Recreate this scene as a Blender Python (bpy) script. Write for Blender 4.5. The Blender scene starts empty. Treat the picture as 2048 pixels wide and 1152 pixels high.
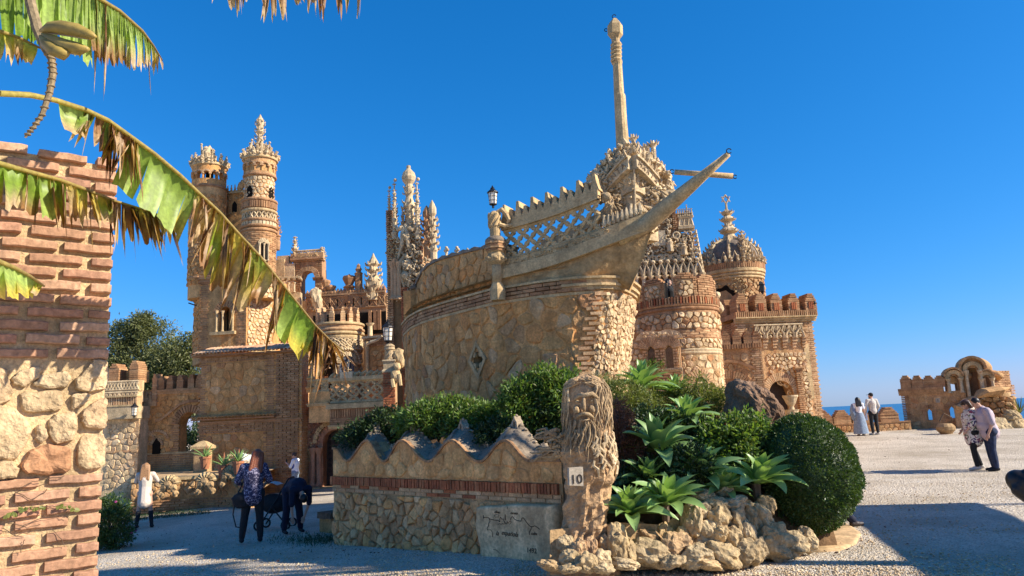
import bpy, math, random
import numpy as np
from mathutils import Vector, Matrix, noise
from math import sin, cos, pi, radians, sqrt, atan2, hypot
S = bpy.context.scene
COL = S.collection
R = random.Random(7)
# ------------------------------------------------------------------ camera, sky, sun, exposure
FPX = 1480.0
PITCH, ROLL, EYE = 10.03, 2.62, 1.75
cam_d = bpy.data.cameras.new('camera')
cam = bpy.data.objects.new('camera', cam_d)
COL.objects.link(cam)
cam_d.sensor_width = 36.0
cam_d.lens = 36.0 * FPX / 2048
cam_d.clip_start = 0.05
cam_d.clip_end = 60000
CM = Matrix.Rotation(radians(90 + PITCH), 3, 'X') @ Matrix.Rotation(-radians(ROLL), 3, 'Z')
cam.matrix_world = Matrix.Translation((0, 0, EYE)) @ CM.to_4x4()
S.camera = cam
SUN_DIR = Vector((0.968 * cos(radians(31.5)), -0.25 * cos(radians(31.5)), sin(radians(31.5))))   # towards the sun
W = bpy.data.worlds.new('World')
S.world = W
W.use_nodes = True
wt = W.node_tree
bg = wt.nodes['Background']
sky = wt.nodes.new('ShaderNodeTexSky')
sky.sky_type = 'NISHITA'
sky.sun_disc = False
sky.sun_elevation = radians(31.5)
sky.sun_rotation = atan2(SUN_DIR.x, SUN_DIR.y)
sky.altitude = 200
sky.air_density = 1.0
sky.dust_density = 0.25
sky.ozone_density = 3.0
SKY_STRENGTH, EXPOSURE = 0.08, 0.80
sep = wt.nodes.new('ShaderNodeSeparateColor'); cmb = wt.nodes.new('ShaderNodeCombineColor')
wt.links.new(sky.outputs[0], sep.inputs[0])
for i, (amp, gam) in enumerate(((.92, 1.9), (.81, .85), (1.40, .78))):      # deep clear southern sky
 pw = wt.nodes.new('ShaderNodeMath'); pw.operation = 'POWER'; pw.inputs[1].default_value = gam
 ml = wt.nodes.new('ShaderNodeMath'); ml.operation = 'MULTIPLY'; ml.inputs[1].default_value = amp * .1165 ** gam / (SKY_STRENGTH * 2 ** EXPOSURE)
 wt.links.new(sep.outputs[i], pw.inputs[0]); wt.links.new(pw.outputs[0], ml.inputs[0]); wt.links.new(ml.outputs[0], cmb.inputs[i])
wt.links.new(cmb.outputs[0], bg.inputs[0])
bg.inputs[1].default_value = SKY_STRENGTH
sd = bpy.data.lights.new('sun', 'SUN')
sd.energy = 5.0
sd.angle = radians(0.53)
sd.color = (1.0, 0.91, 0.77)
so = bpy.data.objects.new('sun', sd)
COL.objects.link(so)
so.location = (30, -10, 40)
so.rotation_euler = SUN_DIR.to_track_quat('Z', 'Y').to_euler()
S.view_settings.view_transform = 'Standard'
S.view_settings.look = 'None'
S.view_settings.gamma = 1.0
S.view_settings.use_curve_mapping = False
S.view_settings.exposure = EXPOSURE
# ------------------------------------------------------------------ geometry helpers
def ray(px, py):
 return CM @ Vector(((px - 1024) / FPX, (576 - py) / FPX, -1.0))
def at(px, py, Y):
 """the point seen at (px, py) of the 2048 x 1152 picture, Y metres ahead of the camera"""
 d = ray(px, py)
 return Vector((0, 0, EYE)) + d * (Y / d.y)
def sstep(a, b, x):
 t = min(1, max(0, (x - a) / (b - a)))
 return t * t * (3 - 2 * t)
def G(x, y):
 """height of the gravel"""
 return 0.055 * max(-12.5, min(0, x)) * sstep(-1, 3, y) * (1 - .35 * sstep(18, 26, y)) + 0.034 * max(0, y - 18) * sstep(-1, 7, x)
def on_ground(px, py):
 d = ray(px, py)
 t = 1.0
 for i in range(40):
  p = Vector((0, 0, EYE)) + d * t
  t += (G(p.x, p.y) - p.z) / d.z * 0.9
 return Vector((0, 0, EYE)) + d * t
def nz(x, y, z, s=1.0):
 return noise.noise(Vector((x * s, y * s, z * s)))
class Flat:
 """wall frame: u along the ground from A to B, v = height (world z), d = out of the wall, towards the camera unless flip"""
 def __init__(s, A, B, flip=False):
  s.A = Vector((A[0], A[1], 0)); s.B = Vector((B[0], B[1], 0))
  s.L = (s.B - s.A).length
  s.t = (s.B - s.A) / s.L
  n = Vector((s.t.y, -s.t.x, 0))
  if n.dot(-s.A) < 0: n = -n
  s.n = -n if flip else n
 def __call__(s, u, v, d=0.0):
  p = s.A + s.t * u + s.n * d
  return Vector((p.x, p.y, v))
 def uv(s, px, py):
  d = ray(px, py); o = Vector((0, 0, EYE))
  k = (s.A - o).dot(s.n) / d.dot(s.n)
  p = o + d * k
  return ((p - s.A).dot(s.t), p.z)
 def normal(s, u): return s.n
class Cyl:
 """round wall frame: u = arc length from angle a0 (counter-clockwise), d = outwards"""
 def __init__(s, cx, cy, r, a0=0.0):
  s.cx, s.cy, s.r, s.a0 = cx, cy, r, a0
  s.L = 2 * pi * r
 def __call__(s, u, v, d=0.0):
  a = s.a0 + u / s.r
  return Vector((s.cx + (s.r + d) * cos(a), s.cy + (s.r + d) * sin(a), v))
class Path:
 """wall frame along a plan polyline; off(u, v) shifts it outwards"""
 def __init__(s, pts, off=None):
  s.p = [Vector((p[0], p[1], 0)) for p in pts]
  s.s = [0.0]
  for a, b in zip(s.p, s.p[1:]): s.s.append(s.s[-1] + (b - a).length)
  s.L = s.s[-1]
  s.off = off
 def tang(s, u):
  a, b = s.pos(max(0, u - .12)), s.pos(min(s.L, u + .12))
  return (b - a).normalized()
 def pos(s, u):
  u = min(max(u, 0), s.L)
  i = 0
  while i < len(s.s) - 2 and s.s[i + 1] < u: i += 1
  k = (u - s.s[i]) / (s.s[i + 1] - s.s[i])
  return s.p[i].lerp(s.p[i + 1], k)
 def __call__(s, u, v, d=0.0):
  t = s.tang(u); n = Vector((t.y, -t.x, 0))
  p = s.pos(u) + n * (d + (s.off(u, v) if s.off else 0))
  if u < 0: p += t * u
  if u > s.L: p += t * (u - s.L)
  return Vector((p.x, p.y, v))
def wloc(o):
 p = Vector((0, 0, 0))
 while o is not None:
  p += o.location; o = o.parent
 return p
def link(name, data, parent=None):
 o = bpy.data.objects.new(name, data)
 COL.objects.link(o)
 if parent is not None: o.parent = parent
 return o
def thing(name, loc, label, cat, group=None):
 o = bpy.data.objects.new(name, None)
 COL.objects.link(o)
 o.location = loc
 o.empty_display_size = 0.2
 return tag(o, label, cat, group)
def tag(o, label, cat, group=None):
 o['label'] = label; o['category'] = cat; o['kind'] = 'thing'
 if group: o['group'] = group
 return o
def kind(o, k):
 o['kind'] = k
 return o
def copy_tree(o, parent=None):
 c = o.copy(); COL.objects.link(c)
 if parent is not None: c.parent = parent
 for ch in list(o.children): copy_tree(ch, c)
 return c
class MB:
 def __init__(s):
  s.v = []; s.f = []; s.m = []; s.c = []
 def add(s, vs, fs, m=0, col=None):
  n = len(s.v)
  s.v.extend((p[0], p[1], p[2]) for p in vs)
  s.f.extend(tuple(i + n for i in f) for f in fs)
  s.m.extend([m] * len(fs))
  if col is not None: s.c.extend([col] * len(vs))
  return n
 def hexa(s, p, m=0):
  """8 points: bottom four round, top four round"""
  s.add(p, [(0, 3, 2, 1), (4, 5, 6, 7), (0, 1, 5, 4), (1, 2, 6, 5), (2, 3, 7, 6), (3, 0, 4, 7)], m)
 def box(s, c, sz, rz=0.0, m=0):
  ca, sa = cos(rz), sin(rz); P = []
  for z in (-.5, .5):
   for x, y in ((-.5, -.5), (.5, -.5), (.5, .5), (-.5, .5)):
    X, Y = x * sz[0], y * sz[1]
    P.append((c[0] + X * ca - Y * sa, c[1] + X * sa + Y * ca, c[2] + z * sz[2]))
  s.hexa(P, m)
 def fbox(s, F, u0, u1, v0, v1, d0, d1, seg=1, m=0, jit=0.0, top=None):
  """box in a wall frame; seg pieces along u; v1 may be a function of u"""
  V = []; Q = []
  for i in range(seg + 1):
   u = u0 + (u1 - u0) * i / seg
   a = v0(u) if callable(v0) else v0
   b = v1(u) if callable(v1) else v1
   for v, d in ((a, d0), (a, d1), (b, d1), (b, d0)):
    p = F(u + (R.uniform(-jit, jit) if jit else 0), v + (R.uniform(-jit, jit) if jit else 0), d + (R.uniform(-jit, jit) * .7 if jit else 0))
    V.append(p)
  for i in range(seg):
   a = 4 * i; b = a + 4
   for k in range(4):
    Q.append((a + k, b + k, b + (k + 1) % 4, a + (k + 1) % 4))
  Q.append((3, 2, 1, 0)); e = 4 * seg
  Q.append((e, e + 1, e + 2, e + 3))
  s.add(V, Q, m)
 def tube(s, pts, rad, n=6, m=0, cap=True, col=None, flat=1.0):
  pts = [Vector(p) for p in pts]
  if not isinstance(rad, (list, tuple)): rad = [rad] * len(pts)
  V = []; Q = []
  up = None
  for i, p in enumerate(pts):
   t = (pts[min(i + 1, len(pts) - 1)] - pts[max(i - 1, 0)])
   if t.length < 1e-9: t = Vector((0, 0, 1))
   t.normalize()
   if up is None:
    up = Vector((0, 0, 1)) if abs(t.z) < .9 else Vector((0, 1, 0))
   x = t.cross(up)
   if x.length < 1e-4: x = t.cross(Vector((1, 0, 0)))
   x.normalize(); y = x.cross(t); up = y
   for k in range(n):
    a = 2 * pi * k / n
    V.append(p + (x * cos(a) + y * sin(a) * flat) * rad[i])
  for i in range(len(pts) - 1):
   for k in range(n):
    a = i * n + k; b = i * n + (k + 1) % n
    Q.append((a, b, b + n, a + n))
  if cap:
   Q.append(tuple(range(n - 1, -1, -1)))
   Q.append(tuple(range((len(pts) - 1) * n, len(pts) * n)))
  s.add(V, Q, m, col)
 def ring(s, c, r, t, ax=None, n=14, k=5, m=0, a0=0, a1=2 * pi):
  """torus (or part) of radius r, thickness t, in the plane of axes ax = (X, Y)"""
  X, Y = ax if ax else (Vector((1, 0, 0)), Vector((0, 1, 0)))
  full = abs(a1 - a0 - 2 * pi) < 1e-6
  pts = [Vector(c) + X * r * cos(a0 + (a1 - a0) * i / n) + Y * r * sin(a0 + (a1 - a0) * i / n) for i in range(n + 1)]
  s.tube(pts, t, k, m, cap=not full)
 def lathe(s, c, prof, n=12, m=0, a0=0.0, tilt=None, nzs=0.0, sq=None):
  """revolve (r, z) profile round a vertical axis at c (z relative to c)"""
  V = []; Q = []
  for i, (r, z) in enumerate(prof):
   for k in range(n):
    a = a0 + 2 * pi * k / n
    rr = r
    if nzs: rr = r * (1 + nzs * nz(cos(a) * 1.3 + c[0], sin(a) * 1.3 + c[1], z + c[2], 3.0))
    x, y = rr * cos(a), rr * sin(a)
    if tilt: x += tilt[0] * z; y += tilt[1] * z
    V.append((c[0] + x, c[1] + y, c[2] + z))
  for i in range(len(prof) - 1):
   for k in range(n):
    a = i * n + k; b = i * n + (k + 1) % n
    Q.append((a, b, b + n, a + n))
  Q.append(tuple(range(n - 1, -1, -1)))
  Q.append(tuple(range((len(prof) - 1) * n, len(prof) * n)))
  s.add(V, Q, m)
 def prism(s, F, poly, d0, d1, m=0):
  """polygon of (u, v) in a wall frame, from depth d0 to d1 (front)"""
  n = len(poly)
  V = [F(u, v, d0) for u, v in poly] + [F(u, v, d1) for u, v in poly]
  Q = [tuple(range(n - 1, -1, -1)), tuple(range(n, 2 * n))]
  Q += [(i, (i + 1) % n, (i + 1) % n + n, i + n) for i in range(n)]
  s.add(V, Q, m)
 def ico(s, c, r, sub=1, jit=0.0, m=0, rot=None, seed=0.0, fr=1.3):
  V, Q = ICO[sub]
  rx, ry, rz = r if isinstance(r, (tuple, list)) else (r, r, r)
  out = []
  for p in V:
   k = 1.0
   if jit:
    k += jit * nz(p[0] * fr + seed, p[1] * fr + seed * 1.7, p[2] * fr - seed, 1.0) + jit * .5 * nz(p[0] * fr * 2.7 + seed, p[1] * fr * 2.7, p[2] * fr * 2.7, 1.0)
   q = Vector((p[0] * rx * k, p[1] * ry * k, p[2] * rz * k))
   if rot is not None: q = rot @ q
   out.append((c[0] + q.x, c[1] + q.y, c[2] + q.z))
  s.add(out, Q, m)
 def build(s, name, mats, parent=None, smooth=False, origin=None, local=False):
  if not s.f: return None
  me = bpy.data.meshes.new(name)
  off = Vector((0, 0, 0)) if local else (wloc(parent) if parent is not None else Vector((0, 0, 0)))
  o0 = Vector(origin) if origin is not None else off
  me.from_pydata([(x - o0.x, y - o0.y, z - o0.z) for x, y, z in s.v], [], s.f)
  for mm in (mats if isinstance(mats, (list, tuple)) else [mats]): me.materials.append(mm)
  if any(s.m): me.polygons.foreach_set('material_index', s.m)
  if smooth: me.polygons.foreach_set('use_smooth', [True] * len(s.f))
  if s.c:
   at_ = me.color_attributes.new('Col', 'FLOAT_COLOR', 'POINT')
   at_.data.foreach_set('color', np.array(s.c, dtype=np.float32).ravel())
  me.update()
  o = link(name, me, parent)
  o.location = o0 - off
  return o
def _icos():
 out = {}
 t = (1 + 5 ** .5) / 2
 V = [Vector(p).normalized() for p in ((-1, t, 0), (1, t, 0), (-1, -t, 0), (1, -t, 0), (0, -1, t), (0, 1, t), (0, -1, -t), (0, 1, -t), (t, 0, -1), (t, 0, 1), (-t, 0, -1), (-t, 0, 1))]
 Q = [(0, 11, 5), (0, 5, 1), (0, 1, 7), (0, 7, 10), (0, 10, 11), (1, 5, 9), (5, 11, 4), (11, 10, 2), (10, 7, 6), (7, 1, 8), (3, 9, 4), (3, 4, 2), (3, 2, 6), (3, 6, 8), (3, 8, 9), (4, 9, 5), (2, 4, 11), (6, 2, 10), (8, 6, 7), (9, 8, 1)]
 out[0] = (V, Q)
 for sub in (1, 2, 3, 4):
  V = list(V); N = []; cache = {}
  def mid(a, b):
   k = (min(a, b), max(a, b))
   if k not in cache:
    cache[k] = len(V); V.append(((V[a] + V[b]) / 2).normalized())
   return cache[k]
  for a, b, c in Q:
   x, y, z = mid(a, b), mid(b, c), mid(c, a)
   N += [(a, x, z), (b, y, x), (c, z, y), (x, y, z)]
  Q = N
  out[sub] = (V, Q)
 return out
ICO = _icos()
def npmesh(name, V, Q, mat, parent=None, smooth=False, col=None):
 """fast mesh of equal polygons from numpy arrays (world coordinates)"""
 off = wloc(parent) if parent is not None else Vector((0, 0, 0))
 V = np.asarray(V, dtype=np.float64) - np.array(off)
 Q = np.asarray(Q, dtype=np.int32)
 me = bpy.data.meshes.new(name)
 k = Q.shape[1]
 me.vertices.add(len(V)); me.vertices.foreach_set('co', V.ravel())
 me.loops.add(Q.size); me.loops.foreach_set('vertex_index', Q.ravel())
 me.polygons.add(len(Q)); me.polygons.foreach_set('loop_start', np.arange(0, Q.size, k, dtype=np.int32))
 if smooth: me.polygons.foreach_set('use_smooth', [True] * len(Q))
 me.materials.append(mat)
 if col is not None:
  a = me.color_attributes.new('Col', 'FLOAT_COLOR', 'POINT')
  a.data.foreach_set('color', np.asarray(col, dtype=np.float32).ravel())
 me.update(calc_edges=True)
 return link(name, me, parent)
# ------------------------------------------------------------------ materials
def node_mat(name):
 m = bpy.data.materials.new(name); m.use_nodes = True
 nt = m.node_tree
 return m, nt, nt.nodes['Principled BSDF']
def N(nt, typ, ins=None, **kw):
 n = nt.nodes.new(typ)
 for k, v in kw.items(): setattr(n, k, v)
 for k, v in (ins or {}).items():
  if isinstance(v, bpy.types.NodeSocket): nt.links.new(v, n.inputs[k])
  else: n.inputs[k].default_value = v
 return n
def ramp(nt, fac, cols, interp='LINEAR'):
 r = nt.nodes.new('ShaderNodeValToRGB')
 r.color_ramp.interpolation = interp
 e = r.color_ramp.elements
 while len(e) < len(cols): e.new(0.5)
 for i, c in enumerate(cols):
  if len(c) == 4: e[i].position, c = c[0], c[1:]
  else: e[i].position = i / max(1, len(cols) - 1)
  e[i].color = (*c, 1)
 nt.links.new(fac, r.inputs[0])
 return r.outputs[0]
def mix(nt, a, b, fac, mode='MIX'):
 n = nt.nodes.new('ShaderNodeMix'); n.data_type = 'RGBA'; n.blend_type = mode
 for i, v in ((0, fac), (6, a), (7, b)):
  if isinstance(v, bpy.types.NodeSocket): nt.links.new(v, n.inputs[i])
  else: n.inputs[i].default_value = v if i == 0 or len(v) == 4 else (*v, 1)
 return n.outputs[2]
def stone_mat(name, cols, stain=(.16, .12, .08), stain_amt=.45, fine=26.0, bump=.5, rough=.92, pits=.35, bdist=.02, warm=(1.10, .93, .68)):
 cols = [tuple(a * b for a, b in zip(c, warm)) for c in cols]; stain = tuple(a * b for a, b in zip(stain, warm))
 m, nt, b = node_mat(name)
 geo = N(nt, 'ShaderNodeNewGeometry'); P = geo.outputs['Position']
 oi = N(nt, 'ShaderNodeObjectInfo')
 s = N(nt, 'ShaderNodeMath', {0: oi.outputs['Random'], 1: geo.outputs['Random Per Island']}, operation='ADD')
 fr = N(nt, 'ShaderNodeMath', {0: s.outputs[0]}, operation='FRACT')
 c = ramp(nt, fr.outputs[0], cols)
 n1 = N(nt, 'ShaderNodeTexNoise', {'Vector': P, 'Scale': fine, 'Detail': 6.0, 'Roughness': .65})
 f1 = N(nt, 'ShaderNodeMapRange', {0: n1.outputs[0], 1: .3, 2: .72, 3: .62, 4: 1.28})
 n4 = N(nt, 'ShaderNodeTexNoise', {'Vector': P, 'Scale': 4.2, 'Detail': 5.0, 'Roughness': .6})
 mp = N(nt, 'ShaderNodeMapping', {'Vector': P, 'Scale': (5.5, 5.5, .55)})
 n5 = N(nt, 'ShaderNodeTexNoise', {'Vector': mp.outputs[0], 'Scale': 1.0, 'Detail': 6.0, 'Roughness': .65})
 f4 = N(nt, 'ShaderNodeMapRange', {0: n4.outputs[0], 1: .3, 2: .7, 3: .78, 4: 1.28})
 f5 = N(nt, 'ShaderNodeMapRange', {0: n5.outputs[0], 1: .35, 2: .62, 3: .84, 4: 1.16})
 f45 = N(nt, 'ShaderNodeMath', {0: f4.outputs[0], 1: f5.outputs[0]}, operation='MULTIPLY')
 vm = nt.nodes.new('ShaderNodeVectorMath'); vm.operation = 'SCALE'
 f1 = N(nt, 'ShaderNodeMath', {0: f1.outputs[0], 1: f45.outputs[0]}, operation='MULTIPLY')
 nt.links.new(c, vm.inputs[0]); nt.links.new(f1.outputs[0], vm.inputs['Scale'])
 c = vm.outputs[0]
 n2 = N(nt, 'ShaderNodeTexNoise', {'Vector': P, 'Scale': 1.7, 'Detail': 7.0, 'Roughness': .7})
 f2 = N(nt, 'ShaderNodeMapRange', {0: n2.outputs[0], 1: .48, 2: .72, 3: 0.0, 4: stain_amt})
 c = mix(nt, c, stain, f2.outputs[0])
 nt.links.new(c, b.inputs['Base Color'])
 b.inputs['Roughness'].default_value = rough
 b.inputs['Specular IOR Level'].default_value = .2
 vo = N(nt, 'ShaderNodeTexVoronoi', {'Vector': P, 'Scale': fine * .9, 'Detail': 2.0})
 n3 = N(nt, 'ShaderNodeTexNoise', {'Vector': P, 'Scale': fine * .35, 'Detail': 9.0, 'Roughness': .7})
 h = N(nt, 'ShaderNodeMath', {0: vo.outputs['Distance'], 1: pits, 2: n3.outputs[0]}, operation='MULTIPLY_ADD')
 bp = N(nt, 'ShaderNodeBump', {'Height': h.outputs[0], 'Strength': bump, 'Distance': bdist})
 nt.links.new(bp.outputs[0], b.inputs['Normal'])
 return m
def plain(name, col, rough=.7, metal=0.0, nse=0.0, scale=30.0, spec=.4, bump=0.0):
 m, nt, b = node_mat(name)
 b.inputs['Roughness'].default_value = rough
 b.inputs['Metallic'].default_value = metal
 b.inputs['Specular IOR Level'].default_value = spec
 if nse or bump:
  P = N(nt, 'ShaderNodeNewGeometry').outputs['Position']
  n1 = N(nt, 'ShaderNodeTexNoise', {'Vector': P, 'Scale': scale, 'Detail': 5.0})
  k0 = tuple(x * (1 - nse) for x in col); k1 = tuple(min(1, x * (1 + nse)) for x in col)
  nt.links.new(ramp(nt, n1.outputs[0], [(.3, *k0), (.7, *k1)]), b.inputs['Base Color'])
  if bump:
   bp = N(nt, 'ShaderNodeBump', {'Height': n1.outputs[0], 'Strength': bump, 'Distance': .01})
   nt.links.new(bp.outputs[0], b.inputs['Normal'])
 else:
  b.inputs['Base Color'].default_value = (*col, 1)
 return m
def leaf_mat(name, cols, rough=.5, trans=.35, spec=.4, attr=False, tint=(1.0, 1.0, .4)):
 m, nt, b = node_mat(name)
 if attr:
  c = N(nt, 'ShaderNodeVertexColor', layer_name='Col').outputs[0]
  P = N(nt, 'ShaderNodeNewGeometry').outputs['Position']
  n1 = N(nt, 'ShaderNodeTexNoise', {'Vector': P, 'Scale': 60.0, 'Detail': 4.0})
  f = N(nt, 'ShaderNodeMapRange', {0: n1.outputs[0], 1: .3, 2: .7, 3: .75, 4: 1.2})
  vm = nt.nodes.new('ShaderNodeVectorMath'); vm.operation = 'SCALE'
  nt.links.new(c, vm.inputs[0]); nt.links.new(f.outputs[0], vm.inputs['Scale'])
  c = vm.outputs[0]
 else:
  geo = N(nt, 'ShaderNodeNewGeometry'); oi = N(nt, 'ShaderNodeObjectInfo')
  s = N(nt, 'ShaderNodeMath', {0: oi.outputs['Random'], 1: geo.outputs['Random Per Island']}, operation='ADD')
  fr = N(nt, 'ShaderNodeMath', {0: s.outputs[0]}, operation='FRACT')
  c = ramp(nt, fr.outputs[0], cols)
 nt.links.new(c, b.inputs['Base Color'])
 b.inputs['Roughness'].default_value = rough
 b.inputs['Specular IOR Level'].default_value = spec
 if trans:
  tr = N(nt, 'ShaderNodeBsdfTranslucent')
  tc = mix(nt, c, tint, 1.0, 'MULTIPLY')
  sc = nt.nodes.new('ShaderNodeVectorMath'); sc.operation = 'SCALE'; sc.inputs['Scale'].default_value = 1.6
  nt.links.new(tc, sc.inputs[0]); nt.links.new(sc.outputs[0], tr.inputs[0])
  ms = N(nt, 'ShaderNodeMixShader', {0: trans})
  nt.links.new(b.outputs[0], ms.inputs[1]); nt.links.new(tr.outputs[0], ms.inputs[2])
  nt.links.new(ms.outputs[0], nt.nodes['Material Output'].inputs[0])
 return m
M = {}
M['rubble'] = stone_mat('rubble', [(.36, .25, .15), (.44, .32, .20), (.31, .21, .13), (.47, .37, .26), (.38, .24, .15), (.42, .34, .24), (.34, .20, .12), (.40, .29, .18)], bump=.7, warm=(1.26, 1.02, 0.72))
M['hull'] = stone_mat('hull_stone', [(.36, .25, .15), (.44, .31, .18), (.42, .25, .13), (.46, .36, .24), (.33, .23, .14), (.42, .29, .16), (.38, .30, .20)], stain=(.20, .145, .09), stain_amt=.65, bump=.7, warm=(1.42, 1.06, 0.66))
M['planter'] = stone_mat('planter_rubble', [(.56, .36, .19), (.64, .44, .25), (.46, .28, .14), (.66, .49, .30), (.54, .31, .16), (.60, .42, .24), (.42, .22, .11)], bump=.8, stain=(.26, .16, .09), stain_amt=.55, warm=(1.08, .96, .80))
M['pale_rubble'] = stone_mat('pale_rubble', [(.55, .43, .28), (.63, .51, .35), (.48, .36, .23), (.66, .55, .40), (.52, .37, .25), (.58, .47, .33)], bump=.7, stain=(.30, .22, .14), stain_amt=.35, warm=(1.07, 0.97, 0.8))
M['fore_rubble'] = stone_mat('fore_rubble', [(.46, .36, .24), (.53, .43, .30), (.41, .31, .21), (.50, .40, .27)], bump=.9, fine=38, stain=(.30, .22, .14), stain_amt=.4, bdist=.012, pits=.6, warm=(1.05, 0.96, 0.8))
M['red_rubble'] = stone_mat('red_rubble', [(.45, .25, .16), (.43, .26, .17)], bump=.6, fine=38, bdist=.01, warm=(1.04, .95, .74))
M['wet_mortar'] = stone_mat('mortar', [(.36, .28, .19), (.39, .30, .20)], bump=.6, fine=40, stain=(.24, .18, .12), bdist=.015)
M['sand_mortar'] = stone_mat('sand_mortar', [(.46, .37, .25), (.50, .40, .27)], bump=.9, fine=70, stain=(.34, .26, .17), bdist=.01, warm=(1.06, .95, .76))
M['brick'] = stone_mat('brick', [(.34, .19, .125), (.40, .24, .155), (.29, .16, .105), (.43, .28, .19), (.36, .205, .135)], bump=.4, fine=30, stain=(.22, .13, .08), stain_amt=.4, pits=.15, bdist=.01, warm=(1.06, 0.99, 0.74))
M['red_brick'] = stone_mat('red_brick', [(.36, .12, .065), (.42, .15, .08), (.28, .095, .055), (.45, .20, .11), (.33, .105, .06)], bump=.35, fine=30, stain=(.18, .08, .05), stain_amt=.4, pits=.1, bdist=.008, warm=(1.04, .95, .74))
M['fore_brick'] = stone_mat('fore_brick', [(.43, .25, .17), (.48, .29, .20), (.38, .215, .15), (.50, .33, .24), (.44, .24, .17), (.34, .20, .15)], bump=.6, fine=45, stain=(.36, .22, .14), stain_amt=.4, pits=.25, bdist=.008, warm=(1.03, .96, .82))
M['pale_brick'] = stone_mat('pale_brick', [(.47, .31, .19), (.53, .37, .24), (.42, .26, .16), (.56, .41, .28), (.45, .27, .17)], bump=.4, fine=30, stain=(.28, .18, .11), stain_amt=.35, pits=.15, bdist=.01, warm=(1.06, 0.98, 0.8))
M['carved'] = stone_mat('carved_stone', [(.50, .41, .28), (.57, .48, .34), (.45, .36, .24)], bump=.5, fine=32, stain=(.27, .21, .14), stain_amt=.6, bdist=.015, warm=(1.06, 0.97, 0.83))
M['cast'] = stone_mat('cast_stone', [(.43, .345, .225), (.47, .38, .25)], bump=.35, fine=30, stain=(.22, .17, .11), stain_amt=.6, bdist=.01, warm=(1.14, 1.0, 0.78))
M['pale'] = stone_mat('pale_slab', [(.66, .49, .29), (.70, .53, .33)], bump=.4, fine=22, stain=(.30, .20, .11), stain_amt=.8, bdist=.012, warm=(1.05, .97, .86))
M['grey_cap'] = stone_mat('grey_coping', [(.22, .18, .145), (.26, .215, .17), (.19, .155, .125)], bump=.5, fine=40, stain=(.11, .10, .09), stain_amt=.5, bdist=.01, warm=(1.03, .98, .88))
M['panel'] = stone_mat('panel_stone', [(.42, .31, .19), (.48, .37, .24), (.40, .27, .16), (.50, .40, .28), (.38, .26, .16)], bump=.6, fine=24, stain=(.30, .17, .09), stain_amt=.55, warm=(1.55, 1.12, 0.66))
M['rock'] = stone_mat('rock', [(.38, .30, .20), (.44, .36, .25), (.33, .26, .17), (.41, .32, .20), (.38, .25, .16)], bump=.9, fine=22, stain=(.20, .15, .10), stain_amt=.6, pits=.6, warm=(1.14, 1.06, 0.88))
M['dark_rock'] = stone_mat('dark_rock', [(.17, .105, .07), (.19, .12, .08)], bump=1.0, fine=12, stain=(.30, .21, .15), stain_amt=.8, pits=.7, bdist=.04, warm=(1.03, .98, .88))
M['root'] = stone_mat('root_stone', [(.33, .26, .18), (.42, .33, .23), (.28, .21, .145), (.46, .37, .26)], bump=.8, fine=40, stain=(.15, .115, .08), stain_amt=.7, bdist=.012, warm=(1.1, 1.0, 0.8))
M['rosy'] = stone_mat('rosy_stone', [(.40, .22, .17), (.44, .26, .20), (.36, .19, .145)], bump=.5, fine=40, stain=(.22, .12, .09), warm=(1.04, .95, .74))
M['tile'] = stone_mat('roof_tile', [(.42, .25, .16), (.48, .33, .22), (.36, .20, .13), (.52, .38, .27)], bump=.3, stain=(.22, .15, .11), warm=(1.15, 1.08, 0.95))
M['soil'] = stone_mat('soil', [(.11, .075, .05), (.13, .09, .06)], bump=.8, fine=25)
M['dome'] = stone_mat('dome_tile', [(.13, .11, .095), (.17, .14, .12), (.21, .17, .14)], bump=.4, fine=30, stain=(.08, .07, .06), warm=(1.03, .98, .88))
M['paving'] = stone_mat('paving', [(.44, .35, .25), (.48, .38, .27)], bump=.25, fine=20, stain=(.30, .23, .17))
M['terracotta'] = plain('terracotta', (.38, .15, .07), .8, nse=.2)
M['iron'] = plain('black_iron', (.025, .025, .027), .5, .6)
M['dark_wood'] = plain('dark_wood', (.05, .032, .022), .7, nse=.35, scale=18)
M['void'] = plain('dark_room', (.018, .015, .012), .95, spec=.0)  # near-black colour paints the darkness of unlit interiors
M['ink'] = plain('engraved_line', (.045, .035, .028), .9, spec=.1)
M['white_plate'] = plain('white_plate', (.40, .335, .245), .8, nse=.25, scale=40)
M['lamp_glass'] = plain('frosted_glass', (.75, .66, .52), .25, nse=.05)
M['white'] = plain('white_plaster', (.70, .66, .58), .7, nse=.12, scale=12)
M['skin'] = plain('skin', (.55, .31, .21), .55, nse=.05)
M['hair_dark'] = plain('dark_hair', (.012, .009, .008), .45, nse=.3, scale=80)
M['hair_red'] = plain('red_hair', (.20, .055, .02), .4, nse=.45, scale=70, bump=.6)
M['hair_blonde'] = plain('blonde_hair', (.32, .17, .075), .45, nse=.35, scale=70, bump=.6)
M['hair_brown'] = plain('brown_hair', (.06, .03, .018), .45, nse=.3, scale=80)
M['black_cloth'] = plain('black_cloth', (.012, .012, .014), .85, nse=.3, scale=20)
M['navy_cloth'] = plain('navy_cloth', (.008, .011, .03), .85, nse=.3, scale=20)
M['denim'] = plain('dark_denim', (.016, .027, .065), .85, nse=.4, scale=14)
M['pale_denim'] = plain('pale_denim', (.20, .26, .34), .85, nse=.25, scale=14)
M['cream_cloth'] = plain('cream_cloth', (.62, .52, .43), .9, nse=.08, scale=25, bump=.15)
M['grey_cloth'] = plain('grey_sweatshirt', (.50, .46, .41), .9, nse=.08, scale=25)
M['mauve_cloth'] = plain('mauve_shirt', (.42, .34, .37), .85, nse=.08, scale=14)
M['white_cloth'] = plain('white_cloth', (.75, .76, .80), .85, nse=.05)
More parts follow.
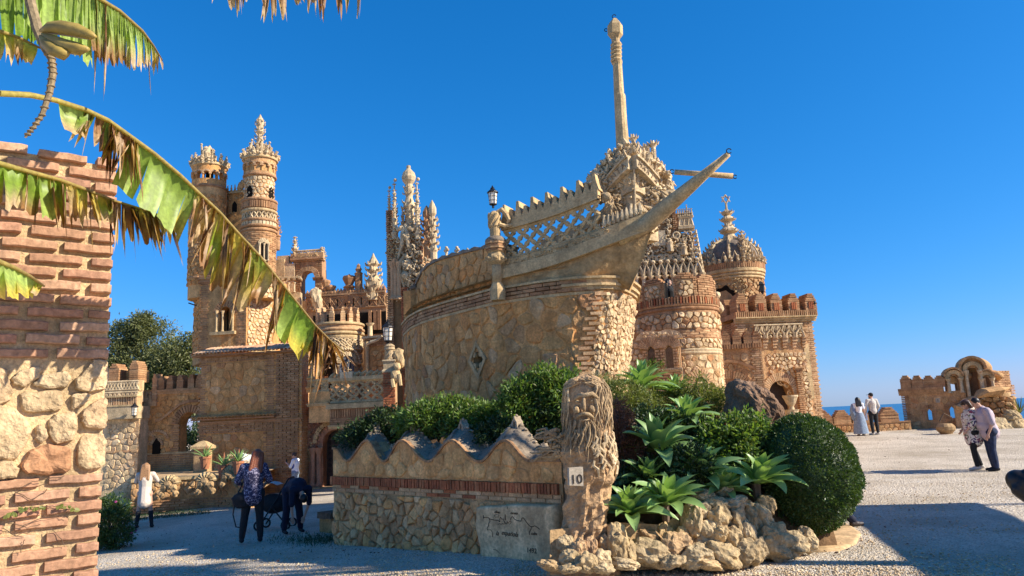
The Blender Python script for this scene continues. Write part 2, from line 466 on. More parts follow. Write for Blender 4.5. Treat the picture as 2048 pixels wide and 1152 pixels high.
M['blue_cloth'] = plain('blue_cloth', (.05, .09, .32), .85, nse=.1)
M['tan_leather'] = plain('shoe_leather', (.035, .022, .015), .5, nse=.2)
M['trainer'] = plain('pale_trainers', (.55, .50, .44), .7, nse=.1)
def print_mat(name, base, inks, scale, thr):
 m, nt, b = node_mat(name)
 tc = N(nt, 'ShaderNodeTexCoord').outputs['Object']
 c = base
 for i, (ink, sc) in enumerate(inks):
  mp = N(nt, 'ShaderNodeMapping', {'Vector': tc, 'Location': (i * 3.1, i * 1.7, i * 2.3)})
  n1 = N(nt, 'ShaderNodeTexNoise', {'Vector': mp.outputs[0], 'Scale': scale * sc, 'Detail': 1.0, 'Distortion': 1.2})
  f = N(nt, 'ShaderNodeMath', {0: n1.outputs[0], 1: thr}, operation='GREATER_THAN')
  c = mix(nt, c, ink, f.outputs[0])
 nt.links.new(c, b.inputs['Base Color'])
 b.inputs['Roughness'].default_value = .85
 return m
M['navy_print'] = print_mat('navy_print_blouse', (.022, .02, .06), [((.30, .27, .36), 1.0)], 30.0, .57)
M['floral'] = print_mat('floral_blouse', (.66, .60, .54), [((.05, .03, .10), 1.0), ((.22, .045, .09), 1.2), ((.10, .12, .07), 1.1)], 9.0, .60)
def gravel_mat():
 m, nt, b = node_mat('gravel')
 P = N(nt, 'ShaderNodeNewGeometry').outputs['Position']
 v1 = N(nt, 'ShaderNodeTexVoronoi', {'Vector': P, 'Scale': 55.0, 'Randomness': 1.0})
 v2 = N(nt, 'ShaderNodeTexVoronoi', {'Vector': P, 'Scale': 22.0})
 n1 = N(nt, 'ShaderNodeTexNoise', {'Vector': P, 'Scale': .55, 'Detail': 8.0, 'Roughness': .65})
 n2 = N(nt, 'ShaderNodeTexNoise', {'Vector': P, 'Scale': 7.0, 'Detail': 6.0, 'Roughness': .7})
 c = ramp(nt, v1.outputs['Color'], [(0.0, 0.286, 0.225, 0.163), (0.14, 0.44, 0.353, 0.255), (0.4, 0.704, 0.61, 0.479), (0.75, 0.792, 0.685, 0.551), (1.0, 0.924, 0.824, 0.683)])
 c = mix(nt, c, (.44, .355, .25), N(nt, 'ShaderNodeMapRange', {0: n1.outputs[0], 1: .44, 2: .66, 3: 0.0, 4: .8}).outputs[0])
 c = mix(nt, c, (.34, .27, .19), N(nt, 'ShaderNodeMapRange', {0: n2.outputs[0], 1: .56, 2: .76, 3: 0.0, 4: .55}).outputs[0])
 nt.links.new(c, b.inputs['Base Color'])
 b.inputs['Roughness'].default_value = .95
 b.inputs['Specular IOR Level'].default_value = .15
 h = N(nt, 'ShaderNodeMath', {0: v1.outputs['Distance'], 1: .7, 2: v2.outputs['Distance']}, operation='MULTIPLY_ADD')
 h2 = N(nt, 'ShaderNodeMath', {0: n2.outputs[0], 1: 1.2, 2: h.outputs[0]}, operation='MULTIPLY_ADD')
 bp = N(nt, 'ShaderNodeBump', {'Height': h2.outputs[0], 'Strength': 1.0, 'Distance': .04})
 nt.links.new(bp.outputs[0], b.inputs['Normal'])
 return m
M['gravel'] = gravel_mat()
def sea_mat():
 m, nt, b = node_mat('sea_water')
 P = N(nt, 'ShaderNodeNewGeometry').outputs['Position']
 mp = N(nt, 'ShaderNodeMapping', {'Vector': P, 'Scale': (.0012, .00045, 1)})
 n0 = N(nt, 'ShaderNodeTexNoise', {'Vector': mp.outputs[0], 'Scale': 2.0, 'Detail': 5.0})
 nt.links.new(ramp(nt, n0.outputs[0], [(.35, .012, .085, .20), (.7, .03, .16, .30)]), b.inputs['Base Color'])
 b.inputs['Roughness'].default_value = .35
 n1 = N(nt, 'ShaderNodeTexNoise', {'Vector': P, 'Scale': .12, 'Detail': 6.0})
 bp = N(nt, 'ShaderNodeBump', {'Height': n1.outputs[0], 'Strength': .35, 'Distance': 2.0})
 nt.links.new(bp.outputs[0], b.inputs['Normal'])
 return m
M['sea'] = sea_mat()
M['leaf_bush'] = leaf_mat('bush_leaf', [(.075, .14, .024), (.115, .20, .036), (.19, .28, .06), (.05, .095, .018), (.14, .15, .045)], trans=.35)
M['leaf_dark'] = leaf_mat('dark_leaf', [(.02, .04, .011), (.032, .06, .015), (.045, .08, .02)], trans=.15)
M['leaf_box'] = leaf_mat('box_leaf', [(.035, .068, .014), (.05, .095, .02), (.075, .13, .03), (.04, .075, .016), (.10, .14, .04)], trans=.22, rough=.35)
M['leaf_olive'] = leaf_mat('tree_leaf', [(.10, .12, .04), (.14, .155, .055), (.18, .185, .07), (.075, .095, .03)], trans=.25)
M['leaf_yellow'] = leaf_mat('yellowish_leaf', [(.12, .15, .03), (.17, .20, .045), (.21, .22, .06), (.09, .125, .025)], trans=.3)
M['leaf_red'] = leaf_mat('dry_red_leaf', [(.13, .05, .03), (.17, .075, .04), (.10, .035, .022), (.15, .09, .05)], trans=.2)
M['agave'] = leaf_mat('agave_leaf', [(.23, .37, .12), (.27, .41, .15), (.20, .33, .10)], rough=.36, trans=.22)
M['banana'] = leaf_mat('banana_leaf', None, rough=.45, trans=.4, attr=True, tint=(1, 1, .35))
M['twig'] = plain('twig', (.10, .065, .04), .9, nse=.3)
M['bark'] = plain('bark', (.14, .10, .07), .95, nse=.35, scale=14, bump=.6)
M['petal_pink'] = plain('pink_petal', (.45, .08, .25), .6)
M['petal_red'] = plain('red_petal', (.55, .02, .02), .5)
M['petal_orange'] = plain('orange_petal', (.62, .25, .03), .6)
M['petal_white'] = plain('white_petal', (.8, .78, .74), .6)
# ------------------------------------------------------------------ masonry generators
def voronoi(u0, u1, v0, v1, size, jit=.8, ratio=1.25):
 """irregular polygons filling a rectangle"""
 du, dv = size * ratio, size
 nu, nv = max(1, round((u1 - u0) / du)), max(1, round((v1 - v0) / dv))
 du, dv = (u1 - u0) / nu, (v1 - v0) / nv
 seeds = {}
 for j in range(-1, nv + 1):
  for i in range(-1, nu + 2):
   o = .5 if j % 2 else 0
   seeds[i, j] = (u0 + (i + o + R.uniform(-.5, .5) * jit) * du + du * .25, v0 + (j + .5 + R.uniform(-.5, .5) * jit) * dv)
 out = []
 for (i, j), (x, y) in seeds.items():
  if not (u0 <= x <= u1 and v0 <= y <= v1): continue
  P = [(u0, v0), (u1, v0), (u1, v1), (u0, v1)]
  for dj in (0, -1, 1, -2, 2):
   for di in (-1, 1, 0, -2, 2):
    q = seeds.get((i + di, j + dj))
    if q is None or (di == 0 and dj == 0): continue
    mx, my = (x + q[0]) / 2, (y + q[1]) / 2
    nx, ny = q[0] - x, q[1] - y
    P2 = []
    for a, b in zip(P, P[1:] + P[:1]):
     sa = (a[0] - mx) * nx + (a[1] - my) * ny
     sb = (b[0] - mx) * nx + (b[1] - my) * ny
     if sa <= 0: P2.append(a)
     if (sa < 0 < sb) or (sb < 0 < sa):
      t = sa / (sa - sb)
      P2.append((a[0] + (b[0] - a[0]) * t, a[1] + (b[1] - a[1]) * t))
    P = P2
    if len(P) < 3: break
   if len(P) < 3: break
  if len(P) >= 3: out.append(P)
 return out
def soften(P, gap, rnd=.0, cut=.22):
 """shrink a polygon by the joint and cut its corners"""
 cx = sum(p[0] for p in P) / len(P); cy = sum(p[1] for p in P) / len(P)
 Q = []
 for a, b in zip(P, P[1:] + P[:1]):
  L = hypot(b[0] - a[0], b[1] - a[1])
  if L < gap * .6: continue
  for t in (cut, 1 - cut):
   x, y = a[0] + (b[0] - a[0]) * t, a[1] + (b[1] - a[1]) * t
   r = max(1e-6, hypot(x - cx, y - cy))
   k = max(.3, 1 - gap / r) * (1 + R.uniform(-rnd, rnd))
   Q.append((cx + (x - cx) * k, cy + (y - cy) * k))
 return Q
def stone_geo(mb, F, P, h, d0=-.02, rnd=.3, detail=1, sd=None, tilt=.5):
 n = len(P)
 cx = sum(p[0] for p in P) / n; cy = sum(p[1] for p in P) / n
 sd = R.random() * 50 if sd is None else sd
 h = h * R.uniform(.7, 1.25)
 ta, tb = R.uniform(-tilt, tilt) * h, R.uniform(-tilt, tilt) * h
 sz = max(1e-3, max(hypot(p[0] - cx, p[1] - cy) for p in P))
 rings = [(1.0, d0), (.97, h * .55), (.80, h)] if detail < 2 else [(1.0, d0), (.99, h * .45), (.92, h * .8), (.72, h * 1.02), (.38, h * 1.08)]
 V = []; Q = []
 for k, d in rings:
  for p in P:
   u, v = cx + (p[0] - cx) * k, cy + (p[1] - cy) * k
   e = d
   if d > 0:
    e += h * rnd * nz(u * 9 + sd, v * 9, sd, 1) + (p[0] - cx) / sz * k * ta + (p[1] - cy) / sz * k * tb
    if detail >= 2: e += h * .35 * nz(u * 26 + sd, v * 26, sd, 1)
   V.append(F(u, v, e))
 V.append(F(cx, cy, h * (1.05 + .3 * R.uniform(-1, 1) * rnd)))
 m = len(rings)
 for i in range(m - 1):
  for k in range(n):
   a = i * n + k; b = i * n + (k + 1) % n
   Q.append((a, b, b + n, a + n))
 c = m * n; o = (m - 1) * n
 for k in range(n): Q.append((o + k, o + (k + 1) % n, c))
 mb.add(V, Q)
def stones(F, u0, u1, v0, v1, size, parent, mat, h=.05, gap=.014, skip=None, each=True, name='stone', ratio=1.25, jit=.8, rnd=.3, detail=1, d0=-.02, corner=.04, smooth=False, limit=290, mats2=None, p2=0.0, tilt=.5, cut=.22):
 polys = voronoi(u0, u1, v0, v1, size, jit, ratio)
 if skip:
  keep = []
  for P in polys:
   cx = sum(p[0] for p in P) / len(P); cy = sum(p[1] for p in P) / len(P)
   if not skip(cx, cy): keep.append(P)
  polys = keep
 n = 0
 rest = MB()
 polys.sort(key=lambda P: -abs(sum(a[0] * b[1] - a[1] * b[0] for a, b in zip(P, P[1:] + P[:1]))))
 for P in polys:
  Q = soften(P, gap, corner, cut)
  if len(Q) < 3: continue
  if each and n < limit:
   mb = MB()
   stone_geo(mb, F, Q, h, d0, rnd, detail, tilt=tilt)
   c = F(sum(p[0] for p in Q) / len(Q), sum(p[1] for p in Q) / len(Q), 0)
   mm = mats2 if mats2 and R.random() < p2 else mat
   mb.build(name, mm, parent, origin=c, smooth=smooth)
   n += 1
  else:
   stone_geo(rest, F, Q, h, d0, rnd, detail, tilt=tilt)
 if rest.f: kind(rest.build(name + '_facing', mat, parent, smooth=smooth), 'stuff')
 return n
def brick_rows(mb, F, u0, u1, v0, v1, L=.27, pitch=.075, g=.022, d0=-.06, d1=.012, tooth=0.0, skip=None, jit=.006, seg=1):
 """courses of stretchers joined into one mesh; tooth lets every other course run on past both ends"""
 n = max(1, round((v1 - v0) / pitch)); p = (v1 - v0) / n
 for r in range(n):
  a, b = u0 - (tooth if r % 2 else 0), u1 + (tooth if r % 2 else 0)
  u = a - (L * .5 if r % 2 else 0)
  while u < b - .03:
   x0, x1 = max(a, u), min(b, u + L - g)
   if x1 - x0 > .04:
    vm = v0 + (r + .5) * p
    if not (skip and skip((x0 + x1) / 2, vm)):
     j = R.uniform(-jit, jit)
     mb.fbox(F, x0, x1, v0 + r * p + g * .35, v0 + (r + 1) * p - g * .65, d0, d1 + j * 2, seg, jit=jit * .4)
   u += L
def soldier_row(mb, F, u0, u1, v0, v1, pitch=.085, g=.028, d0=-.05, d1=.04, jit=.004):
 n = max(1, round((u1 - u0) / pitch)); p = (u1 - u0) / n
 for i in range(n):
  mb.fbox(F, u0 + i * p + g / 2, u0 + (i + 1) * p - g / 2, v0 + R.uniform(-jit, jit), v1 + R.uniform(-jit, jit), d0, d1 + R.uniform(-jit, jit) * 2)
def mould(mb, F, u0, u1, v0, prof, seg=1, m=0, d0=-.05):
 """string course: prof = list of (dv, d) from the bottom up"""
 for (a, d), (b, _) in zip(prof, prof[1:]):
  mb.fbox(F, u0, u1, v0 + a, v0 + b, d0, d, seg, m)
def arch_row(mb, F, uc, vc, r0, r1, d0, d1, n=15, a0=0.0, a1=pi, g=.25, jit=.004, ky=1.0):
 """voussoirs round an arch centred at (uc, vc)"""
 for i in range(n):
  b0 = a0 + (a1 - a0) * (i + g / 2) / n; b1 = a0 + (a1 - a0) * (i + 1 - g / 2) / n
  j = R.uniform(-jit, jit)
  p = [(uc + r * cos(a), vc + r * sin(a) * ky) for r, a in ((r0, b0), (r1 + j, b0), (r1 + j, b1), (r0, b1))]
  mb.prism(F, p, d0, d1 + j)
def wall_holes(mb, F, u0, u1, v0, v1, th, holes, seg=1, step=.09, d1=0.0):
 """wall of thickness th with arched holes (ua, ub, va, vb[, rise]); rise = height of the arch above vb"""
 cuts = {u0, u1}
 for h in holes:
  k = max(2, int((h[1] - h[0]) / step)) if len(h) > 4 and h[4] else 1
  for i in range(k + 1): cuts.add(h[0] + (h[1] - h[0]) * i / k)
 for i in range(seg): cuts.add(u0 + (u1 - u0) * i / seg)
 cuts = sorted(c for c in cuts if u0 - 1e-6 <= c <= u1 + 1e-6)
 for a, b in zip(cuts, cuts[1:]):
  if b - a < 1e-5: continue
  um = (a + b) / 2
  solid = [(lambda u: v0, lambda u: v1)]
  hs = sorted([h for h in holes if h[0] < um < h[1]], key=lambda h: h[2])
  lo = v0
  for h in hs:
   if h[2] > v0 + 1e-4: mb.fbox(F, a, b, lo, h[2], -th, d1)
   if len(h) > 4 and h[4]:
    c, w, vb, rise = (h[0] + h[1]) / 2, (h[1] - h[0]) / 2, h[3], h[4]
    lo = lambda u, c=c, w=w, vb=vb, rise=rise: vb + rise * sqrt(max(0, 1 - ((u - c) / w) ** 2))
   else: lo = h[3]
  mb.fbox(F, a, b, lo, v1, -th, d1)
def merlon(F, uc, w, v0, h, d0, d1, parent, mat, steps=2, pitch=.075, name='merlon', peak=0.0):
 """battlement piece laid up of brick courses, stepped towards the top"""
 mb = MB()
 n = max(3, round(h / pitch)); p = h / n
 for r in range(n):
  k = 1.0
  left = n - r
  if left <= steps: k = 1 - (steps - left + 1) / (steps + 1) * .75
  ww = w * k + R.uniform(-.012, .012)
  e = .012 if r % 2 else 0
  mb.fbox(F, uc - ww / 2, uc + ww / 2, v0 + r * p + (.012 if r else 0), v0 + (r + 1) * p, d0 + e, d1 - e + R.uniform(-.008, .008), jit=.003)
  if r: mb.fbox(F, uc - ww / 2 + .015, uc + ww / 2 - .015, v0 + r * p, v0 + r * p + .012, d0 + .015, d1 - .02)
 if peak:
  mb.prism(F, [(uc - w * .3, v0 + h), (uc + w * .3, v0 + h), (uc, v0 + h + peak)], d0, d1)
 return mb.build(name, mat, parent)
def lattice(mb, F, u0, u1, v0, v1, nu, nv, t=.03, d=0.0, style='quatre', seg=9, k=5, frame=True):
 """openwork panel of rounded members: rings, cusps and diagonals"""
 du, dv = (u1 - u0) / nu, (v1 - v0) / nv
 def T(pts, r=t):
  mb.tube([F(u, v, d) for u, v in pts], r, k, cap=False)
 for i in range(nu):
  for j in range(nv):
   c, e = u0 + (i + .5) * du, v0 + (j + .5) * dv
   if style == 'quatre':
    # concave diamonds: four arcs bowing inwards to a four-lobed hole
    for sx, sy in ((1, 1), (-1, 1), (-1, -1), (1, -1)):
     P = []
     for q in range(6):
      a = q / 5
      x, y = .5 * (1 - a), .5 * a
      w = 1 - .42 * sin(pi * a) * .55
      P.append((c + sx * x * du * w, e + sy * y * dv * w))
     T(P, t)
    for sx, sy in ((1, 1), (-1, 1), (-1, -1), (1, -1)):
     T([(c + sx * .27 * du, e + sy * .27 * dv), (c + sx * .12 * du, e + sy * .12 * dv)], t * .8)
     T([(c + sx * .27 * du, e + sy * .27 * dv), (c + sx * .5 * du, e + sy * .5 * dv)], t * .75)
   elif style == 'ring':
    T([(c + .36 * du * cos(2 * pi * q / seg), e + .36 * dv * sin(2 * pi * q / seg)) for q in range(seg + 1)], t * .8)
    for q in range(4):
     a = pi / 4 + q * pi / 2
     T([(c + .36 * du * cos(a), e + .36 * dv * sin(a)), (c + .7 * du * cos(a), e + .7 * dv * sin(a))], t * .8)
     T([(c + .34 * du * cos(a + pi / 4), e + .34 * dv * sin(a + pi / 4)), (c + .17 * du * cos(a + pi / 4), e + .17 * dv * sin(a + pi / 4))], t * .7)
   elif style == 'x':
    T([(c - .5 * du, e - .5 * dv), (c + .5 * du, e + .5 * dv)])
    T([(c - .5 * du, e + .5 * dv), (c + .5 * du, e - .5 * dv)])
   elif style == 'cusp':
    for sx, sy in ((1, 1), (-1, 1), (-1, -1), (1, -1)):
     T([(c, e), (c + .25 * sx * du, e + .25 * sy * dv), (c + .5 * sx * du, e + .5 * sy * dv)])
     q = (c + .25 * sx * du, e + .25 * sy * dv)
     for w in (-1, 1): T([q, (q[0] + w * .11 * du * sx, q[1] - w * .11 * dv * sy)], t * .95)
   elif style == 'arc':
    T([(c - .5 * du + du * q / 6, e - .5 * dv + dv * .95 * sin(pi * q / 6)) for q in range(7)])
    T([(c, e - .5 * dv), (c, e + .45 * dv)], t * .8)
 if frame:
  n = max(1, int(nu * 1.5))
  for v in (v0, v1):
   mb.tube([F(u0 + (u1 - u0) * i / n, v, d) for i in range(n + 1)], t * 1.15, k, cap=True)
def crockets(mb, c, r0, r1, z0, z1, rows, per, s=.04):
 for j in range(rows):
  k = (j + .5) / rows
  z = z0 + (z1 - z0) * k; r = r0 + (r1 - r0) * k
  for i in range(per):
   a = 2 * pi * (i + (j % 2) * .5) / per
   e = Vector((cos(a), sin(a), 0))
   p = Vector(c) + e * r + Vector((0, 0, z))
   mb.tube([p, p + e * s * 1.1 + Vector((0, 0, s * .2)), p + e * s * 1.5 + Vector((0, 0, s * 1.3))], [s * .6, s * .5, s * .25], 4)
def pinnacle(mb, c, h, r, n=8, cro=True, ball=True, nobs=3):
 """slender carved stone pinnacle standing on c"""
 prof = [(r, 0), (r, h * .10), (r * 1.25, h * .13), (r * 1.25, h * .17), (r * .8, h * .2), (r * .72, h * .42), (r * 1.05, h * .46), (r * .95, h * .5), (r * .55, h * .54), (r * .42, h * .74), (r * .62, h * .77), (r * .3, h * .8), (r * .2, h * .92), (.004, h)]
 mb.lathe(c, prof, n)
 if cro:
  crockets(mb, c, r * .95, r * .5, h * .22, h * .55, nobs, 4, r * .38)
  crockets(mb, c, r * .5, r * .3, h * .56, h * .85, nobs, 4, r * .3)
 if ball:
  for i in range(4):
   a = i * pi / 2
   mb.ico((c[0] + r * .45 * cos(a), c[1] + r * .45 * sin(a), c[2] + h * .93), r * .28, 0)
def colonnette(mb, c, h, r, n=8):
 mb.lathe(c, [(r * 1.5, 0), (r * 1.5, h * .05), (r * 1.1, h * .08), (r, h * .12), (r * .92, h * .82), (r * 1.15, h * .85), (r * 1.7, h * .96), (r * 1.8, h)], n)
def carving(mb, F, u0, u1, v0, v1, n, s=.06, d=.03, skip=None):
 """crowded carved leafwork: curls, knobs and small lobes standing off a surface"""
 for i in range(n):
  u, v = R.uniform(u0, u1), R.uniform(v0, v1)
  if skip and skip(u, v): continue
  k = s * R.uniform(.6, 1.3)
  t = R.random()
  if t < .45:
   a0 = R.uniform(0, 2 * pi); w = R.choice((-1, 1)) * R.uniform(2.2, 4.5)
   P = []
   for q in range(6):
    f = q / 5; rr = k * (1.1 - .75 * f)
    P.append(F(u + rr * cos(a0 + w * f), v + rr * sin(a0 + w * f), d + .5 * k * sin(pi * f)))
   mb.tube(P, [k * .22, k * .26, k * .26, k * .24, k * .2, k * .12], 4)
  elif t < .75:
   a = R.uniform(0, 2 * pi)
   mb.tube([F(u, v, d * .2), F(u + k * .8 * cos(a), v + k * .8 * sin(a), d + k * .6), F(u + k * 1.3 * cos(a), v + k * 1.3 * sin(a), d + k * .3)], [k * .3, k * .42, k * .08], 4)
  else:
   p = F(u, v, d)
   mb.ico(p, k * .5, 1, .4, seed=i)
def text(s, F, u, v, size, parent, mat, d=.004, name='lettering', ext=.003, shear=0.0, rot=0.0, align='CENTER', space=1.0):
 c = bpy.data.curves.new(name, 'FONT')
 c.body = s; c.size = size; c.extrude = ext; c.align_x = align; c.align_y = 'CENTER'; c.shear = shear; c.space_character = space
 c.materials.append(mat)
 o = link(name, c, parent)
 X, Z = F.t, Vector((0, 0, 1))
 if F.n.dot(X.cross(Z)) < 0: X = -X
 Nn = X.cross(Z)
 m = Matrix((X, Z, Nn)).transposed()
 if rot: m = m @ Matrix.Rotation(rot, 3, 'Z')
 p = F(u, v, d) - wloc(parent)
 o.matrix_local = Matrix.Translation(p) @ m.to_4x4()
 return o
def stroke(mb, F, pts, r, d=.002):
 mb.tube([F(u, v, d) for u, v in pts], r, 4)
# ------------------------------------------------------------------ foliage
def leaf_cloud(name, pts, nrm, size, mat, parent=None, ratio=.42, spread=.9, up=.15, seed=1, fold=.25, col=None, droop=0.0):
 """one leaf-shaped pair of faces at each point, roughly along nrm"""
 rng = np.random.default_rng(seed)
 n = len(pts)
 P = np.asarray(pts, float); Nn = np.asarray(nrm, float)
 D = Nn + rng.normal(0, spread, (n, 3)); D[:, 2] += up - droop
 D /= np.linalg.norm(D, axis=1)[:, None] + 1e-9
 A = rng.normal(0, 1, (n, 3)); Sx = np.cross(D, A); Sx /= np.linalg.norm(Sx, axis=1)[:, None] + 1e-9
 U = np.cross(Sx, D)
 s = (np.asarray(size) * rng.uniform(.65, 1.3, n))[:, None]
 w = s * ratio
 V = np.empty((n, 4, 3))
 V[:, 0] = P
 V[:, 1] = P + D * s * .5 - Sx * w * .5 + U * w * fold
 V[:, 2] = P + D * s
 V[:, 3] = P + D * s * .5 + Sx * w * .5 + U * w * fold
 b = np.arange(n)[:, None] * 4
 Q = np.stack([b + np.array([0, 1, 2]), b + np.array([0, 2, 3])], 1).reshape(-1, 3)
 c = None if col is None else np.repeat(np.asarray(col), 4, axis=0)
 return npmesh(name, V.reshape(-1, 3), Q, mat, parent, col=c)
def ball_points(rng, c, r, n, shell=.5):
 d = rng.normal(0, 1, (n, 3)); d /= np.linalg.norm(d, axis=1)[:, None]
 k = shell + (1 - shell) * rng.random(n) ** .6
 return np.asarray(c) + d * k[:, None] * np.asarray(r), d
def shrub(name, loc, label, lobes, size, mat, n, group=None, seed=1, ratio=.4, twigs=10, cat='shrub', spread=.8, accents=None, shell=.45):
 """a bush: twigs and leaf-sized faces through several lobes ((dx, dy, dz), (rx, ry, rz))"""
 rng = np.random.default_rng(seed)
 t = thing(name, loc, label, cat, group)
 tot = sum(l[1][0] * l[1][1] * l[1][2] for l in lobes) ** 1.0
 PP, DD = [], []
 mb = MB()
 for off, r in lobes:
  k = max(30, int(n * r[0] * r[1] * r[2] / tot))
  c = np.array(loc) + np.array(off)
  # sprigs: little bunches give clumps and gaps
  ns = max(6, k // 14)
  sp, sdir = ball_points(rng, c, r, ns, shell)
  for p, d in zip(sp, sdir):
   q = rng.normal(0, 1, (14, 3)) * size * .55
   PP.append(p + q + np.linspace(0, 1, 14)[:, None] * d * size * 1.2); DD.append(np.repeat(d[None], 14, 0))
  for i in range(max(2, int(twigs * .5))):
   p, d = sp[i % ns], sdir[i % ns]
   b = Vector((loc[0] + off[0] * .6, loc[1] + off[1] * .6, loc[2]))
   e = Vector(p)
   mb.tube([b, b.lerp(e, .5) + Vector((0, 0, .05)), e], [.014, .01, .004], 4)
 mb.build('stem', M['twig'], t)
 o = leaf_cloud('foliage', np.concatenate(PP), np.concatenate(DD), size, mat, t, ratio, spread, seed=seed)
 kind(o, 'stuff')
 if accents:
  am, an, asz = accents
  allp = np.concatenate(PP); alld = np.concatenate(DD)
  idx = rng.choice(len(allp), an)
  for i in idx:
   f = MB(); p = Vector(allp[i]) + Vector(alld[i]) * size
   for q in range(5):
    a = q * 1.257
    f.ico(p + Vector((cos(a), sin(a) * .6, sin(a) * .8)) * asz * .5, (asz * .5, asz * .5, asz * .3), 0)
   f.build('flower', M[am], t)
 return t
def shrub_px(name, Y, label, px, size, mat, n, group=None, **kw):
 """shrub given by the outline lobes (px, py, rx, ry) it shows at depth Y"""
 k = Y / FPX
 b = at(px[0][0], max(p[1] + p[3] for p in px), Y)
 return shrub(name, (b.x, Y, b.z - .15), label, [(tuple(at(x, y, Y + R.uniform(-.12, .12)) - Vector((b.x, Y, b.z - .15))), (a * k, max(a, c) * k * .9, c * k)) for x, y, a, c in px], size, mat, n, group, **kw)
def agave(loc, r, label, seed, lean=(0, 0), n=24, group='agaves on the rockery'):
 rng = random.Random(seed)
 t = thing('agave_plant', loc, label, 'agave', group)
 st = MB(); st.tube([(loc[0], loc[1], loc[2] - r * .55), (loc[0], loc[1], loc[2] + r * .08)], [r * .10, r * .14], 7)
 st.build('stem', M['bark'], t)
 for i in range(n):
  k = i / (n - 1)
  az = i * 2.39996 + rng.uniform(-.2, .2)
  el = -.12 + 1.58 * k ** 1.1 + rng.uniform(-.1, .1)      # outer leaves lie, inner ones stand
  L = r * 1.36 * (1.08 - .3 * k) * rng.uniform(.88, 1.12)
  wd = L * .33 * rng.uniform(.9, 1.1)
  h = Vector((cos(az), sin(az), 0)); up = Vector((lean[0], lean[1], 1)).normalized()
  side = up.cross(h).normalized()
  mb = MB(); V = []; Q = []
  p = Vector(loc) + h * r * .05; e = el + .35
  NS = 7
  for j in range(NS + 1):
   f = j / NS
   w = wd * (.32 + 1.35 * f - .1 * f * f) if f < .45 else wd * max(0.0, (1 - ((f - .45) / .55) ** 1.7)) * .9
   if f < .45: w = wd * (.42 + .48 * sin(f / .45 * pi / 2))
   d = h * cos(e) + up * sin(e)
   nn = (up * cos(e) - h * sin(e))
   V += [p - side * w * .5 + nn * w * .22, p - nn * .012 * (1 - f), p + side * w * .5 + nn * w * .22]
   p = p + d * (L / NS)
   e -= (.11 + .05 * (1 - k)) * (1 if f < .75 else .2)
  for j in range(NS):
   a = 3 * j
   Q += [(a, a + 1, a + 4, a + 3), (a + 1, a + 2, a + 5, a + 4)]
  mb.add(V, Q)
  mb.build('leaf', M['agave'], t, smooth=True)
 return t
def tree(loc, h, label, crown, mat, n, seed, lsize=.16, group=None, name='tree', tr=.16, leanx=0.0):
 """tapered trunk with limbs; crown = list of lobes"""
 rng = np.random.default_rng(seed); rr = random.Random(seed)
 t = thing(name, loc, label, 'tree', group)
 mb = MB(); L = Vector(loc)
 top = L + Vector((leanx, 0, h * .62))
 mb.tube([L + Vector((0, 0, -.3)), L + Vector((leanx * .2, .02, h * .25)), L + Vector((leanx * .6, -.03, h * .45)), top], [tr * 1.25, tr, tr * .75, tr * .4], 9)
 PP, DD = [], []
 for off, r in crown:
  c = L + Vector(off)
  b = L.lerp(top, rr.uniform(.45, .95))
  mid = b.lerp(c, .55) + Vector((rr.uniform(-.2, .2), rr.uniform(-.2, .2), rr.uniform(-.3, .1)))
  mb.tube([b, mid, c], [tr * .42, tr * .25, tr * .08], 6)
  for i in range(5):
   e = c + Vector((rr.uniform(-1, 1) * r[0], rr.uniform(-1, 1) * r[1], rr.uniform(-1, 1) * r[2])) * .8
   mb.tube([mid, mid.lerp(e, .6) + Vector((0, 0, .12)), e], [tr * .14, tr * .08, .008], 4)
  k = int(n / len(crown)); ns = max(8, k // 26)
  sp, sdir = ball_points(rng, c, r, ns, .35)
  for p, d in zip(sp, sdir):
   q = rng.normal(0, 1, (26, 3)) * np.array([1, 1, .75]) * min(r) * .20
   PP.append(p + q); DD.append(np.repeat(d[None], 26, 0))
 mb.build('trunk', M['bark'], t, smooth=True)
 o = leaf_cloud('crown', np.concatenate(PP), np.concatenate(DD), lsize, mat, t, .36, 1.0, up=-.25, seed=seed)
 return t
# ------------------------------------------------------------------ ground, sea
def build_ground():
 xs = np.concatenate([np.linspace(-400, -40, 8), np.linspace(-32, 32, 90), np.linspace(40, 400, 8)])
 ys = np.concatenate([np.linspace(-60, -6, 8), np.linspace(-5, 31, 90), np.array([33, 34.5, 37, 42, 50, 70, 110, 180, 300, 520])])
 V = []
 for y in ys:
  for x in xs:
   z = G(x, y) if y > -6 else 0.0
   if y > 33.9 and x > -60: z = min(z, .3) - (y - 33.5) * .33
   if x > 30: z -= (x - 30) * .25
   if -30 < x < 30 and 2 < y < 33: z += .02 * nz(x, y, 0, .8) + .008 * nz(x, y, 3, 3.1)
   V.append((x, y, z))
 nx = len(xs)
 Q = [(j * nx + i, j * nx + i + 1, (j + 1) * nx + i + 1, (j + 1) * nx + i) for j in range(len(ys) - 1) for i in range(nx - 1)]
 o = npmesh('ground', V, Q, M['gravel'], smooth=True)
 kind(o, 'structure')
 V = []; Q = []
 ks = [500, 1500, 4000, 9000, 20000, 50000]
 for i, y in enumerate(ks):
  for j in range(13): V.append(((j - 6) / 6 * (y * 1.6 + 800), y, -150.0))
 Q = [(a * 13 + b, a * 13 + b + 1, a * 13 + b + 14, a * 13 + b + 13) for a in range(5) for b in range(12)]
 kind(npmesh('sea', V, Q, M['sea']), 'structure')
build_ground()
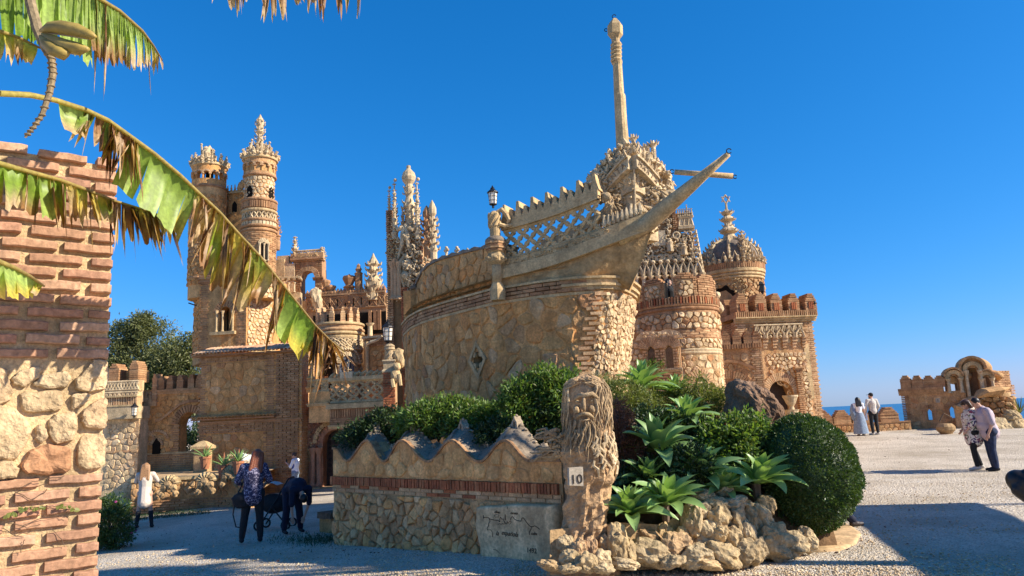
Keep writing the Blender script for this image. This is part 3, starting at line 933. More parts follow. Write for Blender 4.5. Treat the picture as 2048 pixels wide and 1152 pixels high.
def pebbles():
 rng = np.random.default_rng(4)
 V0 = np.array([tuple(p) for p in ICO[0][0]]); Q0 = np.array(ICO[0][1])
 n = 9000
 VV = []; QQ = []
 k = 0
 while k < n:
  px, py = rng.uniform(150, 2040), 1152 - 230 * rng.random() ** 1.6
  p = on_ground(px, py)
  if p.y > 17 or p.y < 4: continue
  s = rng.uniform(.006, .016)
  VV.append(V0 * np.array([s, s, s * .6]) * rng.uniform(.7, 1.3, 3) + np.array([p.x, p.y, p.z + s * .3])); QQ.append(Q0 + k * 12); k += 1
 kind(npmesh('gravel_pebbles', np.concatenate(VV), np.concatenate(QQ), M['pebble']), 'stuff')
M['pebble'] = stone_mat('pebble', [(.42, .35, .27), (.56, .49, .40), (.66, .60, .50), (.50, .41, .31)], bump=.1, stain_amt=.1)
pebbles()
# ------------------------------------------------------------------ near pillar of brick and rough stone
PE = at(219, 700, 3.6)
PD = Vector((.77, .64, 0)).normalized()
PA = PE - PD * 1.25
PF = Flat(PA, PE)
def fore_pillar():
 t = thing('masonry_pillar', (PA.x, PA.y, G(PA.x, PA.y)), 'tall brick pillar with a band of rough cream stones, behind the banana leaves', 'pillar')
 top = PF.uv(222, 322)[1]; vb = PF.uv(100, 727)[1]; vs = PF.uv(100, 948)[1]
 L = PF.L
 mb = MB()
 mb.fbox(PF, 0, L - .012, -.12, top - .03, -.9, 0, 1)
 mb.build('core', M['sand_mortar'], t)
 protos = []
 for k in range(6):
  m = MB()
  bl = (.226, .226, .226, .226, .105, .105)[k]
  NX = 7 if bl > .2 else 4
  V = []; Q = []
  sd = k * 7.3
  sec = [(-.0215, -.06), (-.021, .024), (-.016, .031), (.015, .033), (.0203, .027), (.021, -.06)]   # (v, d)
  for i in range(NX + 1):
   f = i / NX
   e = 1 - .16 * (1 if i in (0, NX) else 0)
   for v, d in sec:
    V.append((f * bl - bl / 2 + (.006 if i == 0 else -.006 if i == NX else 0), -(d * (e if d > 0 else 1)) - .007 * nz(f * 3 + sd, v * 60, d, 2.2), v * (.98 if i in (0, NX) else 1) + .005 * nz(f * 5 + sd, d * 9, 2, 1.3)))
  for i in range(NX):
   for j in range(5): Q.append((i * 6 + j, (i + 1) * 6 + j, (i + 1) * 6 + j + 1, i * 6 + j + 1))
  Q.append(tuple(range(5, -1, -1))); Q.append(tuple(range(NX * 6, NX * 6 + 6)))
  m.add(V, Q)
  me = bpy.data.meshes.new('brick'); me.from_pydata(m.v, [], m.f); me.materials.append(M['fore_brick']); me.update()
  protos.append(me)
 rz = atan2(PD.y, PD.x)
 base = wloc(t)
 def put(u, v, k):
  o = link('brick', protos[k], t)
  o.location = PF(u, v, R.uniform(-.006, .006)) - base
  o.rotation_euler = (R.uniform(-.03, .03), R.uniform(-.022, .022), rz + R.uniform(-.02, .02))
  o.scale = (R.uniform(.93, 1.05), 1, R.uniform(.88, 1.12))
 def rows(v0, v1):
  n = round((v1 - v0) / .0625); p = (v1 - v0) / n
  for r in range(n):
   v = v0 + (r + .5) * p
   u = L - .002
   half = r % 2
   first = True
   while u > 0.1:
    bl = .105 if (first and half) else .226
    put(u - bl / 2, v + R.uniform(-.003, .003), R.choice((4, 5)) if bl < .2 else R.randrange(4))
    u -= bl + .022 + R.uniform(-.006, .01); first = False
 rows(vb + .015, top + .01)
 rows(PF.uv(190, 1190)[1] - .75, vs)
 # rough stones of the middle band, outlines read from the picture (zoomed 2.55 times)
 Z = [[(-30, 90), (30, 95), (45, 150), (70, 215), (40, 265), (-30, 290)], [(55, 150), (100, 105), (190, 82), (218, 100), (195, 150), (130, 188), (70, 185)],
   [(160, 175), (205, 125), (300, 112), (345, 108), (362, 150), (340, 196), (230, 200)], [(95, 215), (315, 205), (322, 300), (250, 318), (110, 320)],
   [(380, 150), (440, 95), (480, 45), (545, 55), (557, 140), (540, 205), (440, 218), (378, 200)], [(360, 225), (440, 222), (462, 235), (420, 290), (365, 308)],
   [(408, 320), (470, 265), (545, 240), (553, 330), (540, 400), (440, 405), (412, 370)], [(-40, 285), (60, 285), (130, 340), (162, 400), (130, 500), (70, 565), (-40, 560)],
   [(240, 360), (280, 325), (380, 318), (398, 390), (360, 470), (270, 482), (245, 430)], [(178, 400), (205, 375), (240, 410), (238, 460), (190, 480), (174, 450)],
   [(100, 590), (150, 510), (230, 478), (350, 490), (362, 560), (355, 620), (230, 642), (120, 625)], [(385, 500), (420, 425), (530, 420), (555, 480), (545, 590), (460, 612), (392, 600)],
   [(-40, 570), (60, 560), (98, 610), (80, 652), (-40, 662)]]
 for i, P in enumerate(Z):
  Q = [PF.uv(x / 2.55, 700 + y / 2.55) for x, y in P]
  Q = [(min(u, L + .005), v) for u, v in Q]
  # round and refine the outline
  O = []
  for a, b in zip(Q, Q[1:] + Q[:1]):
   for f in (.12, .38, .62, .88):
    j = .004
    O.append((a[0] + (b[0] - a[0]) * f + R.uniform(-j, j), a[1] + (b[1] - a[1]) * f + R.uniform(-j, j)))
  mb = MB(); stone_geo(mb, PF, O, .036, -.03, .45, 2, tilt=.4)
  c = PF(sum(u for u, v in O) / len(O), sum(v for u, v in O) / len(O), 0)
  o = mb.build('stone', M['red_rubble'] if i == 10 else M['fore_rubble'], t, origin=c)
  if i == 10: o['label'] = 'reddish broad stone at the foot of the stone band'
 return t
fore_pillar()
def creeper():
 p = PF(.9, 1.35, .03)
 t = thing('climbing_vine', p, 'thin creeper with small yellow green leaves clinging to the low pillar bricks', 'vine')
 mb = MB(); lf = []
 def line(pts, r=.0016):
  q = [PF.uv(x / 2.55, 700 + y / 2.55) for x, y in pts]
  w = []
  for a, b in zip(q, q[1:]):
   for i in range(4):
    f = i / 4; w.append(PF(a[0] + (b[0] - a[0]) * f + R.uniform(-.003, .003), a[1] + (b[1] - a[1]) * f + R.uniform(-.003, .003), .042 + R.uniform(-.004, .004)))
  mb.tube(w, r, 4)
 line([(-20, 860), (60, 830), (150, 800), (260, 795), (390, 820)])
 line([(90, 700), (160, 670), (260, 650), (340, 640)]); line([(40, 880), (130, 900), (220, 880)])
 line([(100, 900), (190, 860), (300, 840), (360, 850)]); line([(70, 720), (150, 760), (210, 730), (240, 700)])
 line([(120, 960), (100, 1000), (96, 1040)]); line([(250, 900), (300, 950), (330, 1010)]); line([(0, 900), (60, 940), (130, 950)])
 mb.build('stem', M['twig'], t)
 for x, y in ((20, 850), (35, 840), (60, 830), (70, 840), (95, 808), (105, 815), (125, 805), (150, 800), (165, 812), (180, 805), (200, 800), (215, 805), (285, 800), (300, 795), (322, 800), (345, 798), (360, 810), (380, 812)):
  u, v = PF.uv(x / 2.55, 700 + y / 2.55)
  m = MB(); a = R.uniform(0, 6.28); s = R.uniform(.008, .014)
  V = [PF(u + s * cos(a + q) * k, v + s * sin(a + q) * k, .05 + R.uniform(-.004, .006)) for q, k in ((0, 1.2), (1.1, .8), (2.4, .9), (3.14, .5), (3.9, .9), (5.2, .8))]
  m.add(V, [(0, 1, 2), (0, 2, 3), (0, 3, 4), (0, 4, 5)])
  m.build('leaf', M['leaf_yellow'], t)
creeper()
# ------------------------------------------------------------------ wave-topped planter wall
WA = on_ground(668, 1088); WB = on_ground(1134, 1124)
PW = Flat(WA, WB)
WT = .32
PWR = Flat(PW(0, 0, -WT), PW(PW.L, 0, -WT))
def keyed(keys, frame):
 q = [frame.uv(x, y) for x, y in keys]
 def f(u):
  if u <= q[0][0]: return q[0][1]
  for (a, va), (b, vb) in zip(q, q[1:]):
   if u <= b:
    k = (u - a) / (b - a); k = (1 - cos(pi * k)) / 2
    return va + (vb - va) * k
  return q[-1][1]
 return q, f
FK = [(672, 896), (696, 921), (736, 880), (771, 922), (804, 880), (859, 922), (904, 880), (961, 922), (1011, 880), (1062, 921), (1100, 920)]
RK = [(690, 872), (719, 896), (752, 862), (789, 897), (830, 859), (874, 895), (927, 855), (978, 893), (1034, 849), (1088, 898), (1122, 906)]
WFQ, wave_front = keyed(FK, PW)
WRQ, wave_rear = keyed(RK, PWR)
M['cap_edge'] = stone_mat('coping_edge_stone', [(.33, .28, .22), (.38, .32, .25)], stain=(.16, .135, .11), stain_amt=.8, bump=.5, warm=(1.05, .97, .85))
def planter_wall():
 t = thing('planter_wall', WA, 'low stone wall with wave shaped top, red brick band and grey scaled coping', 'wall')
 L = PW.L
 vt = (PW.uv(668, 953)[1] + PW.uv(1122, 966)[1]) / 2
 vh = .135
 v_band0, v_band1 = vt - vh, vt
 base = lambda u: G(*PW(u, 0)[:2]) - .15
 mb = MB()
 n = 60
 mb.fbox(PW, 0, L, base, lambda u: wave_front(u) - .012, -WT, 0, n)
 mb.build('core', M['wet_mortar'], t)
 # upper panel of broad stones
 stones(PW, .0, L - .02, v_band1 + .01, v_band1 + .62, .2, t, M['panel'], h=.028, gap=.006, skip=lambda u, v: v > wave_front(u) - .09, ratio=1.25, jit=.7, rnd=.6, tilt=.2)
 mb = MB()
 mb.fbox(PW, 0, L, v_band1, lambda u: wave_front(u) - .02, -.02, .012, 80)
 mb.build('panel_bed', M['panel'], t)
 # coping edge, a dark tile on edge following the wave
 mb = MB(); V = []
 us = [L * i / 120 for i in range(121)]
 for i in range(120):
  a, b = us[i], us[i + 1]
  mb.fbox(PW, a, b, lambda u: wave_front(u) - .022, lambda u: wave_front(u) + .012, -.1, .035 + .004 * (i % 5 == 0), 1)
 mb.build('coping_edge', M['brick'], t)
 # coping surface between the two wave lines, covered with scales
 mb = MB(); V = []; Q = []
 NS, NC = 6, 5
 grid = []
 for i in range(len(FK) - 1):
  for s in range(NS):
   k = s / NS; kk = (1 - cos(pi * k)) / 2
   fu = WFQ[i][0] + (WFQ[i + 1][0] - WFQ[i][0]) * k; fv = WFQ[i][1] + (WFQ[i + 1][1] - WFQ[i][1]) * kk
   ru = WRQ[i][0] + (WRQ[i + 1][0] - WRQ[i][0]) * k; rv = WRQ[i][1] + (WRQ[i + 1][1] - WRQ[i][1]) * kk
   A = PW(fu, fv + .012, -.02); B = PWR(ru, rv, 0)
   grid.append([A.lerp(B, c / NC) + Vector((0, 0, .05 * sin(pi * c / NC) * (1 if i % 2 else -.2))) for c in range(NC + 1)])
 for row in grid: V += row
 for i in range(len(grid) - 1):
  for c in range(NC):
   a = i * (NC + 1) + c
   Q.append((a, a + 1, a + NC + 2, a + NC + 1))
 mb.add(V, Q)
 # thickness below the rear edge
 mb2 = MB()
 for i in range(len(grid) - 1):
  p, q = grid[i][NC], grid[i + 1][NC]
  bk = -PW.n * .05
  mb2.hexa([p - Vector((0, 0, .5)), q - Vector((0, 0, .5)), q - Vector((0, 0, .5)) + bk, p - Vector((0, 0, .5)) + bk, p, q, q + bk, p + bk])
 mb.build('coping', M['grey_cap'], t, smooth=True)
 mb2.build('coping_back', M['grey_cap'], t)
 sc = bpy.data.meshes.new('scale_tile')
 m = MB(); m.add([(0, 0, .012)] + [(cos(a * pi / 5) * .042, sin(a * pi / 5) * .042, 0) for a in range(10)], [(0, 1 + i, 1 + (i + 1) % 10) for i in range(10)])
 sc.from_pydata(m.v, [], m.f); sc.materials.append(M['grey_cap']); sc.update()
 for i in range(1, len(grid) - 2, 2):
  for c in range(NC):
   f = .5 + (.5 if (i // 2) % 2 else 0)
   p = grid[i][c].lerp(grid[i][min(NC, c + 1)], f * .9)
   e1 = grid[i + 1][c] - grid[i - 1][c]; e2 = grid[i][min(NC, c + 1)] - grid[i][max(0, c)]
   if e1.length < 1e-5 or e2.length < 1e-5: continue
   nn = e1.cross(e2).normalized()
   if nn.z < 0: nn = -nn
   o = link('scale_tile', sc, t)
   o.location = p + nn * .002 - wloc(t)
   o.rotation_euler = nn.to_track_quat('Z', 'Y').to_euler()
   k = R.uniform(.85, 1.15); o.scale = (k, k, 1)
 # finials on the rear crests and in the troughs
 for i, (x, y) in enumerate(RK[:-1]):
  u, v = WRQ[i]
  big = i % 2 == 0
  w, h = (.062, .115) if big else (.045, .075)
  mb = MB()
  P = [(u - w, v - .06), (u - w * .75, v + h * .35), (u - w * .3, v + h * .62), (u - w * .12, v + h), (u + w * .12, v + h), (u + w * .3, v + h * .62), (u + w * .75, v + h * .35), (u + w, v - .06)]
  hole = [(u - w * .3, v + h * .02), (u - w * .22, v + h * .32), (u, v + h * .46), (u + w * .22, v + h * .32), (u + w * .3, v + h * .02)]
  # ring built as a strip of blocks round the opening
  out_ = [(u - w, v - .06)] + P[1:-1] + [(u + w, v - .06)]
  inn = [(u - w * .3, v - .06), hole[0], hole[1], hole[2], hole[2], hole[3], hole[4], (u + w * .3, v - .06)]
  for k in range(len(out_) - 1):
   q = [out_[k], out_[k + 1], inn[min(k + 1, 7)], inn[min(k, 7)]]
   mb.prism(PWR, q, -.07, .06)
  mb.ico(PWR(u, v + h * 1.05, 0), .022 if big else .014, 1, .3)
  mb.build('finial', M['cap_edge'], t)
  # knobbly edge running down from each finial
 mb = MB()
 for i in range(0, len(grid) - 1):
  p = grid[i][NC]
  mb.ico(p + Vector((0, 0, .012)), (.03, .03, .022), 1, .5, seed=i)
 kind(mb.build('coping_rim', M['cap_edge'], t), 'stuff')
 # soldier bricks, one by one
 protos = []
 for k in range(4):
  m = MB(); m.box((0, 0, 0), (.042, .13, vh * .94))
  for q in range(len(m.v)):
   x, y, z = m.v[q]; m.v[q] = (x + R.uniform(-.004, .004), y + R.uniform(-.004, .004), z + R.uniform(-.005, .005))
  me = bpy.data.meshes.new('brick'); me.from_pydata(m.v, [], m.f); me.materials.append(M['red_brick']); me.update(); protos.append(me)
 rz = atan2(PW.t.y, PW.t.x)
 nb = int((L - .03) / .056)
 for i in range(nb + 1):
  o = link('brick', protos[R.randrange(4)], t)
  o.location = PW(-.02 + (L - .03) * (i + .5) / (nb + 1), (v_band0 + v_band1) / 2 + R.uniform(-.004, .004), -.012 + R.uniform(-.008, .008)) - wloc(t)
  o.rotation_euler = (0, R.uniform(-.04, .04), rz + R.uniform(-.05, .05))
 o = MB(); o.fbox(PW, -.03, .03, v_band0, v_band1, -.2, .055); o.build('brick', M['red_brick'], t)
 # two stretcher courses under it
 v = v_band0
 for r in range(2):
  u = -.01 - (.12 if r else 0)
  while u < L - .05:
   a, b = max(-.01, u), min(L - .02, u + .24)
   if b - a > .04:
    m = MB(); m.fbox(PW, a, b, v - .05, v - .006, -.06, .018 + R.uniform(-.004, .006), 1, jit=.003)
    m.build('brick', M['red_brick'] if R.random() < .16 else M['pale_brick'], t, origin=PW((a + b) / 2, v - .03, 0))
   u += .258
  v -= .056
 # rubble below
 stones(PW, 0, L - .05, -.35, v - .005, .15, t, M['planter'], h=.042, gap=.008, cut=.10, skip=lambda u, w: w < G(*PW(u, 0)[:2]) - .05, ratio=1.05, jit=1.0, rnd=.7, limit=300, mats2=M['panel'], p2=.25, tilt=.9)
 # left end
 e = MB(); e.fbox(PW, -.012, .002, -.3, lambda u: wave_front(0) - .02, -WT, -.01, 1); e.build('end_face', M['rubble'], t)
 return t
planter_wall()
def map_slab():
 P = [PW.uv(x, y) for x, y in ((964, 1012), (1010, 1009), (1060, 1007), (1104, 1009), (1122, 1007), (1127, 1022), (1127, 1052), (1131, 1086), (1134, 1108), (1105, 1120), (1060, 1124), (1010, 1122), (975, 1118), (969, 1080), (962, 1045))]
 c = PW(*P[12], .06);
 t = thing('engraved_slab', (c.x, c.y, G(c.x, c.y)), 'pale worn slab engraved with a coastline, script and the date 1492', 'stone slab')
 cu = sum(p[0] for p in P) / len(P); cv = sum(p[1] for p in P) / len(P)
 O = []
 for a, b in zip(P, P[1:] + P[:1]):
  for f in (0, .33, .66): O.append((a[0] + (b[0] - a[0]) * f + R.uniform(-.006, .006), a[1] + (b[1] - a[1]) * f + R.uniform(-.006, .006)))
 mb = MB(); n = len(O); V = []; Q = []
 rings = [(1.0, -.02), (1.0, .085), (.975, .125), (.93, .138), (.88, .140), (.6, .141), (.3, .141)]
 for i, (k, d) in enumerate(rings):
  for u, v in O:
   x, y = cu + (u - cu) * k, cv + (v - cv) * k
   e = d + (.02 * nz(x, y, 1, 9) if i in (1, 2) else .002 * nz(x, y, 1, 12))
   # ragged lip along the right edge
   if i in (2, 3) and u > cu + .3: e += .03 * nz(x, y, 5, 14)
   V.append(PW(x, y, e))
 V.append(PW(cu, cv, .141))
 for i in range(len(rings) - 1):
  for k in range(n):
   a = i * n + k; b = i * n + (k + 1) % n
   Q.append((a, b, b + n, a + n))
 o = (len(rings) - 1) * n
 for k in range(n): Q.append((o + k, o + (k + 1) % n, len(rings) * n))
 mb.add(V, Q)
 mb.build('slab', M['pale'], t, smooth=True)
 D = .1445
 def z(x, y): return PW.uv(940 + x * 220 / 1473, 980 + y * 172 / 1152)
 def smooth(pts):
  q = [z(*p) for p in pts]
  return q
 mp = MB()
 def S_(pts, r=.0042): stroke(mp, PW, smooth(pts), r, D)
 S_([(280, 320), (282, 365), (285, 350), (345, 350), (370, 370), (430, 385), (480, 390), (502, 410), (500, 375), (510, 345), (530, 375), (545, 365), (558, 400)])
 S_([(572, 310), (572, 385)], .005); S_([(640, 385), (655, 345), (672, 338), (700, 375), (740, 392), (785, 398), (795, 360), (815, 352), (840, 385), (870, 430), (900, 462), (930, 472), (970, 460), (1000, 478), (1035, 505)])
 S_([(480, 440), (500, 430), (515, 440), (540, 432), (560, 440), (565, 400), (585, 440), (600, 402), (610, 430), (640, 395), (655, 410), (630, 440)], .0036)
 S_([(358, 360), (370, 400), (352, 430), (350, 460), (330, 490), (335, 515), (380, 515), (398, 540), (405, 610)], .0036)
 S_([(920, 475), (918, 505), (895, 540), (900, 580)], .0036)
 S_([(425, 320), (440, 345), (485, 342), (490, 320), (455, 312), (425, 320)], .003); S_([(415, 775), (450, 778), (480, 800), (497, 825)], .003); S_([(605, 205), (600, 240)], .003)
 mp.build('engraved_map', M['ink'], t)
 def T(s, x, y, size, shear=.35, rot=0.0, nm='inscription', space=1.0):
  u, v = z(x, y); text(s, PW, u, v, size, t, M['ink'], D, nm, .002, shear, rot, space=space)
 k = .0009
 T('cibao', 465, 278, .05); T('monte', 690, 292, .05); T('1492', 925, 790, .085, .05)
 T('la', 465, 560, .085, .4, -.03); T('espa\u00f1ola', 630, 565, .085, .4, -.03); T('cuba', 955, 562, .055, .4)
 return t
map_slab()
# ------------------------------------------------------------------ carved rock post with the bearded head
class PostF:
 def __init__(s, lev, Y):
  s.q = []
  for py, xl, xr in lev:
   a, b = at(xl, py, Y), at(xr, py, Y)
   s.q.append((a.z, (a.x + b.x) / 2, (b.x - a.x) / 2))
  s.q.sort(); s.Y = Y
 def sec(s, v):
  q = s.q
  if v <= q[0][0]: return q[0][1:]
  for a, b in zip(q, q[1:]):
   if v <= b[0]:
    k = (v - a[0]) / (b[0] - a[0]); k = k * k * (3 - 2 * k)
    return a[1] + (b[1] - a[1]) * k, a[2] + (b[2] - a[2]) * k
  return q[-1][1:]
 def __call__(s, a, v, d=0.0):
  cx, r = s.sec(v)
  return Vector((cx + (r + d) * cos(a), s.Y + (r * .85 + d) * sin(a), v))
POST = PostF([(749, 1164, 1178), (752, 1152, 1190), (762, 1139, 1203), (785, 1132, 1212), (815, 1132, 1216), (850, 1131, 1219), (880, 1124, 1222), (905, 1118, 1226), (930, 1126, 1230), (955, 1130, 1228), (985, 1131, 1221), (1020, 1130, 1218), (1055, 1127, 1212), (1085, 1122, 1206), (1110, 1116, 1214), (1135, 1106, 1228), (1152, 1100, 1238)], 8.55)
def rock_post():
 p = on_ground(1170, 1146)
 t = thing('carved_post', (p.x, 8.55, p.z), 'rough rock post carved as a bearded head, with a plate reading 10', 'sculpture')
 za, zb = POST.q[0][0], POST.q[-1][0]
 zface = at(1170, 900, 8.55).z
 mb = MB(); NL, NA = 74, 40; V = []; Q = []
 for j in range(NL + 1):
  v = za + (zb - za) * j / NL
  for k in range(NA):
   a = 2 * pi * k / NA
   amp = .055 if v < zface else .03
   d = amp * nz(cos(a), sin(a), v * 1.6, 3.4) + amp * .6 * nz(cos(a), sin(a), v * 1.6 + 9, 8.5) + .012 * nz(cos(a) * 2, sin(a) * 2, v * 3 + 4, 9)
   V.append(POST(a, v, d))
 for j in range(NL):
  for k in range(NA):
   a = j * NA + k; b = j * NA + (k + 1) % NA
   Q.append((a, b, b + NA, a + NA))
 Q.append(tuple(range(NL * NA, NL * NA + NA)))
 mb.add(V, Q); mb.build('body', M['rock'], t)
 # hair and beard: strands laid over the head
 hair = MB()
 rr = random.Random(3)
 zt, zc = at(1170, 756, 8.55).z, at(1170, 885, 8.55).z
 fa = radians(-108)                                              # the face looks a little to the left of the camera
 for i in range(360):
  a = rr.uniform(-pi, pi)
  rel = (a - fa + pi) % (2 * pi) - pi
  front = abs(rel) < .62
  if front: v0 = at(1170, rr.choice((756, 760, 766, 838, 843, 850, 858)), 8.55).z
  else: v0 = zt - rr.uniform(0, .34)
  ln = rr.uniform(.16, .36)
  w = rr.uniform(-.22, .22); dd = .012 + rr.uniform(0, .03)
  if front and v0 > at(1170, 800, 8.55).z: ln = .07; w += .9 * (1 if rel > 0 else -1)
  P = [POST(a + w * f + .05 * sin(f * 7 + i), v0 - ln * f, dd + .012 * sin(f * 6 + i)) for f in (0, .2, .4, .6, .8, 1)]
  r0 = rr.uniform(.006, .0135)
  hair.tube(P, [r0 * .6, r0, r0 * 1.1, r0, r0 * .8, r0 * .4], 5)
 hair.build('hair', M['root'], t)
 face = MB()
 def fp(px, py, d):
  v = at(1170, py, 8.55).z
  cx, r = POST.sec(v)
  x = at(px, py, 8.55).x
  return Vector((x, 8.55 - .85 * sqrt(max(.0004, r * r - (x - cx) ** 2)) - d, v))
 face.tube([fp(1146, 800, .02), fp(1156, 791, .045), fp(1167, 792, .06), fp(1180, 789, .05), fp(1192, 798, .03)], [.018, .026, .028, .026, .018], 6)
 face.tube([fp(1164, 793, .05), fp(1163, 805, .075), fp(1162, 815, .095), fp(1165, 822, .05)], [.018, .022, .032, .016], 6)
 for ex in (1152, 1179): face.ico(fp(ex, 803, .006), (.024, .02, .016), 2)
 face.ico(fp(1150, 819, .03), (.035, .03, .04), 2, .3); face.ico(fp(1180, 819, .03), (.035, .03, .04), 2, .3)
 face.tube([fp(1148, 836, .03), fp(1156, 829, .06), fp(1165, 827, .07), fp(1174, 829, .06), fp(1184, 837, .03)], [.012, .02, .02, .02, .012], 6)
 face.tube([fp(1158, 839, .04), fp(1166, 840, .05), fp(1174, 839, .04)], [.006, .01, .006], 5)
 face.build('face', M['root'], t, smooth=True)
 # stone tresses spilling over the wall to the left
 tr = MB()
 for i in range(46):
  x0 = rr.uniform(1105, 1150); y0 = rr.uniform(862, 905)
  A = at(x0, y0, 8.5); ln = rr.uniform(.12, .42)
  P = [A + Vector((-ln * f * .8 + .03 * sin(f * 7 + i), ln * f * .62 - .04, .035 * sin(f * 4 + i * 1.3) - .10 * f * (y0 > 880))) for f in (0, .2, .4, .6, .8, 1)]
  r0 = rr.uniform(.012, .024)
  tr.tube(P, [r0, r0 * 1.1, r0, r0 * .9, r0 * .7, r0 * .35], 5)
 tr.build('tress', M['root'], t)
 # folds below the beard on the right
 fo = MB()
 for i in range(40):
  a = rr.uniform(radians(-80), radians(30)); v0 = at(1170, rr.uniform(860, 930), 8.55).z
  P = [POST(a + .12 * sin(f * 5 + i), v0 - f * rr.uniform(.12, .2), .015 + .02 * sin(f * 3)) for f in (0, .33, .66, 1)]
  fo.tube(P, [.012, .02, .018, .006], 5)
 fo.build('fold', M['carved'], t)
 # number plate
 F = Flat(at(1136, 960, 8.13), at(1172, 960, 8.17))
 m = MB(); q = [F.uv(x, y) for x, y in ((1138, 936), (1166, 934), (1167, 972), (1139, 971))]
 m.prism(F, q[::-1], -.07, .0); o = m.build('number_plate', M['white_plate'], t)
 cu, cv = F.uv(1153, 959)
 text('10', F, cu, cv, .135, o, M['ink'], .004, 'numeral', .003, space=1.05)
 return t
rock_post()
# ------------------------------------------------------------------ planting bed, rockery
def y_front(x):
 if x < WB.x: return WA.y + (x - WA.x) * (WB.y - WA.y) / (WB.x - WA.x) + .38
 return 8.75 + .28 * (x - WB.x)
def bed_z(x, y):
 f = y - y_front(x)
 z = .62 + .50 * f - .03 * f * f
 if x < 0: z = max(z, 1.0 + .3 * f) if f > 0 else z
 z = min(z, 1.62 if x < .3 else 2.05)
 if f < 0: z = -.6
 e = sstep(4.15, 3.7, x)
 return z * e - .4 * (1 - e) + .04 * nz(x, y, 2, 2.4)
def build_bed():
 xs = np.linspace(-3.2, 4.4, 70); ys = np.linspace(8.4, 16.0, 66)
 V = [(x, y, bed_z(x, y)) for y in ys for x in xs]; nx = len(xs)
 Q = []
 for j in range(len(ys) - 1):
  for i in range(nx - 1):
   q = (j * nx + i, j * nx + i + 1, (j + 1) * nx + i + 1, (j + 1) * nx + i)
   if max(V[k][2] for k in q) > -.3: Q.append(q)
 kind(npmesh('planting_bed', V, Q, M['soil'], smooth=True), 'structure')
build_bed()
def rockery():
 p = on_ground(1400, 1130)
 t = thing('rockery_wall', p, 'low rockery edging of knobbly cemented limestone lumps below the agaves', 'rockery')
 rr = random.Random(5)
 # (px, py, half width px, half height px, depth)
 RK_ = [(1132, 1088, 18, 16, 8.35), (1158, 1098, 16, 18, 8.2), (1180, 1095, 14, 20, 8.25), (1140, 1118, 20, 16, 8.1), (1172, 1125, 22, 18, 8.0), (1202, 1118, 20, 18, 8.2), (1212, 1092, 16, 20, 8.4),
   (1235, 1090, 24, 36, 8.4), (1262, 1108, 12, 26, 8.4), (1300, 1108, 42, 24, 8.5), (1350, 1096, 34, 30, 8.6), (1345, 1124, 24, 12, 8.3), (1392, 1112, 34, 22, 8.5), (1440, 1108, 40, 24, 8.6), (1490, 1108, 34, 26, 8.7), (1420, 1130, 26, 10, 8.4),
   (1290, 1072, 34, 22, 8.8), (1385, 1050, 20, 38, 8.8), (1410, 1070, 26, 28, 8.75), (1402, 1020, 22, 18, 8.85), (1438, 1036, 24, 26, 8.8), (1470, 1040, 20, 30, 8.9), (1462, 1078, 22, 24, 8.75), (1492, 1070, 18, 28, 8.85), (1430, 1006, 26, 13, 8.9), (1468, 1006, 24, 13, 8.95), (1500, 1036, 14, 24, 9.0),
   (1404, 992, 24, 14, 9.0), (1450, 984, 20, 11, 9.1), (1520, 1046, 20, 38, 9.1), (1545, 1082, 34, 34, 8.95), (1530, 1010, 18, 20, 9.2), (1582, 1090, 30, 24, 9.1), (1612, 1080, 22, 22, 9.2), (1560, 1104, 24, 12, 8.9), (1250, 1128, 26, 10, 8.2), (1100, 1130, 22, 10, 8.1), (1138, 1138, 20, 9, 7.95), (1205, 1136, 22, 10, 8.0),
   (1365, 1070, 14, 14, 8.7), (1330, 1064, 18, 16, 8.8), (1440, 1066, 14, 14, 8.65), (1515, 1098, 18, 20, 8.8)]
 for i, (px, py, a, b, Y) in enumerate(RK_):
  c = at(px, py, Y); k = Y / FPX
  mb = MB()
  rot = Matrix.Rotation(rr.uniform(-.4, .4), 3, 'Z') @ Matrix.Rotation(rr.uniform(-.3, .3), 3, 'Y')
  mb.ico(c, (a * k * 1.0, max(a, b) * k * .8, b * k * 1.02), 3, .36, rot=rot, seed=i * 2.3, fr=1.5)
  mb.build('stone', M['rock'], t, origin=c)
 # cement bed behind the lumps
 mb = MB(); V = []; Q = []
 K = [(1100, 1138, 1060, 8.3), (1240, 1130, 1045, 8.6), (1330, 1125, 1050, 8.75), (1400, 1120, 985, 9.0), (1500, 1115, 1000, 9.1), (1550, 1112, 1046, 9.15), (1606, 1098, 1078, 9.25)]
 for px, y0, y1, Y in K:
  a, b = at(px, y0 + 12, Y - .06), at(px, y1, Y + .04)
  for f in (0, .5, 1): V.append(a.lerp(b, f) + Vector((0, .05 * nz(px * .1, f * 3, 1), 0)))
  V.append(b + Vector((0, .5, -.1)))
 for i in range(len(K) - 1):
  for j in range(3): Q.append((4 * i + j, 4 * i + 4 + j, 4 * i + 5 + j, 4 * i + 1 + j))
 mb.add(V, Q); mb.build('cement_bed', M['wet_mortar'], t)
 # a paved apron at the right-hand foot
 return t
rockery()
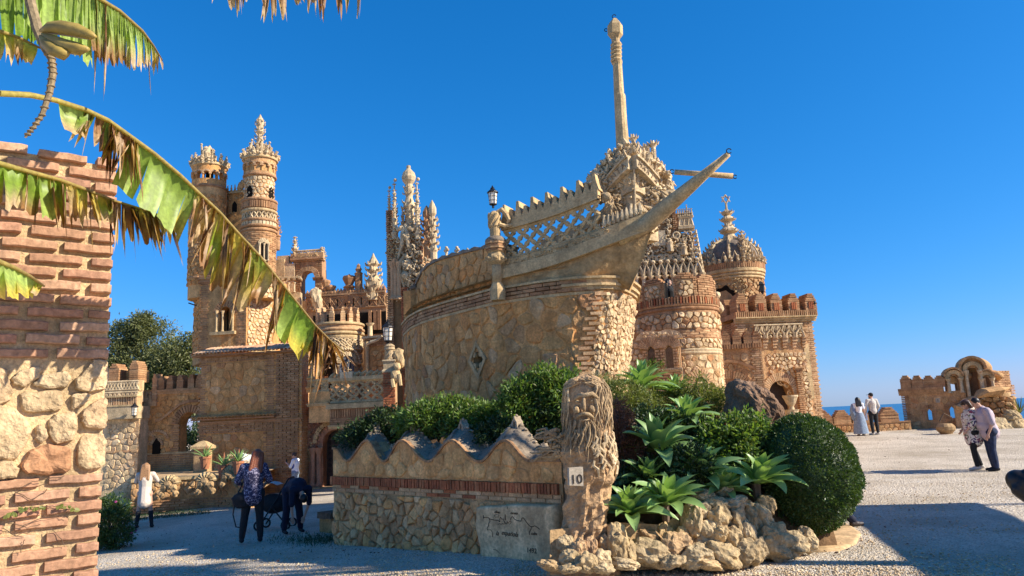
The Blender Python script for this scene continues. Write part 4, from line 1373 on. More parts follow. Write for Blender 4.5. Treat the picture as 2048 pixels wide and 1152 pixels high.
def apron():
 mb = MB(); c = on_ground(1668, 1078)
 P = [on_ground(x, y) for x, y in ((1600, 1098), (1635, 1106), (1680, 1102), (1712, 1088), (1722, 1068), (1700, 1052), (1668, 1044), (1620, 1050))]
 m = sum((p for p in P), Vector()) / len(P)
 V = [m + Vector((0, 0, .03))]; n = len(P)
 for k, z in ((.85, .028), (1.0, .015), (1.02, -.04)):
  V += [m + (p - m) * k + Vector((0, 0, z)) for p in P]
 Q = [(0, 1 + i, 1 + (i + 1) % n) for i in range(n)]
 for r in range(2): Q += [(1 + r * n + i, 1 + (r + 1) * n + i, 1 + (r + 1) * n + (i + 1) % n, 1 + r * n + (i + 1) % n) for i in range(n)]
 mb.add(V, Q)
 kind(mb.build('cement_path', M['paving'], None, smooth=True), 'structure')
apron()
def dark_boulder():
 c = at(1506, 806, 10.9)
 t = MB()
 V, Q = ICO[4]
 k = 10.9 / FPX
 out = []
 P = [(1456, 838), (1458, 800), (1466, 768), (1480, 762), (1494, 772), (1512, 775), (1524, 782), (1545, 800), (1556, 828), (1562, 850), (1470, 856)]
 for p in V:
  a = atan2(p[2], p[0])
  # outline radius from the traced silhouette
  best = None
  for (x0, y0), (x1, y1) in zip(P, P[1:] + P[:1]):
   a0, a1 = atan2(812 - y0, x0 - 1506), atan2(812 - y1, x1 - 1506)
   da = (a0 - a1) % (2 * pi); dd = (a0 - a) % (2 * pi)
   if dd <= da < pi:
    f = dd / da
    best = hypot(x0 - 1506, y0 - 812) * (1 - f) + hypot(x1 - 1506, y1 - 812) * f
    break
  r = (best or 45) * k
  ridge = 1 + .16 * nz(p[0] * 2.2, p[1] * 2.2, p[2] * 2.2) + .10 * abs(nz(p[0] * 6, p[1] * 6, p[2] * 3)) - .12 * abs(nz(p[0] * 3.5 + 4, p[1] * 3.5, p[2] * 1.2))
  out.append((c.x + p[0] * r * ridge, c.y + p[1] * .42 * ridge, c.z + p[2] * r * ridge))
 t.add(out, Q)
 o = t.build('dark_boulder', M['dark_rock'], None, origin=(c.x, c.y, c.z - .4))
 tag(o, 'big dark brown jagged boulder standing above the clipped round bush', 'boulder')
dark_boulder()
def bench_block():
 c = on_ground(652, 1062)
 F = Flat(on_ground(640, 1064), on_ground(690, 1070))
 t = thing('stone_bench', c, 'small dark stone bench block in the shade at the end of the wave wall', 'bench')
 z = c.z
 mb = MB(); mb.fbox(F, 0, .5, z - .1, z + .26, -.45, 0, 4, jit=.015); mb.build('base', M['hull'], t)
 mb = MB(); mb.fbox(F, -.04, .54, z + .262, z + .38, -.48, .04, 4, jit=.015); mb.build('seat_slab', M['dark_rock'], t)
bench_block()
# ------------------------------------------------------------------ plants of the bed
def bed_plants():
 spots = [(1262, 1030, 8.75, .36, 'big agave rosette lowest on the left, beside the plate numbered 10', 1, (-.1, -.5)),
    (1330, 1010, 8.85, .40, 'big agave rosette in the lower middle, spilling over the rockery stones', 2, (.1, -.55)),
    (1316, 905, 9.5, .46, 'tallest agave rosette, upright pale leaves right of the carved head', 3, (-.05, -.3)),
    (1398, 955, 9.3, .40, 'agave rosette in shade directly above the stacked rockery stones', 4, (.1, -.5)),
    (1512, 968, 9.35, .42, 'dark agave rosette drooping beside the clipped round bush', 5, (.2, -.5)),
    (1374, 842, 10.4, .36, 'small upright agave rosette left of the dark boulder', 6, (0, -.2)),
    (1284, 778, 11.6, .42, 'high agave rosette at the foot of the ship bow', 7, (0, -.2)),
    (1298, 968, 9.15, .34, 'agave rosette between the lowest and the tallest ones, partly hidden', 9, (-.05, -.4)),
    (1446, 985, 9.2, .28, 'smallest agave rosette squeezed between stacked stones and dark one', 10, (.1, -.4)),
    (1352, 790, 11.8, .30, 'small agave rosette high up below the double window wall', 8, (0, -.1))]
 for px, py, Y, r, lab, sd, ln in spots:
  agave(at(px, py, Y), r, lab, sd, ln, n=30)
 def at_bed(px, Y):
  p = at(px, 800, Y); return (p.x, p.y, bed_z(p.x, p.y) - .03)
 g = 'shrubs planted along the hull'
 Z = shrub_px
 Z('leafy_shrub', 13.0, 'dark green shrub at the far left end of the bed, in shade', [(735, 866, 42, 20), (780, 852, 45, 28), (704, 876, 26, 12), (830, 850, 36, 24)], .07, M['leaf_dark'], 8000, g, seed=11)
 Z('leafy_shrub', 12.1, 'bright green low shrub behind the middle wave crests', [(852, 838, 44, 25), (892, 824, 38, 22), (820, 848, 30, 18), (930, 830, 34, 22)], .07, M['leaf_bush'], 10000, g, seed=12, accents=('petal_white', 3, .02))
 Z('leafy_shrub', 11.8, 'mid green low shrub with a few white blooms under the cross shaped opening', [(955, 838, 46, 26), (995, 848, 40, 30), (925, 856, 34, 22), (1030, 838, 30, 26)], .07, M['leaf_bush'], 9000, g, seed=13, accents=('petal_white', 3, .025))
 Z('leafy_shrub', 11.0, 'tallest green shrub with orange blooms, rising left of the carved head', [(1048, 800, 38, 36), (1092, 774, 40, 34), (1120, 796, 38, 42), (1064, 838, 46, 36), (1032, 812, 26, 30), (1138, 766, 22, 18), (1030, 782, 16, 14)], .07, M['leaf_bush'], 16000, g, seed=14, accents=('petal_orange', 6, .022))
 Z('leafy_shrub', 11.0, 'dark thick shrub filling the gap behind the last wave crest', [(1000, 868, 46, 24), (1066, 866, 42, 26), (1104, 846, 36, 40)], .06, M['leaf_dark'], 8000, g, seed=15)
 Z('leafy_shrub', 10.9, 'yellow green airy shrub right behind the carved head', [(1206, 782, 34, 28), (1242, 794, 38, 34), (1222, 832, 38, 38), (1284, 806, 34, 24)], .05, M['leaf_yellow'], 11000, g, seed=16, ratio=.25)
 Z('dry_shrub', 9.5, 'dry reddish brown shrub between the carved head and the tall agave', [(1240, 872, 26, 46), (1236, 835, 22, 28), (1262, 904, 24, 36)], .05, M['leaf_red'], 8000, None, seed=17, ratio=.22, twigs=40)
 Z('leafy_shrub', 11.6, 'olive green shrub below the round stone tower', [(1404, 800, 46, 26), (1444, 812, 40, 28), (1362, 806, 36, 22), (1318, 816, 36, 22), (1390, 770, 26, 16), (1290, 780, 26, 20)], .055, M['leaf_yellow'], 12000, g, seed=18, ratio=.25)
 Z('hibiscus_shrub', 9.75, 'flowering shrub with one red bloom between the agaves and the round bush', [(1452, 882, 52, 34), (1494, 862, 42, 28), (1424, 912, 36, 30), (1478, 912, 36, 26)], .065, M['leaf_bush'], 8000, None, seed=19, ratio=.5, accents=('petal_red', 1, .04))
 Z('leafy_shrub', 10.2, 'dark shrub filling the gap behind the tall agave', [(1330, 862, 48, 30), (1392, 872, 42, 28), (1290, 846, 34, 24)], .06, M['leaf_dark'], 9000, g, seed=20)
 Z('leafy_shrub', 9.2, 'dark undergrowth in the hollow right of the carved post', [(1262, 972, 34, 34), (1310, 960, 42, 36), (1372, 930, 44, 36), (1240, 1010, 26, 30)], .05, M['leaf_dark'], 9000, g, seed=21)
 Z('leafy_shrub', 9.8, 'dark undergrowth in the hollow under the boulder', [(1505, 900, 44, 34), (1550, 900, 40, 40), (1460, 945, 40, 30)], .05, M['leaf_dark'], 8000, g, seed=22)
 # clipped ball
 c = at(1612, 948, 9.75); k = 9.75 / FPX
 t = thing('clipped_bush', (c.x, c.y, c.z - .75), 'large clipped round bush of tiny dark leaves beside the gravel', 'topiary')
 rng = np.random.default_rng(8)
 rad = np.array([98 * k, .66, 113 * k])
 mb = MB(); mb.ico(c, tuple(rad * .94), 3, .05); mb.build('inner_twigs', M['leaf_dark'], t)
 st = MB(); st.tube([c - Vector((0, 0, 1.0)), c - Vector((0, 0, .3))], [.06, .05], 8); st.build('stem', M['bark'], t)
 n = 34000
 d = rng.normal(0, 1, (n, 3)); d /= np.linalg.norm(d, axis=1)[:, None]
 lump = np.array([1 + .045 * nz(*(x * 2.2)) + .05 * nz(*(x * 6)) for x in d]) + (rng.random(n) > .985) * rng.uniform(0, .05, n)
 P = np.array(c) + d * rad * (lump * rng.uniform(.93, 1.0, n))[:, None]
 low = np.where(d[:, 2] < -.5, 1 - (-.5 - d[:, 2]) * .25, 1.0)
 P[:, :2] = np.array(c)[:2] + (P[:, :2] - np.array(c)[:2]) * low[:, None]
 kind(leaf_cloud('foliage', P, d, .034, M['leaf_box'], t, .5, .75, seed=3), 'stuff')
bed_plants()
# ------------------------------------------------------------------ projection helpers for building to sight lines
CMI = CM.transposed()
def proj(p):
 q = CMI @ (Vector(p) - Vector((0, 0, EYE)))
 return (1024 + FPX * q.x / -q.z, 576 - FPX * q.y / -q.z)
def on_z(px, py, z):
 d = ray(px, py); return Vector((0, 0, EYE)) + d * ((z - EYE) / d.z)
def inv(F, px, py, u=1.0, v=3.0, d=0.0):
 """(u, v) of a wall frame seen at (px, py)"""
 for i in range(30):
  a = proj(F(u, v, d)); e = .01
  bu = proj(F(u + e, v, d)); bv = proj(F(u, v + e, d))
  j11, j21 = (bu[0] - a[0]) / e, (bu[1] - a[1]) / e
  j12, j22 = (bv[0] - a[0]) / e, (bv[1] - a[1]) / e
  D = j11 * j22 - j12 * j21
  if abs(D) < 1e-6: break
  rx, ry = px - a[0], py - a[1]
  du, dv = (rx * j22 - ry * j12) / D, (ry * j11 - rx * j21) / D
  u += max(-1, min(1, du)); v += max(-1, min(1, dv))
  if abs(rx) + abs(ry) < .05: break
 return u, v
# ------------------------------------------------------------------ the stone ship
ZB = 3.9
HP = [on_z(x, y, ZB) for x, y in ((808, 665), (822, 650), (846, 638), (889, 625), (938, 612), (985, 600), (1077, 586), (1140, 579), (1192, 576), (1220, 576), (1242, 579), (1258, 586), (1270, 595))]
HP += [Vector((2.42, 14.6, 0)), Vector((2.45, 15.6, 0)), Vector((2.2, 17.2, 0))]
HULL0 = Path(HP)
U_NOSE = inv(HULL0, 1225, 577, 5.5, ZB)[0]
def hull_off(u, v):
 w = sstep(U_NOSE - 1.6, U_NOSE + .1, u)
 return -(ZB - v) * .16 * w - (ZB - v) * .02
HULL = Path(HP, hull_off)
ZL = 2.0
def ship():
 root = thing('stone_ship', (0.4, 14.5, 1.2), 'stone bow of a sailing ship with bowsprit, mast, openwork rail and carved crest', 'monument')
 U = lambda px, py, v=3.0, u=3.0, d=0.0: inv(HULL, px, py, u, v, d)
 L = HULL.L
 uq, vq = U(957, 720, 3)
 mb = MB()
 wall_holes(mb, HULL, 0, L, ZL - 1.2, ZB + .02, .35, [(uq - .15, uq + .15, vq - .15, vq + .15)], seg=48, d1=0)
 mb.build('hull', M['wet_mortar'], root)
 uT0, uT1 = U(1196, 610, 3.8, 5)[0], U(1166, 752, 2.4, 5)[0]
 ut = lambda v: uT1 + (uT0 - uT1) * (v - 2.4) / (3.75 - 2.4)
 quat = lambda u, v: abs(u - uq) + abs(v - vq) < .44
 stones(HULL, .02, uT0 + .2, ZL + .1, ZB - .07, .27, root, M['hull'], h=.034, gap=.012, skip=lambda u, v: quat(u, v) or u > ut(v) - .12, rnd=.7, ratio=1.15, jit=.9, mats2=M['rubble'], p2=.3, tilt=.4, corner=.08)
 mb = MB(); mb.fbox(HULL, 0, L, ZL + .02, ZB - .03, -.02, .012, 44);
 # thin render the stones are bedded in, with the quatrefoil left open
 mb = MB(); wall_holes(mb, HULL, 0, L, ZL + .02, ZB - .03, .02, [(uq - .15, uq + .15, vq - .15, vq + .15)], seg=44, d1=.010); mb.build('hull_render', M['hull'], root)
 # quatrefoil porthole
 fr = MB()
 def dia(r): return [(uq - r * .8, vq), (uq, vq - r), (uq + r * .8, vq), (uq, vq + r)]
 O, I = dia(.36), dia(.25)
 for k in range(4):
  q = [O[k], O[(k + 1) % 4], I[(k + 1) % 4], I[k]]
  fr.prism(HULL, q, -.05, .045)
 # cusped infill between the diamond and the four lobes
 for k in range(4):
  a = pi / 4 + k * pi / 2
  c = (uq + .135 * cos(a), vq + .155 * sin(a))
  fr.prism(HULL, [(c[0] + .05 * cos(b), c[1] + .06 * sin(b)) for b in [2 * pi * i / 8 for i in range(8)]], -.05, .030)
 o = fr.build('porthole', M['cast'], root)
 m = MB(); m.fbox(HULL, uq - .2, uq + .2, vq - .2, vq + .2, -.5, -.34); m.build('dark_hollow', M['void'], o)  # back panel painted dark for the unlit inside
 # brick band on top of the hull
 mb = MB(); brick_rows(mb, HULL, 0, U_NOSE - .35, ZB - .045, ZB + .16, .26, .068, .016, -.06, .045, seg=2); kind(mb.build('brick_band', M['brick'], root), 'stuff')
 mb = MB(); mould(mb, HULL, U_NOSE - .9, L, ZB - .02, [(0, .05), (.06, .09), (.10, .05), (.12, .05), (.18, .10), (.22, .05)], 26); mb.build('ring_moulding', M['cast'], root)
 mb = MB(); mould(mb, HULL, 0, U_NOSE - .2, ZB - .10, [(0, .035), (.05, .05)], 30); mould(mb, HULL, 0, U_NOSE - .2, ZB + .165, [(0, .07), (.04, .05)], 30); mb.build('string_course', M['cast'], root)
 mb = MB(); mould(mb, HULL, -.05, L - 1, ZL - .06, [(0, .10), (.05, .13), (.10, .08)], 40); brick_rows(mb, HULL, 0, L - 1, ZL - .4, ZL - .06, .26, .07, .016, -.06, .05); kind(mb.build('base_ledge', M['brick'], root), 'stuff')
 # toothed bricks beside the stem
 n = 21; v0, v1 = ZL + .1, ZB - .04
 for i in range(n):
  v = v0 + (v1 - v0) * i / n; u = ut(v)
  a = u - (.16 if i % 2 else .07); b = u + (.06 if i % 2 else .14)
  m = MB(); m.fbox(HULL, a, b, v, v + .052, -.03, .055, 1, jit=.006); m.build('brick', M['pale_brick'], root, origin=HULL((a + b) / 2, v, 0))
 stones(HULL, ut(3) - .1, U_NOSE + 1.6, ZL + .05, ZB - .06, .088, root, M['pale_rubble'], h=.034, gap=.002, skip=lambda u, v: u < ut(v) + .10, rnd=.9, limit=260, jit=.95, tilt=.8)
 # bulwark set back on the left
 BW = Path(HP[1:8], lambda u, v: -.16)
 q = [inv(BW, x, y, 1, 5) for x, y in ((814, 638), (822, 605), (833, 570), (845, 545), (858, 531), (880, 520), (910, 511), (945, 502), (978, 495), (1012, 490))]
 def btop(u):
  for (a, va), (b, vb) in zip(q, q[1:]):
   if u <= b: return va + (vb - va) * max(0, (u - a) / (b - a))
  return q[-1][1]
 ub0, ub1 = q[0][0], q[-1][0]
 mb = MB(); mb.fbox(BW, ub0, ub1, ZB + .1, lambda u: btop(u), -.4, 0, 30); mb.build('bulwark', M['hull'], root)
 stones(BW, ub0, ub1, ZB + .2, 5.15, .2, root, M['hull'], h=.03, gap=.010, skip=lambda u, v: v > btop(u) - .1, rnd=.6, mats2=M['rubble'], p2=.2, tilt=.3)
 mb = MB(); mb.fbox(BW, ub0 - .02, ub1, lambda u: btop(u) - .01, lambda u: btop(u) + .05 + .02 * sin(u * 16), -.45, .04, 46); mb.build('bulwark_coping', M['grey_cap'], root)
 for x, y in ((893, 497), (914, 497), (935, 498), (953, 497)):
  u, v = inv(BW, x, y + 8, 2, 5, -.3)
  m = MB(); s = .055 if x < 930 else .035
  for a in range(4): m.ico(BW(u + s * cos(a * pi / 2), v + .05 + s * sin(a * pi / 2), -.3), s * .62, 1)
  m.tube([BW(u, v - .1, -.3), BW(u, v + .05, -.3)], .03, 5); m.build('cross_finial', M['carved'], root)
 # closing deck and far side of the hull
 mb = MB()
 dk = [HULL0(u, 0) for u in np.linspace(.1, L, 24)] + [Vector((.6, 19.2, 0)), Vector((-2.0, 19.4, 0))]
 n = len(dk)
 mb.add([(p.x, p.y, 4.2) for p in dk] + [(p.x, p.y, 4.3) for p in dk], [tuple(range(n - 1, -1, -1)), tuple(range(n, 2 * n))])
 mb.build('deck', M['paving'], root)
 SB = Path([HP[-1], Vector((.6, 19.2, 0)), Vector((-2.0, 19.4, 0)), HP[0]])
 mb = MB(); mb.fbox(SB, 0, SB.L, 1.2, 4.9, -.35, 0, 16); mb.build('stern_wall', M['hull'], root)
 # -- prow: flared side, keel line and rail beam
 BK = Vector((.44, .90, 0))
 LT = [at(1004, 556, 13.12), at(1060, 543, 12.9), at(1117, 527, 12.7), at(1180, 504, 12.5), at(1242, 480, 12.35), at(1306, 457, 12.3)]
 KT = [HULL0(inv(HULL0, x, y, 4, ZB)[0], ZB + .18, .03) for x, y in ((1004, 597), (1060, 588), (1117, 582), (1180, 577), (1228, 577))] + [at(1261, 583, 12.62)]
 def lerpl(Lp, t):
  k = t * (len(Lp) - 1); i = min(int(k), len(Lp) - 2); return Lp[i].lerp(Lp[i + 1], k - i)
 def smoothl(Lp, t):
  # quadratic smoothing between control points
  return (lerpl(Lp, max(0, t - .05)) + lerpl(Lp, t) * 2 + lerpl(Lp, min(1, t + .05))) / 4
 W_ = lambda t: 1.7 * (1 - t ** 1.6) + .10
 NT, NR = 34, 9
 mb = MB(); V = []; Q = []
 for i in range(NT + 1):
  t = i / NT
  A, K = smoothl(LT, t), smoothl(KT, t)
  for r in range(NR + 1):
   f = r / NR
   p = K.lerp(A, f)
   bul = .10 * sin(pi * f) * (.3 + t) * .8
   p = p - BK * bul * .2 + Vector((.4, -.3, 0)) * bul * t + Vector((0, 0, -.22 * sin(pi * f) * (1 - t) * .3))
   p += Vector((.03, -.03, 0)) * nz(p.x, p.y, p.z, 2.6) + Vector((.012, -.012, 0)) * nz(p.x, p.y, p.z, 9)
   V.append(p)
  for r in range(NR + 1):
   f = 1 - r / NR
   K2 = K + BK * W_(t) * .75; A2 = A + BK * W_(t)
   V.append(K2.lerp(A2, f))
 S2 = 2 * (NR + 1)
 for i in range(NT):
  for r in range(S2):
   a = i * S2 + r; b = i * S2 + (r + 1) % S2
   Q.append((a, a + S2, b + S2, b))
 Q.append(tuple(range(NT * S2, NT * S2 + S2)))
 mb.add(V, Q); mb.build('prow', M['prow'], root, smooth=True)
 # rail beam with a carved frieze above
 class Rail:
  """u = fraction along the rail * 3, v = height over the beam foot, d = outwards"""
  def __init__(s, far=False): s.far = far
  def __call__(s, u, v, d=0.0):
   t = max(0, min(1, u / 3.0))
   p = smoothl(LT, t)
   if s.far: p = p + BK * W_(t)
   q = p + Vector((0, 0, v)) - BK * d * (-1 if s.far else 1) * 1.0
   return q
 RL = Rail()
 beam = MB()
 for a in range(40):
  u0, u1 = 3 * a / 40, 3 * (a + 1) / 40
  beam.fbox(RL, u0, u1, -.03, .14, -.2, .10); beam.fbox(RL, u0, u1, .14, .19, -.2, .07); beam.fbox(RL, u0, u1, .19, .31, -.2, .035)
 beam.build('rail_beam', M['cast'], root)
 fz = MB(); carving(fz, RL, .1, 2.2, .2, .3, 160, .028, .04); kind(fz.build('frieze_carving', M['cast'], root), 'stuff')
 UR = 2.03
 top = MB()
 for a in range(30):
  u0, u1 = .02 + (UR - .02) * a / 30, .02 + (UR - .02) * (a + 1) / 30
  top.fbox(RL, u0, u1, .86, .93, -.12, .06); top.fbox(RL, u0, u1, .93, 1.03, -.12, .03)
 top.build('top_beam', M['cast'], root)
 for rail, nm in ((RL, 'rail_tracery'), (Rail(True), 'far_rail_tracery')):
  lt = MB(); lattice(lt, rail, .06, UR, .33, .85, 7, 2, .036, -.03, 'cusp'); lt.build(nm, M['cast'], root)
 far = MB(); RF = Rail(True)
 for a in range(20):
  u0, u1 = .02 + UR * a / 20, .02 + UR * (a + 1) / 20
  far.fbox(RF, u0, u1, .86, 1.03, -.1, .05); far.fbox(RF, u0, u1, -.02, .32, -.1, .05)
 far.build('far_rail_beam', M['cast'], root)
 # zigzag cresting: tall and short pointed pieces one by one
 nzg = 13
 for i in range(nzg):
  u = .10 + (UR - .16) * i / (nzg - 1); w = .088; h = .31 if i % 2 == 0 else .19
  m = MB(); P = [(u - w, 1.03), (u + w, 1.03), (u + w * .45, 1.03 + h * .55), (u + w * .28, 1.03 + h), (u - w * .28, 1.03 + h), (u - w * .45, 1.03 + h * .55)]
  m.prism(RL, P, -.34, .02); m.build('cresting_piece', M['cast'], root)
 # scroll joining rail and pedestal
 sc = MB(); sc.tube([at(994, 424, 12.95), at(1003, 419, 12.95), at(1012, 428, 12.95), at(1018, 440, 12.95), at(1014, 447, 12.95)], [.035, .05, .05, .04, .015], 7); sc.tube([at(998, 448, 12.9), at(1010, 452, 12.95), at(1024, 450, 12.95)], [.03, .04, .03], 6); sc.build('scroll', M['cast'], root)
 # -- bowsprit and yard
 b = MB()
 b.tube([at(1236, 483, 12.4), at(1290, 452, 12.32), at(1320, 425, 12.2), at(1380, 374, 11.8), at(1457, 308, 11.3)], [.10, .145, .15, .105, .045], 10); b.build('bowsprit', M['cast'], root, smooth=True)
 y = MB(); y.tube([at(1349, 344, 11.95), at(1466, 352.5, 11.75)], [.044, .047], 10); y.build('cross_yard', M['cast'], root, smooth=True)
 def hook(c, r, ax):
  h = MB(); h.ring(c, r, .009, ax, 12, 5, a0=.4, a1=5.6); h.build('iron_hook', M['iron'], root)
 hook(at(1458, 302, 11.28), .04, (Vector((1, 0, 0)), Vector((0, 0, 1))))
 hook(at(1344, 343, 11.96), .035, (Vector((1, 0, 0)), Vector((0, 0, 1)))); hook(at(1470, 353.5, 11.74), .03, (Vector((1, 0, 0)), Vector((0, 0, 1))))
 # -- mast
 mm = MB()
 YM = 13.7; k = YM / FPX
 mp = [(1251, 345, 14.5), (1246, 300, 14), (1242, 240, 12.6), (1239.5, 192, 12.2), (1238, 188, 10.8), (1235, 130, 9.8), (1234, 125, 12)]
 mm.tube([at(x, y, YM) for x, y, r in mp], [r * k for x, y, r in mp], 12)
 for y in (121, 113, 105, 97, 90): mm.tube([at(1232.5, y + 3.5, YM), at(1232.4, y, YM), at(1232, y - 3.5, YM)], [10.5 * k, 12.6 * k, 10.5 * k], 12)
 mm.tube([at(1231.5, 88, YM), at(1231, 78, YM)], [8.5 * k, 9 * k], 12)
 mm.build('mast', M['cast'], root, smooth=False)
 hb = MB(); hb.tube([at(1231, 79, YM), at(1230.6, 70, YM), at(1230, 52, YM), at(1229.5, 43, YM), at(1229, 38, YM)], [9 * k, 16.5 * k, 16.5 * k, 10 * k, 5 * k], 6); hb.build('mast_head', M['cast'], root)
 hook(at(1228.5, 33, YM), .04, (Vector((1, 0, 0)), Vector((0, 0, 1)))); hook(at(1212, 60, YM - .05), .03, (Vector((1, 0, 0)), Vector((0, 0, 1))))
 # -- carved crest: ridge towards the camera, lettered hood on both faces
 CE, CL, CR = at(1269, 400, 12.55), at(1210, 400, 12.95), at(1311, 400, 12.88)
 zb, zt = at(1269, 474, 12.55).z, at(1269, 345, 12.55).z
 FL_, FR_ = Flat(CL, CE), Flat(CE, CR)
 cb = MB()
 for F in (FL_, FR_): cb.fbox(F, 0, F.L, zb - .02, zt + .02, -.45, 0, 1)
 cb.build('crest_body', M['carved'], root)
 cr = MB();
 e = lambda y: at(1269, y, 12.52)
 cr.tube([at(1268, 338, 12.5), at(1271, 425, 12.5)], [.018, .018], 6)
 for F, s in ((FL_, -1), (FR_, 1)):
  u0 = F.L if s < 0 else 0
  zc = at(1269, 380, 12.55).z
  P = [(u0, zc - .03), (u0 + s * .10, zc - .03), (u0 + s * .24, zc - .075), (u0 + s * .24, zc + .075), (u0 + s * .10, zc + .03), (u0, zc + .03)]
  cr.prism(F, P if s > 0 else P[::-1], -.02, .05)
 cr.build('crest_cross', M['carved'], root)
 sh = MB()
 for F, s in ((FL_, -1), (FR_, 1)):
  u0 = F.L if s < 0 else 0
  for q in range(5):
   u = u0 + s * (.06 + .075 * q); z = at(1269, 418 + q * 3, 12.55).z
   sh.tube([F(u, z + .10, .02), F(u + s * .02, z - .02, .05), F(u - s * .01, z - .13, .02)], [.03, .045, .02], 6)
  carving(sh, F, .05, F.L - .05, at(1269, 460, 12.55).z, at(1269, 425, 12.55).z, 40, .05, .03)
  carving(sh, F, .03, F.L - .03, at(1269, 415, 12.55).z, at(1269, 352, 12.55).z, 60, .05, .02, skip=lambda u, v, u0=u0: abs(u - u0) < .2 and abs(v - at(1269, 380, 12.55).z) < .12)
 kind(sh.build('crest_relief', M['carved'], root), 'stuff')
 for F, s, word in ((FL_, -1, 'SANTA'), (FR_, 1, 'MARIA')):
  u0 = F.L if s < 0 else 0
  hd = MB()
  z1 = at(1269, 330, 12.55).z; z0 = z1 - (.42 if s < 0 else .34); W0 = F.L * (1.02 if s < 0 else .98)
  n = 10
  band = lambda f: (u0 + s * W0 * f, z1 + .02 - (z1 - z0) * f ** 1.25)
  for i in range(n):
   (a, va), (b_, vb) = band(i / n), band((i + 1) / n)
   hd.prism(F, [(a, va - .09), (b_, vb - .09), (b_, vb + .10), (a, va + .10)], -.25, .12)
   hd.prism(F, [(a, va + .10), (b_, vb + .10), (b_, vb + .14), (a, va + .14)], -.25, .16)
   hd.prism(F, [(a, va - .12), (b_, vb - .12), (b_, vb - .09), (a, va - .09)], -.2, .15)
  o = hd.build('crest_hood', M['carved'], root)
  letters = word if s > 0 else word[::-1]
  m_ = len(letters)
  for i, ch in enumerate(letters):
   if ch == ' ': continue
   f = (.08 + .86 * (i + .5) / m_)
   (a, va), (b_, vb) = band(f - .03), band(f + .03)
   text(ch, F, (a + b_) / 2, (va + vb) / 2 + .005, .14 if s < 0 else .12, o, M['relief'], .125, 'letter', .012, rot=atan2(vb - va, b_ - a) if s > 0 else atan2(va - vb, a - b_))
  cc = MB()
  for i in range(80):
   f = R.random() ** .8; (a, va) = band(f)
   rr = .045 * R.uniform(.6, 1.5)
   p = F(a, va + .17 + R.uniform(0, .22 - .1 * f), R.uniform(-.3, .08))
   d = Vector((R.uniform(-1, 1), R.uniform(-1, .3), R.uniform(-.2, 1)))
   cc.tube([p, p + d * rr * 1.2, p + d * rr * 2 + Vector((0, 0, rr))], [rr * .8, rr * .7, rr * .2], 5)
  kind(cc.build('crest_leafwork', M['carved'], root), 'stuff')
 cw = MB()
 for i in range(300):
  a = R.uniform(.0, pi); k = R.uniform(.86, 1.18)
  px, py = 1262 + 74 * k * cos(a), 402 - 98 * k * sin(a) * (1 - .12 * abs(cos(a)))
  if 1222 < px < 1300 and py > 345: continue
  p = at(px, py, 12.95 + R.uniform(-.15, .25)); s_ = .05 * R.uniform(.6, 1.4); d = Vector((R.uniform(-1, 1), -.5, R.uniform(-.5, 1)))
  cw.tube([p - d * s_, p, p + d * s_ + Vector((0, 0, s_ * .6)), p + d * s_ * 1.5 + Vector((0, 0, -s_ * .3))], [s_ * .5, s_ * .6, s_ * .45, s_ * .15], 5)
  if i % 4 == 0: cw.ico(p + Vector((0, -.05, 0)), s_ * .9, 1, .4, seed=i)
 cw.tube([at(1196, 400, 13.1), at(1212, 345, 13.1), at(1262, 312, 13.05), at(1310, 342, 13.1), at(1326, 400, 13.1)], [.16, .2, .22, .2, .14], 8)
 kind(cw.build('crest_crown', M['carved'], root), 'stuff')
 # carved beasts at both shoulders and the figure under the left one
 for nm, px, py, Y, sg, n in (('carved_beast', 1200, 366, 12.9, -1, 70), ('carved_beast', 1325, 395, 12.8, 1, 90)):
  m = MB(); c = at(px, py, Y)
  m.tube([at(px - sg * 34, py + 22, Y + .1), at(px - sg * 8, py - 6, Y), at(px + sg * 18, py - 4, Y - .08), at(px + sg * 26, py + 18, Y - .1)], [.15, .15, .12, .04], 8)
  m.tube([at(px + sg * 14, py - 2, Y - .1), at(px + sg * 30, py + 3, Y - .16), at(px + sg * 24, py + 14, Y - .14)], [.06, .045, .02], 6)
  for i in range(n):
   q = R.uniform(-32, 24); p = at(px + sg * q, py + R.uniform(-24, 16) + abs(q) * .2, Y - R.uniform(.05, .2)); s = .05 * R.uniform(.6, 1.3)
   d = Vector((R.uniform(-1, 1), -.4, R.uniform(-.6, 1)))
   m.tube([p - d * s, p, p + d * s * 1.6], [s * .5, s * .7, s * .15], 5)
  m.build(nm, M['carved'], root)
 m = MB()
 for i in range(120):
  p = at(R.uniform(1206, 1240), R.uniform(385, 470), 12.45 + R.uniform(-.05, .15)); s = .05 * R.uniform(.5, 1.2); d = Vector((R.uniform(-1, 1), -.3, R.uniform(-1, 1)))
  m.tube([p - d * s, p, p + d * s], [s * .4, s * .6, s * .15], 5)
 m.tube([at(1222, 478, 12.6), at(1220, 430, 12.55), at(1219, 398, 12.5)], [.12, .11, .08], 8); m.ico(at(1214, 393, 12.4), .075, 2, .2)
 m.build('prow_figure', M['root'], root)
 hook(at(1197, 395, 12.4), .035, (Vector((1, 0, 0)), Vector((0, 0, 1))))
 m = MB()
 for i in range(9):
  p = RL(2.12 + i * .085, .32, .02); m.lathe(p, [(.03, 0), (.05, .06), (.035, .13), (.012, .2)], 6)
 for i in range(40):
  p = RL(R.uniform(2.1, 2.9), .36, R.uniform(-.06, .04)); m.ico(p, .035, 1, .4, seed=i)
 kind(m.build('prow_cresting', M['carved'], root), 'stuff')
 # -- column that carries the lamp pedestal
 Y = 12.98; k = Y / FPX; c = at(996, 601, Y)
 def prof(rows): return [(r * k, (601 - y) * k) for y, r in rows]
